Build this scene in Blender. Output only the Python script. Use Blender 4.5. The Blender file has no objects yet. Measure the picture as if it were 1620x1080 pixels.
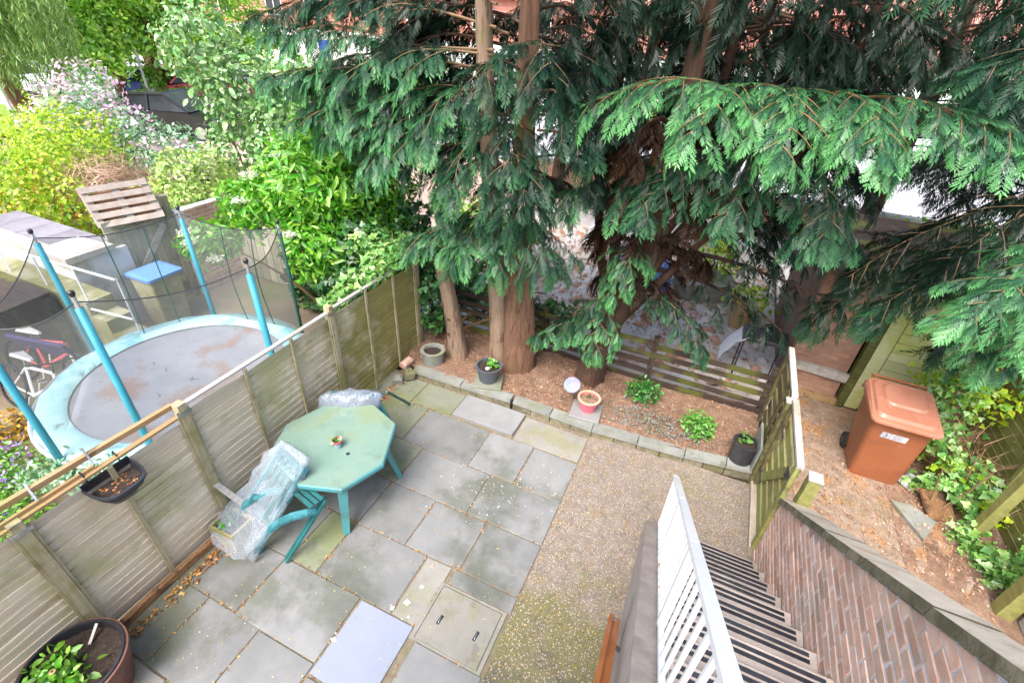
import bpy, math, random
import numpy as np
from mathutils import Vector, Matrix

rng = np.random.default_rng(11)
random.seed(5)
SC = bpy.context.scene
COL = SC.collection

# ------------------------------------------------------------------ camera, world, sun, exposure
cam_data = bpy.data.cameras.new('camera')
cam = bpy.data.objects.new('camera', cam_data)
COL.objects.link(cam)
cam_data.sensor_fit = 'HORIZONTAL'
cam_data.sensor_width = 36.0
cam_data.lens = 762.0 / 1620.0 * 36.0
cam_data.clip_start = 0.05
cam_data.clip_end = 600.0
_yaw, _pitch, _roll = (math.radians(a) for a in (-22.2, 34.0, 3.6))
_f = Vector((math.sin(_yaw) * math.cos(_pitch), math.cos(_yaw) * math.cos(_pitch), -math.sin(_pitch)))
_r = Vector((math.cos(_yaw), -math.sin(_yaw), 0))
_u = _r.cross(_f)
_r2 = math.cos(_roll) * _r + math.sin(_roll) * _u
_u2 = -math.sin(_roll) * _r + math.cos(_roll) * _u
cam.matrix_world = Matrix(((_r2.x, _u2.x, -_f.x, 0), (_r2.y, _u2.y, -_f.y, 0), (_r2.z, _u2.z, -_f.z, 4.46), (0, 0, 0, 1)))
SC.camera = cam

SUN_EL, SUN_AZ = math.radians(57), math.radians(186)      # azimuth from +Y, clockwise
world = bpy.data.worlds.new('World')
SC.world = world
world.use_nodes = True
wn = world.node_tree
wn.nodes.clear()
sky = wn.nodes.new('ShaderNodeTexSky')
sky.sky_type = 'NISHITA'
sky.sun_disc = False
sky.sun_elevation = SUN_EL
sky.sun_rotation = SUN_AZ
sky.dust_density = 4.0
sky.ozone_density = 1.0
bg = wn.nodes.new('ShaderNodeBackground')
bg.inputs['Strength'].default_value = 0.15
wo = wn.nodes.new('ShaderNodeOutputWorld')
wn.links.new(sky.outputs[0], bg.inputs[0])
wn.links.new(bg.outputs[0], wo.inputs[0])
sd = bpy.data.lights.new('sun', 'SUN')
sd.energy = 1.5
sd.angle = math.radians(35)
sd.color = (1.0, 0.96, 0.9)
sun = bpy.data.objects.new('sun', sd)
COL.objects.link(sun)
_sv = Vector((math.sin(SUN_AZ) * math.cos(SUN_EL), math.cos(SUN_AZ) * math.cos(SUN_EL), math.sin(SUN_EL)))
sun.rotation_euler = _sv.to_track_quat('Z', 'Y').to_euler()
sun.location = (0, 0, 30)
SC.view_settings.view_transform = 'Standard'
SC.view_settings.look = 'None'
SC.view_settings.exposure = 1.52
SC.view_settings.gamma = 1.0
SC.view_settings.use_curve_mapping = False
SC.render.engine = 'CYCLES'
SC.cycles.max_bounces = 6
SC.cycles.diffuse_bounces = 3
SC.cycles.transparent_max_bounces = 12
SC.cycles.use_denoising = True

# ------------------------------------------------------------------ materials
def new_mat(name):
    m = bpy.data.materials.new(name)
    m.use_nodes = True
    m.node_tree.nodes.clear()
    return m, m.node_tree.nodes, m.node_tree.links

def rgb(c):
    return (c[0], c[1], c[2], 1.0)

def mix_col(N, L, fac, a, b):
    n = N.new('ShaderNodeMix')
    n.data_type = 'RGBA'
    for s, v in ((n.inputs['Factor'], fac), (n.inputs['A'], a), (n.inputs['B'], b)):
        if isinstance(v, (int, float)):
            s.default_value = v
        elif isinstance(v, tuple):
            s.default_value = rgb(v)
        else:
            L.new(v, s)
    return n.outputs['Result']

def maths(N, L, op, a, b=None, clamp=False):
    n = N.new('ShaderNodeMath')
    n.operation = op
    n.use_clamp = clamp
    for s, v in ((n.inputs[0], a), (n.inputs[1], b)):
        if v is None:
            continue
        if isinstance(v, (int, float)):
            s.default_value = v
        else:
            L.new(v, s)
    return n.outputs[0]

def position(N, L, perobj=False, scale=None):
    g = N.new('ShaderNodeNewGeometry')
    v = g.outputs['Position']
    if perobj:
        oi = N.new('ShaderNodeObjectInfo')
        a = N.new('ShaderNodeVectorMath')
        a.operation = 'ADD'
        L.new(v, a.inputs[0])
        s = N.new('ShaderNodeVectorMath')
        s.operation = 'SCALE'
        s.inputs[0].default_value = (37, 53, 71)
        L.new(oi.outputs['Random'], s.inputs['Scale'])
        L.new(s.outputs[0], a.inputs[1])
        v = a.outputs[0]
    if scale:
        mp = N.new('ShaderNodeMapping')
        mp.inputs['Scale'].default_value = scale
        L.new(v, mp.inputs[0])
        v = mp.outputs[0]
    return v

def noise(N, L, vec, scale, detail=6, rough=0.6):
    n = N.new('ShaderNodeTexNoise')
    n.inputs['Scale'].default_value = scale
    n.inputs['Detail'].default_value = detail
    n.inputs['Roughness'].default_value = rough
    L.new(vec, n.inputs['Vector'])
    return n.outputs['Fac']

def ramp(N, L, fac, lo, hi):
    n = N.new('ShaderNodeMapRange')
    n.interpolation_type = 'SMOOTHSTEP'
    n.inputs['From Min'].default_value = lo
    n.inputs['From Max'].default_value = hi
    L.new(fac, n.inputs['Value'])
    return n.outputs['Result']

def M(name, c1, c2, scale=4.0, stretch=None, rough=0.75, stains=(), specks=(), jitter=0.25, bump=0.3, bscale=40.0,
      perobj=True, grad=None, coat=0.0, metallic=0.0, rough_var=0.15, bdist=0.01, spec=0.5):
    """stains: (colour, scale, lo, hi, amount); specks: (colour, scale, size); grad: (axis, from, to, colour, noise scale)"""
    m, N, L = new_mat(name)
    out = N.new('ShaderNodeOutputMaterial')
    p = N.new('ShaderNodeBsdfPrincipled')
    L.new(p.outputs[0], out.inputs[0])
    vec = position(N, L, perobj, stretch)
    wv = position(N, L, False)
    nf = noise(N, L, vec, scale, 9, 0.65)
    col = mix_col(N, L, ramp(N, L, nf, 0.3, 0.7), c1, c2)
    for st in stains:
        c, s, lo, hi, am = st[:5]
        v2 = position(N, L, False, st[5]) if len(st) > 5 else wv
        f = ramp(N, L, noise(N, L, v2, s, 7, 0.62), lo, hi)
        col = mix_col(N, L, maths(N, L, 'MULTIPLY', f, am), col, c)
    for ax, a, b, c, s in ([] if not grad else (grad if isinstance(grad, list) else [grad])):
        sx = N.new('ShaderNodeSeparateXYZ')
        L.new(wv, sx.inputs[0])
        g = N.new('ShaderNodeMapRange')
        g.inputs['From Min'].default_value = a
        g.inputs['From Max'].default_value = b
        L.new(sx.outputs[ax], g.inputs['Value'])
        t = maths(N, L, 'ADD', maths(N, L, 'MULTIPLY', noise(N, L, wv, s, 7, 0.65), 2.2), maths(N, L, 'SUBTRACT', g.outputs[0], 1.55))
        col = mix_col(N, L, maths(N, L, 'MULTIPLY', maths(N, L, 'MULTIPLY', t, 2.0, True), 0.85), col, c)
    for c, s, size in specks:
        vo = N.new('ShaderNodeTexVoronoi')
        vo.inputs['Scale'].default_value = s
        L.new(wv, vo.inputs['Vector'])
        f = ramp(N, L, vo.outputs['Distance'], size, size * 0.6)
        sep = N.new('ShaderNodeSeparateColor')
        L.new(vo.outputs['Color'], sep.inputs[0])
        keep = ramp(N, L, sep.outputs[0], 0.45, 0.55)
        col = mix_col(N, L, maths(N, L, 'MULTIPLY', f, keep), col, c)
    oi = N.new('ShaderNodeObjectInfo')
    hs = N.new('ShaderNodeHueSaturation')
    L.new(col, hs.inputs['Color'])
    L.new(maths(N, L, 'ADD', maths(N, L, 'MULTIPLY', oi.outputs['Random'], 2 * jitter), 1 - jitter), hs.inputs['Value'])
    L.new(hs.outputs[0], p.inputs['Base Color'])
    rf = noise(N, L, wv, 3.0, 5)
    L.new(maths(N, L, 'ADD', maths(N, L, 'MULTIPLY', rf, 2 * rough_var), rough - rough_var, True), p.inputs['Roughness'])
    p.inputs['Metallic'].default_value = metallic
    p.inputs['Coat Weight'].default_value = coat
    p.inputs['Specular IOR Level'].default_value = spec
    if bump:
        b = N.new('ShaderNodeBump')
        b.inputs['Strength'].default_value = bump
        b.inputs['Distance'].default_value = bdist
        L.new(noise(N, L, vec, bscale, 8, 0.7), b.inputs['Height'])
        L.new(b.outputs[0], p.inputs['Normal'])
    return m

def LEAF(name, dark, mid, tip, hue=0.03, val=0.35, trans=0.3, gloss=0.05, rough=0.4):
    m, N, L = new_mat(name)
    out = N.new('ShaderNodeOutputMaterial')
    at = N.new('ShaderNodeAttribute')
    at.attribute_name = 'tone'
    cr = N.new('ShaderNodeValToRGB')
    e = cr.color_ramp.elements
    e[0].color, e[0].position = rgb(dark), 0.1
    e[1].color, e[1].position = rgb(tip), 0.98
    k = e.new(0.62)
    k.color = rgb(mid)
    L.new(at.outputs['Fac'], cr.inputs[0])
    g = N.new('ShaderNodeNewGeometry')
    hs = N.new('ShaderNodeHueSaturation')
    L.new(cr.outputs[0], hs.inputs['Color'])
    r = g.outputs['Random Per Island']
    L.new(maths(N, L, 'ADD', maths(N, L, 'MULTIPLY', r, 2 * val), 1 - val), hs.inputs['Value'])
    r2 = maths(N, L, 'FRACT', maths(N, L, 'MULTIPLY', r, 17.3))
    L.new(maths(N, L, 'ADD', maths(N, L, 'MULTIPLY', r2, 2 * hue), 0.5 - hue), hs.inputs['Hue'])
    d = N.new('ShaderNodeBsdfDiffuse')
    t = N.new('ShaderNodeBsdfTranslucent')
    gl = N.new('ShaderNodeBsdfGlossy')
    gl.inputs['Roughness'].default_value = rough
    gl.inputs['Color'].default_value = (1, 1, 1, 1)
    L.new(hs.outputs[0], d.inputs[0])
    L.new(hs.outputs[0], t.inputs[0])
    a = N.new('ShaderNodeMixShader')
    a.inputs[0].default_value = trans
    L.new(d.outputs[0], a.inputs[1])
    L.new(t.outputs[0], a.inputs[2])
    b = N.new('ShaderNodeMixShader')
    b.inputs[0].default_value = gloss
    L.new(a.outputs[0], b.inputs[1])
    L.new(gl.outputs[0], b.inputs[2])
    L.new(b.outputs[0], out.inputs[0])
    return m

def SHEER(name, colour, opacity, rough=0.3, spec=0.5, wrinkle=0.0, film=0.4):
    """thin plastic film or netting: part of the light goes straight through"""
    m, N, L = new_mat(name)
    out = N.new('ShaderNodeOutputMaterial')
    p = N.new('ShaderNodeBsdfPrincipled')
    p.inputs['Base Color'].default_value = rgb(colour)
    p.inputs['Roughness'].default_value = rough
    p.inputs['Specular IOR Level'].default_value = spec
    t = N.new('ShaderNodeBsdfTransparent')
    mx = N.new('ShaderNodeMixShader')
    v = position(N, L)
    lw = N.new('ShaderNodeLayerWeight')
    lw.inputs['Blend'].default_value = 0.35
    L.new(maths(N, L, 'ADD', maths(N, L, 'MULTIPLY', lw.outputs['Facing'], film), opacity, True), mx.inputs[0])
    if wrinkle:
        b = N.new('ShaderNodeBump')
        b.inputs['Strength'].default_value = wrinkle
        b.inputs['Distance'].default_value = 0.03
        w = N.new('ShaderNodeTexNoise')
        w.inputs['Scale'].default_value = 14
        w.inputs['Detail'].default_value = 4
        w.inputs['Distortion'].default_value = 2.0
        L.new(v, w.inputs['Vector'])
        L.new(w.outputs['Fac'], b.inputs['Height'])
        L.new(b.outputs[0], p.inputs['Normal'])
    L.new(t.outputs[0], mx.inputs[1])
    L.new(p.outputs[0], mx.inputs[2])
    L.new(mx.outputs[0], out.inputs[0])
    return m

# ------------------------------------------------------------------ mesh and object helpers
class MB:
    def __init__(s):
        s.v, s.f, s.smooth = [], [], False
    def add(s, vs, fs):
        o = len(s.v)
        s.v += [tuple(v) for v in vs]
        s.f += [tuple(i + o for i in f) for f in fs]
        return s
    def hexa(s, a, b):
        """a: 4 lower corners counter-clockwise, b: 4 upper corners"""
        return s.add(list(a) + list(b), [(3, 2, 1, 0), (4, 5, 6, 7), (0, 1, 5, 4), (1, 2, 6, 5), (2, 3, 7, 6), (3, 0, 4, 7)])
    def box(s, x0, x1, y0, y1, z0, z1):
        return s.hexa([(x0, y0, z0), (x1, y0, z0), (x1, y1, z0), (x0, y1, z0)], [(x0, y0, z1), (x1, y0, z1), (x1, y1, z1), (x0, y1, z1)])
    def cbox(s, c, size, mat=None, bev=0.0):
        """box about c, optionally rotated; bev chamfers the top edges"""
        hx, hy, hz = (d / 2 for d in size)
        m = mat or Matrix.Identity(3)
        T = lambda p: tuple(Vector(c) + m @ Vector(p))
        if bev <= 0:
            return s.hexa([T(p) for p in ((-hx, -hy, -hz), (hx, -hy, -hz), (hx, hy, -hz), (-hx, hy, -hz))],
                          [T(p) for p in ((-hx, -hy, hz), (hx, -hy, hz), (hx, hy, hz), (-hx, hy, hz))])
        b = bev
        rings = [(-hz, 0), (hz - b, 0), (hz, b)]
        vs = []
        for z, i in rings:
            for x, y in ((-hx + i, -hy + i), (hx - i, -hy + i), (hx - i, hy - i), (-hx + i, hy - i)):
                vs.append(T((x, y, z)))
        fs = [(3, 2, 1, 0), (8, 9, 10, 11)]
        for k in (0, 4):
            for i in range(4):
                j = (i + 1) % 4
                fs.append((k + i, k + j, k + 4 + j, k + 4 + i))
        return s.add(vs, fs)
    def beam(s, p, q, w, h, up=(0, 0, 1)):
        """rectangular bar from p to q, w across and h along up"""
        p, q = Vector(p), Vector(q)
        d = (q - p).normalized()
        sdv = d.cross(Vector(up)).normalized()
        u = sdv.cross(d)
        c = lambda b, i, j: tuple(b + sdv * (i * w / 2) + u * (j * h / 2))
        return s.hexa([c(p, -1, -1), c(p, 1, -1), c(p, 1, 1), c(p, -1, 1)], [c(q, -1, -1), c(q, 1, -1), c(q, 1, 1), c(q, -1, 1)])
    def tube(s, pts, radii, n=8, cap=True):
        pts = [Vector(p) for p in pts]
        if not isinstance(radii, (list, tuple)):
            radii = [radii] * len(pts)
        vs, fs = [], []
        ref = None
        for i, p in enumerate(pts):
            d = (pts[min(i + 1, len(pts) - 1)] - pts[max(i - 1, 0)]).normalized()
            if ref is None:
                ref = Vector((0, 0, 1)) if abs(d.z) < 0.9 else Vector((1, 0, 0))
            a = d.cross(ref).normalized()
            b = a.cross(d).normalized()
            ref = b
            for k in range(n):
                t = 2 * math.pi * k / n
                vs.append(tuple(p + (a * math.cos(t) + b * math.sin(t)) * radii[i]))
        for i in range(len(pts) - 1):
            for k in range(n):
                fs.append((i * n + k, i * n + (k + 1) % n, (i + 1) * n + (k + 1) % n, (i + 1) * n + k))
        if cap:
            fs.append(tuple(range(n - 1, -1, -1)))
            fs.append(tuple(range((len(pts) - 1) * n, len(pts) * n)))
        return s.add(vs, fs)
    def lathe(s, c, prof, n=24, ex=1.0, ey=1.0, rot=0.0, close=True):
        """prof: (radius, z) from the outside bottom up and over"""
        vs, fs = [], []
        for r, z in prof:
            for k in range(n):
                t = 2 * math.pi * k / n
                x, y = r * ex * math.cos(t), r * ey * math.sin(t)
                vs.append((c[0] + x * math.cos(rot) - y * math.sin(rot), c[1] + x * math.sin(rot) + y * math.cos(rot), c[2] + z))
        for i in range(len(prof) - 1):
            for k in range(n):
                fs.append((i * n + k, i * n + (k + 1) % n, (i + 1) * n + (k + 1) % n, (i + 1) * n + k))
        if close:
            fs.append(tuple(range(n - 1, -1, -1)))
            fs.append(tuple(range((len(prof) - 1) * n, len(prof) * n)))
        return s.add(vs, fs)
    def prism(s, poly, z0, z1, axis='z', inset=0.0):
        """polygon extruded along an axis; for 'x' the polygon holds (y, z)"""
        n = len(poly)
        P = (lambda p, h: (p[0], p[1], h)) if axis == 'z' else ((lambda p, h: (h, p[0], p[1])) if axis == 'x' else (lambda p, h: (p[0], h, p[1])))
        vs = [P(p, z0) for p in poly] + [P(p, z1) for p in poly]
        fs = [tuple(range(n - 1, -1, -1)), tuple(range(n, 2 * n))] + [(i, (i + 1) % n, n + (i + 1) % n, n + i) for i in range(n)]
        return s.add(vs, fs)
    def mesh(s, name, org=(0, 0, 0)):
        me = bpy.data.meshes.new(name)
        ox, oy, oz = org
        me.from_pydata([(x - ox, y - oy, z - oz) for x, y, z in s.v], [], s.f)
        if s.smooth:
            me.shade_smooth()
        me.update()
        return me

ORG = {}
def finish(o, mat=None, parent=None, label=None, cat=None, group=None, kind=None):
    COL.objects.link(o)
    if mat is not None and o.data and not o.data.materials:
        o.data.materials.append(mat)
    if parent is not None:
        o.parent = parent
    if label: o['label'] = label
    if cat: o['category'] = cat
    if group: o['group'] = group
    if kind: o['kind'] = kind
    return o

def org_of(parent):
    return ORG.get(parent.name, Vector((0, 0, 0))) if parent is not None else Vector((0, 0, 0))

def put(name, mb, mat, parent=None, smooth=False, **kw):
    """link a world-space mesh as one object"""
    mb.smooth = smooth
    org = org_of(parent)
    o = bpy.data.objects.new(name, mb.mesh(name, org))
    finish(o, mat, parent, **kw)
    ORG[o.name] = org
    return o

def inst(name, me, mat, parent, loc, rot=None, **kw):
    """another piece that shares mesh data; loc is in world space"""
    o = bpy.data.objects.new(name, me)
    o.location = Vector(loc) - org_of(parent)
    if rot is not None:
        o.rotation_euler = rot
    return finish(o, mat, parent, **kw)

def thing(name, loc, label, cat, group=None):
    o = bpy.data.objects.new(name, None)
    o.location = loc
    o.empty_display_size = 0.1
    finish(o, None, None, label, cat, group)
    ORG[o.name] = Vector(loc)
    return o

def raw_mesh(name, V, F, tone=None, org=(0, 0, 0)):
    """V (n,3) array, F (m,k) array of equal faces"""
    me = bpy.data.meshes.new(name)
    V = np.asarray(V, dtype=np.float32) - np.asarray(org, dtype=np.float32)
    F = np.asarray(F, dtype=np.int32)
    me.vertices.add(len(V))
    me.vertices.foreach_set('co', V.ravel())
    k = F.shape[1]
    me.loops.add(F.size)
    me.loops.foreach_set('vertex_index', F.ravel())
    me.polygons.add(len(F))
    me.polygons.foreach_set('loop_start', np.arange(0, F.size, k, dtype=np.int32))
    if tone is not None:
        at = me.attributes.new('tone', 'FLOAT', 'POINT')
        at.data.foreach_set('value', np.asarray(tone, dtype=np.float32))
    me.update(calc_edges=True)
    return me

def put_raw(name, V, F, mat, parent=None, tone=None, **kw):
    org = org_of(parent)
    o = bpy.data.objects.new(name, raw_mesh(name, V, F, tone, org))
    finish(o, mat, parent, **kw)
    ORG[o.name] = org
    return o

def unit(a):
    return a / np.maximum(np.linalg.norm(a, axis=-1, keepdims=True), 1e-9)

def frames(d, up):
    """rotation matrices with columns along, side, normal"""
    d = unit(d)
    s = unit(np.cross(up, d))
    n = np.cross(d, s)
    return np.stack([d, s, n], axis=-1)

def stamp(template, R, P, S):
    """copies of a template (verts, faces, tone) at frames R, points P, sizes S"""
    tv, tf, tt = template
    V = np.einsum('nij,kj->nki', R, tv) * S[:, None, None] + P[:, None, :]
    n, k = len(P), len(tv)
    F = tf[None, :, :] + (np.arange(n) * k)[:, None, None]
    return V.reshape(-1, 3), F.reshape(-1, tf.shape[1]), np.tile(tt, n)

# leaf templates: along +x, flat in xy
def oval_leaf():
    v = np.array([(0, 0, 0), (0.3, 0.26, 0.07), (0.72, 0.22, 0.05), (1, 0, -0.06), (0.72, -0.22, 0.05), (0.3, -0.26, 0.07), (0.45, 0, 0)], float)
    f = np.array([(0, 6, 2, 1), (6, 3, 3, 2), (0, 5, 4, 6), (6, 4, 3, 3)])
    f = np.array([(0, 6, 1), (1, 6, 2), (6, 3, 2), (0, 5, 6), (5, 4, 6), (6, 4, 3)])
    return v, f, np.array([.2, .5, .6, .8, .6, .5, .5])
def diamond_leaf():
    v = np.array([(0, 0, 0), (0.5, 0.3, 0.06), (1, 0, -0.05), (0.5, -0.3, 0.06)], float)
    return v, np.array([(0, 2, 1), (0, 3, 2)]), np.array([.3, .55, .75, .55])
def ivy_leaf():
    v = np.array([(0, 0, 0), (-0.12, 0.3, 0), (0.25, 0.55, .05), (0.45, 0.3, .08), (1, 0, -.05), (0.45, -0.3, .08), (0.25, -0.55, .05), (-0.12, -0.3, 0)], float)
    f = np.array([(0, 2, 1), (0, 3, 2), (0, 4, 3), (0, 5, 4), (0, 6, 5), (0, 7, 6)])
    return v, f, np.array([.25, .4, .6, .55, .8, .55, .6, .4])
def long_leaf():
    v = np.array([(0, 0, 0), (0.4, 0.09, 0.02), (1, 0, -0.1), (0.4, -0.09, 0.02)], float)
    return v, np.array([(0, 2, 1), (0, 3, 2)]), np.array([.3, .5, .8, .5])

def frond(n=10, sub=True, seed=0):
    """flat feathery conifer spray, length 1 along +x"""
    r = np.random.default_rng(seed)
    V, F, T = [], [], []
    def blade(p, ang, ln, w, t0, t1, z0=0.0, z1=0.0, simple=False):
        o = len(V)
        d = np.array((math.cos(ang), math.sin(ang)))
        s = np.array((-d[1], d[0]))
        if simple:
            q = p + d * ln
            for a, t, z in ((p - s * w, t0, z0), (p + d * ln * .3 + s * w, t0, z0), (q, t1, z1)):
                V.append((a[0], a[1], z))
                T.append(t)
            F.append((o, o + 1, o + 2))
            return d
        m = p + d * ln * 0.4
        q = p + d * ln
        for a, t, z in ((p - s * w * .45, t0, z0), (p + s * w * .45, t0, z0), (m + s * w, (t0 + t1) / 2, z0 + (z1 - z0) * .3), (q, t1, z1), (m - s * w, (t0 + t1) / 2, z0 + (z1 - z0) * .3)):
            V.append((a[0], a[1], z))
            T.append(t)
        F.extend([(o, o + 1, o + 2), (o, o + 2, o + 4), (o + 4, o + 2, o + 3)])
        return d
    for i in range(n):
        t = 0.06 + 0.86 * i / n
        z = -0.16 * t * t
        prof = (0.46 * (1 - t) ** 0.75 + 0.10) * min(1, 0.45 + 2.0 * t)
        for sg in (-1, 1):
            ang = sg * math.radians(r.uniform(36, 52))
            ln = prof * r.uniform(0.8, 1.15)
            p = np.array((t + r.uniform(-.02, .02), 0))
            dz = -r.uniform(.02, .16) * ln * 2
            d = blade(p, ang, ln, 0.022 if sub else 0.034, 0.15 + .4 * t, 0.55 + .4 * t, z, z + dz, not sub)
            if sub:
                for j, uu in enumerate((0.25, 0.45, 0.64, 0.82)):
                    for s2 in (-1, 1):
                        if ln * (1 - uu) < 0.03:
                            continue
                        blade(p + d * ln * uu, ang + s2 * math.radians(38), ln * (0.42 * (1.12 - uu)), 0.0145, 0.35 + .35 * t, 0.7 + .3 * t,
                              z + dz * uu, z + dz * uu - r.uniform(-.01, .03), True)
    blade(np.array((0.9, 0)), 0, 0.2, 0.025, .7, 1, -.13, -.2)
    return np.array(V), np.array(F), np.clip(np.array(T), 0, 1)
def bend(t, k, drop):
    v = t[0].copy()
    v[:, 1] += k * v[:, 0] ** 2
    v[:, 2] -= drop * v[:, 0] ** 2 + abs(v[:, 1]) * .22
    return v, t[1], t[2]
FROND_HI = [bend(frond(n_, True, s), k_, d_) for s, (n_, k_, d_) in enumerate(((9, .12, .05), (10, -.15, .2), (8, .22, .3), (9, -.05, .4), (10, .05, .12), (8, -.25, .25)))]
FROND_LO = [bend(frond(11, False, s + 9), (.15, -.2, .05)[s], (.1, .3, .2)[s]) for s in range(3)]
for _t in FROND_LO:
    _t[0][:, 1] *= 1.0

def scatter_fronds(P, D, S, up, lo=False, tone_shift=None):
    """P points, D directions, S sizes; returns stacked V, F, tone"""
    lib = FROND_LO if lo else FROND_HI
    pick = rng.integers(0, len(lib), len(P))
    Vs, Fs, Ts, base = [], [], [], 0
    R = frames(D, up)
    for k, t in enumerate(lib):
        i = np.where(pick == k)[0]
        if not len(i):
            continue
        V, F, T = stamp(t, R[i], P[i], S[i])
        if tone_shift is not None:
            T = np.clip(T + np.repeat(tone_shift[i], len(t[0])), 0, 1)
        Vs.append(V); Fs.append(F + base); Ts.append(T)
        base += len(V)
    return np.concatenate(Vs), np.concatenate(Fs), np.concatenate(Ts)

def join_raw(parts):
    Vs, Fs, Ts, base = [], [], [], 0
    for V, F, T in parts:
        Vs.append(V); Fs.append(F + base); Ts.append(T)
        base += len(V)
    return np.concatenate(Vs), np.concatenate(Fs), np.concatenate(Ts)

def blob_points(blobs, n, shell=0.45):
    """points in ellipsoids (x,y,z,rx,ry,rz), crowded towards their skins; also outward normals"""
    B = np.array(blobs, float)
    w = B[:, 3] * B[:, 4] + B[:, 4] * B[:, 5] + B[:, 3] * B[:, 5]
    k = rng.choice(len(B), n, p=w / w.sum())
    u = unit(rng.normal(size=(n, 3)))
    r = 1 - shell * rng.random(n) ** 1.4
    lump = 1 + 0.13 * np.sin(u[:, 0] * 7 + k) * np.sin(u[:, 1] * 6 + 2 * k) + 0.1 * np.sin(u[:, 2] * 9 + k * 3)
    P = B[k, :3] + u * B[k, 3:6] * (r * lump)[:, None]
    return P, unit(u / B[k, 3:6])

def leaves(template, P, Nrm, size, spread=0.9, droop=0.3, svar=0.35, tone_noise=0.25):
    n = len(P)
    up = unit(Nrm + rng.normal(size=(n, 3)) * spread * 0.55)
    d = unit(np.cross(up, rng.normal(size=(n, 3))) + Nrm * 0.35 + np.array((0, 0, -droop)))
    S = size * (1 + svar * rng.normal(size=n)).clip(0.4, 1.8)
    V, F, T = stamp(template, frames(d, up), P, S)
    T = np.clip(T + np.repeat(rng.normal(size=n) * tone_noise, len(template[0])), 0, 1)
    return V, F, T

def flakes(P, size, aspect=0.35, tilt=0.35, up=None):
    n = len(P)
    a = rng.random(n) * 2 * np.pi
    d = np.stack([np.cos(a), np.sin(a), rng.normal(size=n) * tilt * 0.5], -1)
    upv = unit(np.array((0, 0, 1.0)) + rng.normal(size=(n, 3)) * tilt)
    v = np.array([(-.5, 0, 0), (0, -aspect, .06), (.5, 0, 0), (0, aspect, .06)], float)
    S = size * (0.5 + rng.random(n))
    return stamp((v, np.array([(0, 1, 2), (0, 2, 3)]), rng.random(4)), frames(d, upv), P, S)

# ------------------------------------------------------------------ palette
m_ground = M('earth', (.16, .12, .08), (.28, .22, .15), 1.5, bump=.5, stains=[((.10, .14, .04), .6, .5, .65, .7)])
m_joint = M('joint_soil', (.13, .115, .085), (.21, .17, .115), 14, rough=.95, bump=.6, stains=[((.14, .15, .06), 2.0, .52, .62, .6)])
SLAB_STAIN = [((.085, .095, .06), 1.1, .48, .62, .65), ((.07, .075, .075), 1.2, .54, .70, .45), ((.30, .29, .27), 3.4, .58, .72, .35)]
m_slab = M('slate_slab', (.185, .19, .188), (.245, .25, .25), 2.2, rough=.46, jitter=.10, grad=('X', -2.2, -3.8, (.115, .125, .075), 1.3), stains=SLAB_STAIN, specks=[((.36, .36, .34), 60, .16)], bump=.25, bscale=70, bdist=.004, rough_var=.22)  # grad: damp moss with fence-base shading painted in, darker towards the fence
m_slab_pale = M('pale_blue_slab', (.235, .262, .33), (.27, .297, .37), 1.5, rough=.42, jitter=.04, stains=[((.22, .24, .28), 2.5, .6, .72, .4)], specks=[((.16, .17, .19), 40, .1)], bump=.12, bscale=90, bdist=.003)
m_slab_green = M('mossy_slab', (.17, .185, .135), (.225, .24, .19), 2.6, rough=.55, jitter=.12, stains=[((.15, .18, .06), 1.6, .46, .62, .6), ((.10, .11, .08), 2.4, .56, .66, .5)], bump=.25, bscale=60, bdist=.004)
m_slab_warm = M('worn_buff_slab', (.205, .20, .175), (.27, .26, .23), 3.0, rough=.65, jitter=.1, stains=[((.20, .20, .09), 2.6, .48, .62, .6), ((.14, .12, .1), 5, .58, .68, .5)], specks=[((.42, .39, .34), 90, .22)], bump=.4, bscale=110, bdist=.005)
m_slab_light = M('light_raised_slab', (.22, .225, .23), (.29, .295, .30), 2.4, rough=.6, jitter=.05, stains=[((.22, .21, .17), 2.6, .5, .64, .6)], specks=[((.2, .19, .17), 45, .12)], bump=.3, bscale=70, bdist=.004)
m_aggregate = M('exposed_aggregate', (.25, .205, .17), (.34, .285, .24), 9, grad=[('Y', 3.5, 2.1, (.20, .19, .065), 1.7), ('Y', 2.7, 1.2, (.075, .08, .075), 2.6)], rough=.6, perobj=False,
                stains=[((.34, .20, .08), 7, .56, .66, .5), ((.22, .21, .09), 1.3, .54, .68, .5)],
                specks=[((.52, .47, .42), 52, .42), ((.10, .08, .065), 67, .42), ((.42, .25, .12), 40, .28), ((.58, .54, .50), 24, .12)], bump=.8, bscale=90, bdist=.008)
m_soil = M('leafy_soil', (.22, .13, .085), (.37, .24, .165), 9, rough=.95, perobj=False, stains=[((.12, .07, .045), 1.2, .52, .66, .7), ((.30, .23, .18), 3, .58, .7, .5)], specks=[((.40, .22, .11), 70, .25), ((.08, .05, .03), 55, .25)], bump=1.0, bscale=60, bdist=.02)
m_alley = M('leaf_strewn_path', (.19, .14, .10), (.30, .23, .175), 8, rough=.75, perobj=False, stains=[((.36, .17, .06), 3, .5, .62, .7), ((.15, .14, .04), 1.5, .55, .66, .6), ((.33, .29, .26), 2.2, .56, .7, .5)], specks=[((.45, .40, .36), 60, .22), ((.10, .06, .04), 50, .25)], bump=.9, bscale=70, bdist=.012)
m_pot_soil = M('potting_soil', (.025, .016, .012), (.06, .04, .03), 30, rough=.95, bump=1, bscale=60, bdist=.02, specks=[((.3, .2, .12), 45, .15)])
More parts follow.
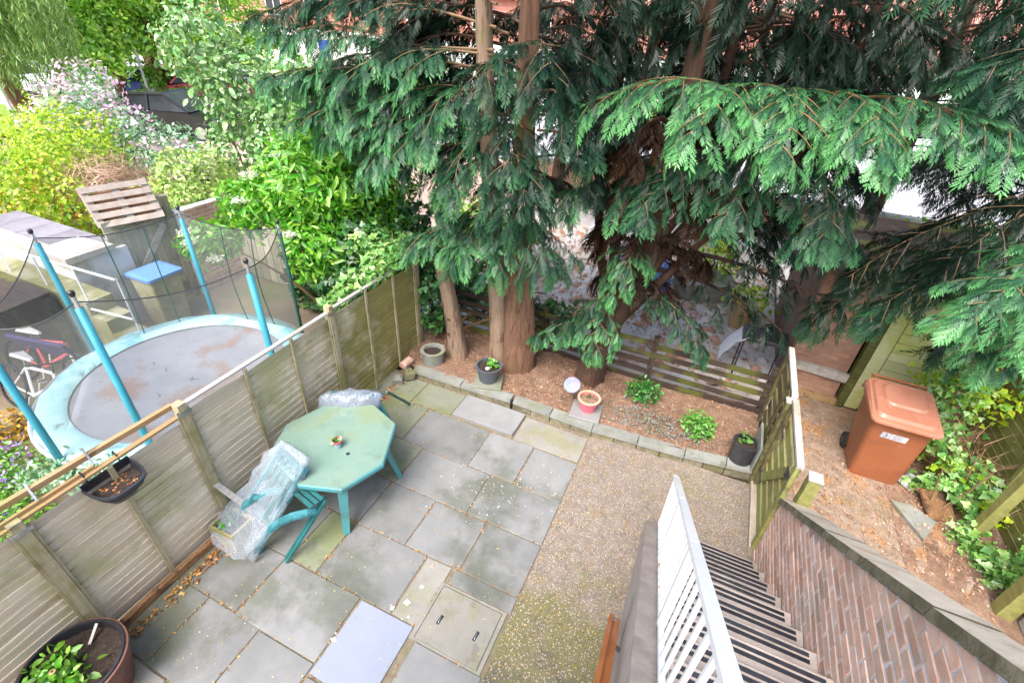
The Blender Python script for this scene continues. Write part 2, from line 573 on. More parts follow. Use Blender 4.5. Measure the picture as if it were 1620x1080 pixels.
m_fence = M('weathered_lap_board', (.58, .485, .35), (.72, .635, .50), 3.2, stretch=(4, .55, 9), rough=.85, jitter=.10,
            stains=[((.37, .37, .15), 1.3, .50, .64, .6), ((.24, .20, .15), 2.4, .62, .7, .5, (1, .5, 3.5)), ((.38, .25, .14), 3.2, .64, .7, .6, (1, .4, 3))],
            grad=('Y', 2.0, 4.3, (.235, .215, .03), 2.3), bump=.5, bscale=22, bdist=.006)
m_batten = M('fence_batten', (.34, .29, .17), (.47, .41, .27), 5, stretch=(8, 8, .7), rough=.85, jitter=.1, stains=[((.22, .205, .05), 2.2, .46, .62, .75), ((.12, .1, .06), 3, .6, .7, .6)], bump=.4, bscale=30)
m_capwood = M('orange_cap_timber', (.34, .205, .09), (.44, .30, .155), 5, stretch=(8, .5, 8), rough=.7, jitter=.08, stains=[((.28, .24, .07), 3, .5, .62, .6), ((.10, .07, .03), 4, .6, .68, .7)], bump=.4, bscale=30)
m_greywood = M('silver_grey_timber', (.36, .335, .30), (.52, .49, .45), 4, stretch=(6, .6, 6), rough=.85, jitter=.12, stains=[((.22, .22, .1), 2, .55, .66, .5)], bump=.4, bscale=30)
m_sleeper = M('rotting_gravel_board', (.16, .08, .035), (.33, .18, .08), 6, stretch=(5, .6, 5), rough=.9, stains=[((.05, .03, .02), 4, .5, .6, .8)], bump=.9, bscale=25, bdist=.02)
m_slat = M('dark_stained_slat', (.035, .022, .018), (.075, .05, .038), 4, stretch=(.6, 6, 6), rough=.7, jitter=.2, stains=[((.11, .125, .018), 1.4, .50, .60, .85), ((.16, .15, .03), 3, .6, .7, .7)], bump=.5, bscale=30)
m_slat_top = M('mossy_slat', (.05, .045, .02), (.15, .165, .03), 3, stretch=(.8, 6, 6), rough=.85, stains=[((.2, .21, .04), 2, .5, .62, .7)], bump=.6, bscale=30)
m_gate = M('algae_green_gate_wood', (.20, .205, .055), (.31, .31, .10), 3, stretch=(6, .8, 4), rough=.8, jitter=.14, stains=[((.10, .085, .04), 2.2, .54, .66, .7), ((.38, .36, .24), 3.5, .6, .7, .5)], bump=.4, bscale=30)
m_gate_dark = M('dark_damp_gate_wood', (.07, .055, .025), (.15, .14, .05), 4, stretch=(6, .8, 4), rough=.85, stains=[((.2, .2, .05), 2.5, .55, .65, .6)], bump=.4, bscale=30)
m_stone = M('reconstituted_edging', (.18, .19, .17), (.265, .275, .255), 4, rough=.85, jitter=.1, stains=[((.17, .18, .09), 2.4, .5, .64, .6), ((.10, .10, .08), 6, .6, .7, .5)], bump=.6, bscale=40, bdist=.01)
m_stone_face = M('rough_stone_face', (.15, .13, .085), (.29, .26, .18), 7, rough=.9, jitter=.14, stains=[((.17, .17, .06), 3, .5, .62, .6)], bump=1.0, bscale=22, bdist=.03)
m_brick = M('worn_red_brick', (.52, .285, .20), (.62, .445, .355), 6, rough=.85, jitter=.26, stains=[((.50, .455, .42), 2.6, .54, .68, .6), ((.31, .26, .18), 1.3, .55, .66, .55), ((.46, .17, .10), 2.2, .62, .68, .5)], bump=.6, bscale=35, bdist=.01)
m_mortar = M('lime_mortar', (.52, .52, .53), (.66, .66, .68), 10, rough=.95, stains=[((.32, .31, .24), 2, .5, .65, .6)], bump=.9, bscale=45, bdist=.015, perobj=False)
m_coping = M('mossy_coping_stone', (.075, .07, .035), (.21, .185, .115), 5, rough=.9, jitter=.1, stains=[((.30, .26, .17), 4, .54, .64, .6), ((.08, .085, .02), 2.2, .54, .64, .8)], bump=1, bscale=28, bdist=.02)
m_coping_top = M('weathered_coping_top', (.46, .395, .31), (.58, .51, .41), 6, rough=.85, stains=[((.40, .25, .13), 3.0, .53, .64, .6), ((.22, .2, .12), 2, .56, .66, .6)], specks=[((.2, .15, .1), 50, .2)], bump=.6, bscale=50, bdist=.01)
m_concrete_step = M('worn_step_concrete', (.30, .255, .225), (.41, .355, .32), 5, rough=.7, stains=[((.20, .19, .16), 2.2, .52, .64, .7), ((.17, .16, .07), 3.4, .6, .7, .6)], specks=[((.50, .46, .43), 60, .16), ((.13, .11, .1), 50, .16)], bump=.5, bscale=60, bdist=.006, perobj=False)
m_strip = M('black_grip_strip', (.010, .011, .016), (.03, .032, .042), 12, rough=.55, bump=.3, bscale=120, bdist=.003)
m_white = M('white_painted_metal', (.76, .77, .80), (.84, .85, .87), 2, rough=.32, jitter=.02, stains=[((.62, .62, .62), 5, .62, .74, .5)], bump=.08, bscale=40)
m_rust = M('flaking_rust', (.25, .12, .06), (.5, .42, .36), 30, rough=.9)
m_orange_wood = M('varnished_orange_timber', (.36, .10, .025), (.50, .165, .045), 4, stretch=(5, .7, .7), rough=.35, jitter=.03, stains=[((.22, .06, .02), 3, .55, .66, .5)], bump=.15, bscale=30, coat=.4)
m_steel = M('dull_steel', (.30, .31, .33), (.45, .46, .48), 10, rough=.4, metallic=.9)
m_bin = M('orange_brown_bin_plastic', (.30, .10, .042), (.355, .125, .055), 2, rough=.38, jitter=.01, stains=[((.24, .085, .038), 2, .52, .66, .6), ((.36, .20, .13), 7, .62, .70, .5), ((.12, .06, .035), 11, .66, .72, .6)], bump=.08, bscale=80)
m_bin_lid = M('faded_bin_lid_plastic', (.40, .155, .09), (.48, .215, .14), 2, rough=.24, jitter=.01, stains=[((.60, .38, .30), 5, .6, .7, .5)], bump=.06, bscale=60)
m_black_plastic = M('black_plastic', (.018, .018, .022), (.035, .035, .042), 4, rough=.35, bump=.05)
m_grey_plastic = M('slate_grey_plastic', (.085, .095, .115), (.12, .13, .155), 4, rough=.45, bump=.05)
m_label_white = M('bin_number_label', (.52, .53, .58), (.66, .67, .72), 20, rough=.5, stains=[((.40, .38, .38), 9, .55, .66, .6)], bump=0)
m_print = M('dark_print', (.10, .10, .13), (.14, .14, .17), 4, rough=.6, bump=0)
m_teal = M('teal_table_plastic', (.055, .235, .255), (.085, .29, .305), 3, rough=.42, jitter=.04, stains=[((.07, .15, .13), 4, .56, .68, .6)], bump=.1)
m_table_top = M('dirty_green_table_top', (.165, .265, .215), (.225, .32, .265), 2.4, rough=.33, jitter=.01, perobj=False,
                stains=[((.20, .25, .12), 2.4, .48, .62, .6), ((.13, .19, .15), 4, .56, .68, .5), ((.30, .37, .35), 6, .6, .72, .5)], specks=[((.12, .13, .07), 55, .12)], bump=.2, bscale=60, bdist=.003)
m_chair = M('dark_green_resin', (.012, .10, .105), (.025, .16, .165), 4, rough=.5, jitter=.05, stains=[((.02, .06, .05), 6, .5, .62, .6)], bump=.1)
m_chair_light = M('sun_faded_teal_resin', (.05, .25, .30), (.09, .34, .39), 5, rough=.5, stains=[((.02, .14, .16), 5, .5, .6, .8)], bump=.1)
m_bag = SHEER('clear_plastic_sheet', (.52, .60, .69), .22, rough=.10, spec=1.0, wrinkle=.6, film=.45)
m_bag2 = SHEER('folded_plastic_sheet', (.30, .35, .42), .48, rough=.14, spec=1.0, wrinkle=.5, film=.45)
m_net = SHEER('fine_black_netting', (.22, .23, .22), .26, rough=.8, spec=.1, film=.25)
m_pole = M('teal_foam_sleeve', (.028, .24, .32), (.045, .31, .40), 3, rough=.5, jitter=.08, bump=.1)
m_dkgreen = M('dark_green_cord', (.012, .07, .05), (.02, .1, .07), 3, rough=.6)
m_mat = M('rain_wet_trampoline_mat', (.24, .255, .29), (.33, .345, .385), 1.3, rough=.4, perobj=False, stains=[((.27, .16, .11), 1.6, .50, .62, .65), ((.10, .1, .1), 9, .63, .68, .8)], specks=[((.10, .07, .05), 12, .10)], bump=.1)
m_pad = M('faded_aqua_pad', (.30, .56, .61), (.42, .67, .70), 2.5, rough=.45, stains=[((.13, .36, .42), 3, .5, .62, .7), ((.20, .19, .15), 6, .6, .68, .7)], bump=.3, bscale=12, bdist=.02, perobj=False)
m_galv = M('galvanised_tube', (.42, .42, .45), (.56, .56, .58), 6, rough=.35, metallic=.5)
m_bark = M('conifer_bark', (.17, .085, .05), (.30, .165, .10), 5, stretch=(5, 5, .6), rough=.95, jitter=.1, stains=[((.10, .05, .03), 5, .54, .62, .8, (3, 3, .5)), ((.20, .17, .05), 1.6, .54, .66, .5), ((.36, .28, .22), 2.2, .6, .7, .5)], bump=1, bscale=18, bdist=.03)
m_bark_pale = M('pale_stripped_bark', (.30, .20, .13), (.43, .31, .22), 5, stretch=(6, 6, .6), rough=.95, stains=[((.15, .08, .05), 4, .54, .62, .8, (3, 3, .6)), ((.24, .22, .08), 2, .55, .66, .5)], bump=1, bscale=18, bdist=.03)
m_bark_dark = M('dark_conifer_bark', (.05, .026, .017), (.105, .056, .034), 5, stretch=(5, 5, .6), rough=.95, stains=[((.09, .09, .02), 2, .56, .66, .5)], bump=.8, bscale=18, bdist=.03)
m_endgrain = M('sawn_end_grain', (.42, .32, .22), (.52, .42, .30), 12, rough=.9)
m_twig = M('twig_bark', (.16, .10, .055), (.27, .17, .09), 8, rough=.9, bump=.3)
m_twig_orange = M('young_orange_twig', (.22, .12, .05), (.33, .18, .07), 8, rough=.8, bump=.2)
m_con = M('pale_concrete', (.46, .455, .45), (.58, .575, .57), 2, rough=.85, perobj=False, stains=[((.20, .21, .09), 1.2, .50, .64, .75), ((.25, .25, .24), 2.8, .55, .68, .6)], bump=.5, bscale=30, bdist=.01)
m_mossy_con = M('mossy_concrete', (.28, .275, .15), (.44, .43, .31), 2, rough=.9, perobj=False, stains=[((.20, .20, .055), 1.5, .46, .6, .75)], bump=.5, bscale=30)
m_farwood = M('olive_grey_board', (.33, .305, .22), (.44, .415, .32), 3, stretch=(4, 4, .5), rough=.9, jitter=.15, stains=[((.19, .19, .07), 1.6, .5, .64, .6)], bump=.3)
m_redbrick = M('garden_brick', (.35, .19, .13), (.46, .28, .20), 4, rough=.9, jitter=.18, bump=.5)
m_dullbrick = M('dull_brick_wall', (.17, .10, .07), (.25, .15, .11), 4, rough=.9, bump=.5)
m_bluebox = M('bright_blue_plastic', (.14, .32, .72), (.18, .38, .8), 2, rough=.35, bump=.05)
m_doorgreen = M('pale_green_painted_board', (.50, .52, .25), (.60, .61, .34), 3, stretch=(.7, 6, 6), rough=.6, jitter=.08, stains=[((.42, .46, .08), 1.5, .5, .62, .7), ((.50, .48, .38), 4, .6, .7, .5)], bump=.2)
m_rubble = M('pale_rubble_yard', (.62, .55, .48), (.82, .76, .70), 5, rough=.9, perobj=False, stains=[((.40, .30, .23), 2, .58, .68, .6), ((.78, .77, .77), 1.2, .5, .6, .8), ((.2, .17, .12), 5, .62, .68, .7)], bump=.6, bscale=20, bdist=.03)
m_drive = M('pinkish_brick_drive', (.43, .29, .23), (.53, .38, .31), 3, rough=.9, perobj=False, stains=[((.36, .24, .19), 1.0, .5, .62, .5), ((.55, .44, .38), 6, .58, .68, .5)], bump=.3)
m_road = M('pale_dry_tarmac', (.50, .50, .52), (.58, .58, .60), 3, rough=.9, perobj=False, bump=.2)
m_verge = M('mown_verge', (.16, .26, .03), (.25, .36, .06), 3, rough=.95, perobj=False, bump=.5)
m_tile = M('red_hung_tile', (.52, .20, .155), (.62, .28, .23), 6, rough=.9, jitter=.1, bump=.3)
m_render = M('white_render', (.74, .74, .75), (.82, .82, .83), 2, rough=.9, bump=.2)
m_glass = M('window_glass', (.03, .035, .042), (.06, .065, .075), 2, rough=.12, bump=0, spec=.3)
m_upvc = M('white_window_frame', (.78, .79, .80), (.82, .82, .83), 3, rough=.4, bump=0)
m_carblack = M('black_car_paint', (.012, .013, .017), (.02, .021, .026), 2, rough=.2, coat=.6, bump=0)
m_carblue = M('blue_car_paint', (.02, .05, .30), (.03, .07, .40), 2, rough=.2, coat=.6, bump=0)
m_carred = M('red_car_paint', (.40, .02, .03), (.5, .03, .04), 2, rough=.2, coat=.6, bump=0)
m_carwhite = M('white_car_paint', (.74, .75, .78), (.78, .79, .81), 2, rough=.2, coat=.6, bump=0)
m_rubber = M('tyre_rubber', (.015, .015, .016), (.03, .03, .03), 8, rough=.85)
m_pinkpot = M('pink_glazed_pot', (.62, .10, .16), (.70, .16, .22), 3, rough=.4, bump=.05)
m_terracotta = M('buff_rim_terracotta', (.60, .40, .27), (.68, .48, .34), 5, rough=.7)
m_bluepot = M('pale_blue_glaze', (.33, .52, .56), (.42, .60, .63), 3, rough=.35)
m_spinner = M('pale_blue_disc', (.12, .16, .25), (.17, .20, .27), 18, rough=.5, stains=[((.24, .18, .23), 9, .48, .6, .8)])
m_terracotta_brown = M('brown_barrel_side', (.20, .085, .06), (.30, .135, .095), 5, rough=.6, stains=[((.14, .06, .05), 4, .5, .6, .6)])
m_bluecar_white = m_carwhite
m_pinkpaint = M('red_frame_paint', (.62, .10, .12), (.7, .16, .18), 3, rough=.35)
m_purple = M('dark_purple_cloth', (.045, .03, .12), (.07, .05, .17), 4, rough=.8)
m_tarp = M('silver_cover', (.50, .52, .58), (.64, .66, .72), 6, rough=.4, bump=.6, bscale=10, bdist=.03)
m_deck = M('purple_grey_deck', (.20, .185, .21), (.27, .255, .28), 3, rough=.8, jitter=.1, bump=.3)
m_pallet = M('pallet_timber', (.33, .27, .235), (.45, .38, .335), 4, stretch=(2, 2, 2), rough=.9, jitter=.15)
m_pallet_dark = M('orange_brown_box_board', (.30, .14, .07), (.38, .19, .1), 4, rough=.9)

l_con_lit = LEAF('leyland_spray_lit', (.010, .040, .026), (.026, .105, .050), (.13, .40, .12), hue=.012, val=.25, trans=.25, gloss=.03)  # lit copy: light painted into the sprays, besides fresh green tips
l_con_mid = LEAF('leyland_spray_shade', (.008, .028, .019), (.016, .056, .030), (.055, .18, .07), hue=.015, val=.25, trans=.25, gloss=.02)  # same foliage darker: shade painted into the colour
l_con_dark = LEAF('leyland_inner_shade', (.007, .018, .011), (.012, .032, .018), (.025, .065, .032), hue=.02, val=.3, trans=.2, gloss=.02)  # same foliage darkest: deep crown shade painted into the colour
l_con_dead = LEAF('dead_conifer_spray', (.018, .009, .005), (.034, .017, .009), (.06, .03, .015), hue=.015, val=.3, trans=.2, gloss=.01)
l_elder = LEAF('elder_leaf', (.06, .24, .012), (.18, .52, .025), (.42, .72, .09), hue=.02, val=.3, trans=.35, gloss=.05)
l_ivy = LEAF('ivy_leaf', (.022, .085, .022), (.05, .17, .04), (.15, .36, .08), hue=.02, val=.4, trans=.2, gloss=.07)
l_ivy_pale = LEAF('pale_ivy_leaf', (.08, .24, .05), (.22, .46, .09), (.48, .64, .26), hue=.02, val=.3, trans=.25, gloss=.06)
l_privet = LEAF('variegated_leaf', (.16, .32, .04), (.42, .56, .13), (.72, .78, .36), hue=.02, val=.3, trans=.3, gloss=.05)
l_euonymus = LEAF('silvery_leaf', (.09, .24, .05), (.26, .48, .14), (.56, .68, .44), hue=.03, val=.45, trans=.3, gloss=.06)
l_lime = LEAF('lime_tree_leaf', (.15, .38, .025), (.34, .62, .05), (.55, .74, .13), hue=.02, val=.3, trans=.5, gloss=.05)
l_willow = LEAF('willow_leaf', (.11, .22, .04), (.25, .42, .09), (.40, .56, .18), hue=.02, val=.3, trans=.4, gloss=.04)
l_hedge = LEAF('golden_hedge_leaf', (.14, .32, .012), (.44, .64, .03), (.70, .80, .10), hue=.025, val=.22, trans=.35, gloss=.04)
l_hedge_org = LEAF('orange_shoot', (.42, .22, .02), (.58, .34, .03), (.68, .45, .06), hue=.02, val=.3, trans=.3)
l_rose = LEAF('blue_green_leaf', (.10, .28, .10), (.26, .48, .26), (.46, .62, .44), hue=.03, val=.4, trans=.3, gloss=.06)
l_pink = LEAF('pink_petal', (.70, .40, .55), (.78, .55, .66), (.82, .72, .78), hue=.02, val=.15, trans=.3)
l_white = LEAF('cream_floret', (.62, .64, .50), (.78, .78, .66), (.84, .84, .76), hue=.01, val=.1, trans=.3)
l_purple = LEAF('mauve_petal', (.34, .20, .62), (.45, .30, .72), (.58, .45, .80), hue=.02, val=.2, trans=.2)
l_bed = LEAF('bright_bed_leaf', (.07, .22, .015), (.16, .42, .03), (.30, .55, .07), hue=.02, val=.3, trans=.3)
l_lit = LEAF('fallen_leaf', (.30, .13, .045), (.42, .20, .07), (.55, .34, .13), hue=.025, val=.5, trans=.1, gloss=.02)
l_needle = LEAF('fallen_needle', (.30, .155, .095), (.43, .25, .16), (.56, .38, .26), hue=.02, val=.45, trans=.0, gloss=.01)
l_yellow = LEAF('yellow_crumb', (.42, .33, .06), (.52, .40, .09), (.60, .50, .2), hue=.02, val=.35, trans=.1, gloss=.02)
l_mint = LEAF('mint_leaf', (.07, .24, .03), (.15, .42, .06), (.30, .60, .14), hue=.02, val=.25, trans=.3, gloss=.05)
l_deadtwig = LEAF('dry_twig', (.30, .17, .11), (.44, .27, .18), (.55, .37, .26), hue=.02, val=.35, trans=.0)
l_boxleaf = LEAF('box_leaf', (.025, .11, .02), (.05, .21, .035), (.12, .36, .06), hue=.02, val=.3, trans=.25, gloss=.05)

# ------------------------------------------------------------------ ground, paving, beds, road
def sheet(name, x0, x1, y0, y1, z, mat, n=1, amp=0.0, **kw):
    V, F = [], []
    nx = ny = n
    for j in range(ny + 1):
        for i in range(nx + 1):
            h = amp * (rng.random() - .5) * 2 if 0 < i < nx and 0 < j < ny else 0
            V.append((x0 + (x1 - x0) * i / nx, y0 + (y1 - y0) * j / ny, z + h))
    for j in range(ny):
        for i in range(nx):
            a = j * (nx + 1) + i
            F.append((a, a + 1, a + nx + 2, a + nx + 1))
    mb = MB()
    mb.add(V, F)
    return put(name, mb, mat, None, smooth=amp > 0, kind='structure', **kw)

sheet('ground', -260, 260, -120, 320, -0.10, m_ground)
sheet('neighbour_garden_ground', -19.5, -3.74, -3, 9.4, -0.02, m_ground, 24, .03)
sheet('rubble_yard', -5.5, 1.55, 6.12, 14.5, -0.01, m_rubble, 30, .035)
sheet('brick_drive', -17.5, -5.7, 9.6, 17.0, 0.0, m_drive)
sheet('side_yard', 1.6, 14, 7.1, 16.8, -0.015, m_rubble, 12, .03)
sheet('road', -130, 110, 17.2, 27.0, 0.0, m_road)
sheet('pavement', -130, 110, 27.02, 29.4, 0.12, m_road)
sheet('road_verge', -48, -17.7, 9.3, 12.4, 0.012, m_verge, 10, .03)
sheet('road_branch', -130, -17.8, 12.42, 17.18, 0.005, m_road)
sheet('far_verge', -130, 110, 29.45, 34.5, 0.10, m_verge)

patio = sheet('patio', -3.74, -0.702, -1.6, 4.62, -0.012, m_joint)
G = 0.0025
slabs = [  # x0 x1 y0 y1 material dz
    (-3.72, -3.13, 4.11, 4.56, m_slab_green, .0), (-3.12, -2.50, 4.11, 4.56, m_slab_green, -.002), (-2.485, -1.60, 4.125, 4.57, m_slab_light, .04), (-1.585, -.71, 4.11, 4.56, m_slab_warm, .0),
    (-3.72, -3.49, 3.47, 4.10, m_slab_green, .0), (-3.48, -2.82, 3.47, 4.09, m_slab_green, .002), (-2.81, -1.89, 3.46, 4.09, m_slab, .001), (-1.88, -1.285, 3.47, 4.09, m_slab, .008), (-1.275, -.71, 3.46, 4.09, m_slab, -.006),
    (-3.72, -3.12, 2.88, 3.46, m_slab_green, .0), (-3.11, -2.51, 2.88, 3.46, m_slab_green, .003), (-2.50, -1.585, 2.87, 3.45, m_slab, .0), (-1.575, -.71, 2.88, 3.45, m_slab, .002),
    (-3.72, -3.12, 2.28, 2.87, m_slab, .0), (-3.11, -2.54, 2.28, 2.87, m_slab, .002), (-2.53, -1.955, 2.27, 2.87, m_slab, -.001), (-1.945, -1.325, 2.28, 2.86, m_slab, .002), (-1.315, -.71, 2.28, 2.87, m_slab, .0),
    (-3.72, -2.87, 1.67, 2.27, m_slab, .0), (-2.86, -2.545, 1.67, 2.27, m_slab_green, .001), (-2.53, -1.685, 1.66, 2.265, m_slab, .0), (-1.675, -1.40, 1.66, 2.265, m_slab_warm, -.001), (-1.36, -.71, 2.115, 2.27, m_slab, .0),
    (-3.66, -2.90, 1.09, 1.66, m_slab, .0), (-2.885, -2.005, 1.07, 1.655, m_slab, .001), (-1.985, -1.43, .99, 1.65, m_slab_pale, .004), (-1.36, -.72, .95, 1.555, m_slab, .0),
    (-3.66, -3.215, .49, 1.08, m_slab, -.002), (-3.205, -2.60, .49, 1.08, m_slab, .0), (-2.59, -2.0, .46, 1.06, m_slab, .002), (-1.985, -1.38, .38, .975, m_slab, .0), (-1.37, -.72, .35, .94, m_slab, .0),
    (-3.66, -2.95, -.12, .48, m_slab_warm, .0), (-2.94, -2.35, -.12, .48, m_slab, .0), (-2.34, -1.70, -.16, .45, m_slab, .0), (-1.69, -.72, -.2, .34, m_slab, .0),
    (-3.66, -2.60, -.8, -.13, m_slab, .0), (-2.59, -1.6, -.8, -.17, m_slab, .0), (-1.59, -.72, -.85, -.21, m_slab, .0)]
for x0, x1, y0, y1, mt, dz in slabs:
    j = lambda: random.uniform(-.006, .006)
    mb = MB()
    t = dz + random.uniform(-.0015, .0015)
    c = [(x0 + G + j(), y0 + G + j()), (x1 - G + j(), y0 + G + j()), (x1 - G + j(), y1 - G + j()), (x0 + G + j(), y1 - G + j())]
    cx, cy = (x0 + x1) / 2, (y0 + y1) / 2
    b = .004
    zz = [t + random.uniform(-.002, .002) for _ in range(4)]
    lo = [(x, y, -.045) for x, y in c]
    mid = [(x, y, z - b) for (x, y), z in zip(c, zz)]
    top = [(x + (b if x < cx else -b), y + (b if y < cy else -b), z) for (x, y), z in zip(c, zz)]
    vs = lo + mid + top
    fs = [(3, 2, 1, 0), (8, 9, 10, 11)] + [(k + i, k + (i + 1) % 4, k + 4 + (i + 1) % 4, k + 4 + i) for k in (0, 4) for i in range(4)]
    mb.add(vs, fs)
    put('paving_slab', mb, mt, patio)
# inspection cover: a concrete slab in a frame with two lifting slots
mb = MB(); mb.cbox((-1.08, 1.835, -.02), (.60, .50, .05), bev=.006)
cover = put('inspection_cover', mb, m_slab_warm, patio)
mb = MB()
for x0, x1, y0, y1 in ((-1.425, -1.385, 1.56, 2.11), (-.775, -.74, 1.56, 2.11), (-1.384, -.776, 1.56, 1.582), (-1.384, -.776, 2.088, 2.11)):
    mb.box(x0, x1, y0, y1, -.04, .001)
put('cover_frame', mb, m_slab_warm, cover)
for hx, hy in ((-1.255, 1.80), (-.905, 1.815)):
    mb = MB(); mb.cbox((hx, hy, .0055), (.028, .085, .003), Matrix.Rotation(-.1, 3, 'Z'))
    put('slot_plate', mb, m_strip, cover)
    mb = MB(); mb.tube([(hx, hy - .028, .006), (hx, hy - .018, .016), (hx, hy + .018, .016), (hx, hy + .028, .006)], .005, 6)
    put('lifting_handle', mb, m_steel, cover)
mb = MB(); mb.lathe((-1.59, 2.205, .002), [(.022, 0), (.02, .004), (.012, .006)], 12)
put('drain_plug', mb, m_rust, patio)

mb = MB()
mb.box(-.70, .208, -1.6, 4.66, -.2, -.002)
mb.box(.208, 1.24, 3.512, 4.72, -.2, -.0025)
put('concrete_path', mb, m_aggregate, kind='structure')
mb = MB(); mb.box(1.245, 1.335, 3.80, 4.78, -.1, .035)
put('gate_threshold', mb, m_coping_top, kind='structure')
sheet('alley_path', 1.34, 3.45, -1.6, 6.9, -0.006, m_alley, 16, .006)
sheet('alley_verge_soil', 2.75, 4.6, 3.0, 6.9, 0.004, m_soil, 22, .035)

def edge_y(x):
    pts = [(-3.45, 4.565), (-2.84, 4.575), (-1.85, 4.625), (-.7, 4.60), (.43, 4.685), (1.24, 4.80)]
    for (a, b), (c, d) in zip(pts, pts[1:]):
        if a <= x <= c:
            return b + (d - b) * (x - a) / (c - a)
    return 4.7
# planting bed, gently mounded
V, F = [], []
nx, ny = 70, 20
for jy in range(ny + 1):
    for ix in range(nx + 1):
        x = -3.72 + 5.0 * ix / nx
        yk = edge_y(min(max(x, -3.44), 1.23)) + .10
        y = yk + (6.10 - yk) * jy / ny
        V.append((x, y, .105 + .02 * math.sin(x * 2.1 + y * 3) + .018 * rng.normal() * .6 + .02 * math.exp(-((x + 2.2) ** 2 + (y - 5.35) ** 2) * 3)))
for jy in range(ny):
    for ix in range(nx):
        a = jy * (nx + 1) + ix
        F.append((a, a + 1, a + nx + 2, a + nx + 1))
mb = MB(); mb.add(V, F)
put('planting_bed', mb, m_soil, smooth=True, kind='structure')

# ------------------------------------------------------------------ stone edging of the bed
edge = thing('stone_edging', (-1.1, 4.65, 0), 'low pale stone kerb edging along the conifer bed behind the patio', 'edging')
ex = [-3.40, -2.62, -1.86, -1.825, -1.28, -.70, -.12, .45, .93, 1.235]
for a, b in zip(ex, ex[1:]):
    if b - a < .06:
        continue
    g = .002
    ya, yb = edge_y(a), edge_y(b)
    jt = random.uniform(-.006, .006)
    h = .132 + jt
    mb = MB()
    mb.hexa([(a + g, ya, h - .045), (b - g, yb, h - .045), (b - g, yb + .155, h - .045), (a + g, ya + .155, h - .045)],
            [(a + g + .004, ya + .008, h), (b - g - .004, yb + .008, h), (b - g - .004, yb + .15, h), (a + g + .004, ya + .15, h)])
    put('kerb_cap', mb, m_stone, edge)
    k = max(1, int((b - a) / .24))
    for i in range(k):
        p, q = a + (b - a) * i / k, a + (b - a) * (i + 1) / k
        yp, yq = edge_y(p), edge_y(q)
        o = random.uniform(.002, .014)
        mb = MB()
        mb.hexa([(p + .004, yp + o, -.03), (q - .004, yq + o, -.03), (q - .004, yq + .14, -.03), (p + .004, yp + .14, -.03)],
                [(p + .006, yp + o + .012, h - .047), (q - .006, yq + o + .012, h - .047), (q - .006, yq + .14, h - .047), (p + .006, yp + .14, h - .047)])
        put('facing_stone', mb, m_stone_face, edge)

# ------------------------------------------------------------------ lap fence on the left of the patio
fence = thing('lap_fence', (-3.70, 2.4, 0), 'tall weathered lap panel fence with mossy boards along the left of the patio', 'fence')
def lap_mesh(L, seed):
    r = random.Random(seed)
    n = 10
    V = []
    for i in range(n + 1):
        y = L * i / n
        lo = r.uniform(-.007, .007)
        V += [(.014 + r.uniform(0, .003), y, .083 + lo), (.002, y, -.03), (-.012, y, -.03), (.004, y, .080 + lo)]
    F = []
    for i in range(n):
        for k in range(4):
            a, b = i * 4 + k, i * 4 + (k + 1) % 4
            F.append((a, a + 4, b + 4, b))
    F += [(0, 1, 2, 3), tuple(n * 4 + k for k in (3, 2, 1, 0))]
    me = bpy.data.meshes.new('board')
    me.from_pydata(V, [], F)
    return me
FX = -3.70
panels = [(-1.3, .46, 1.50), (.54, 1.66, 1.50), (1.74, 3.46, 1.585), (3.54, 5.16, 1.60)]
for pi, (y0, y1, top) in enumerate(panels):
    mm = [lap_mesh(y1 - y0, 17 * pi + s) for s in range(3)]
    z = .075
    while z + .09 < top:
        inst('board', random.choice(mm), m_fence, fence, (FX + random.uniform(-.002, .002), y0, z), (random.uniform(-.004, .004), 0, 0))
        z += .0845
    mb = MB(); mb.beam((FX + .012, y0, top), (FX + .012, y1, top - random.uniform(0, .015)), .045, .022)
    put('cap_rail', mb, m_greywood if pi > 1 else m_capwood, fence)
for y, w, top in ((1.09, .036, 1.47), (2.33, .034, 1.56), (2.90, .034, 1.57), (4.10, .034, 1.58), (4.66, .034, 1.57)):
    mb = MB(); mb.beam((FX + .033, y, .06), (FX + .033, y + random.uniform(-.01, .01), top), w, .022, up=(1, 0, 0))
    put('batten', mb, m_batten, fence)
for y, w, top in ((.50, .075, 1.52), (1.70, .07, 1.62), (3.50, .06, 1.66), (5.20, .09, 1.64)):
    mb = MB(); mb.beam((FX + .012, y, 0), (FX + .012, y, top), w, .08, up=(1, 0, 0))
    put('post', mb, m_batten, fence)
    for s in (-1, 1):
        mb = MB(); mb.beam((FX + .034, y + s * (w / 2 + .012), .05), (FX + .034, y + s * (w / 2 + .012), top - .06), .02, .018, up=(1, 0, 0))
        put('edge_batten', mb, m_batten, fence)
    mb = MB(); mb.cbox((FX + .056, y, top - .09), (.008, w + .05, .03))
    put('panel_clip', mb, m_steel, fence)
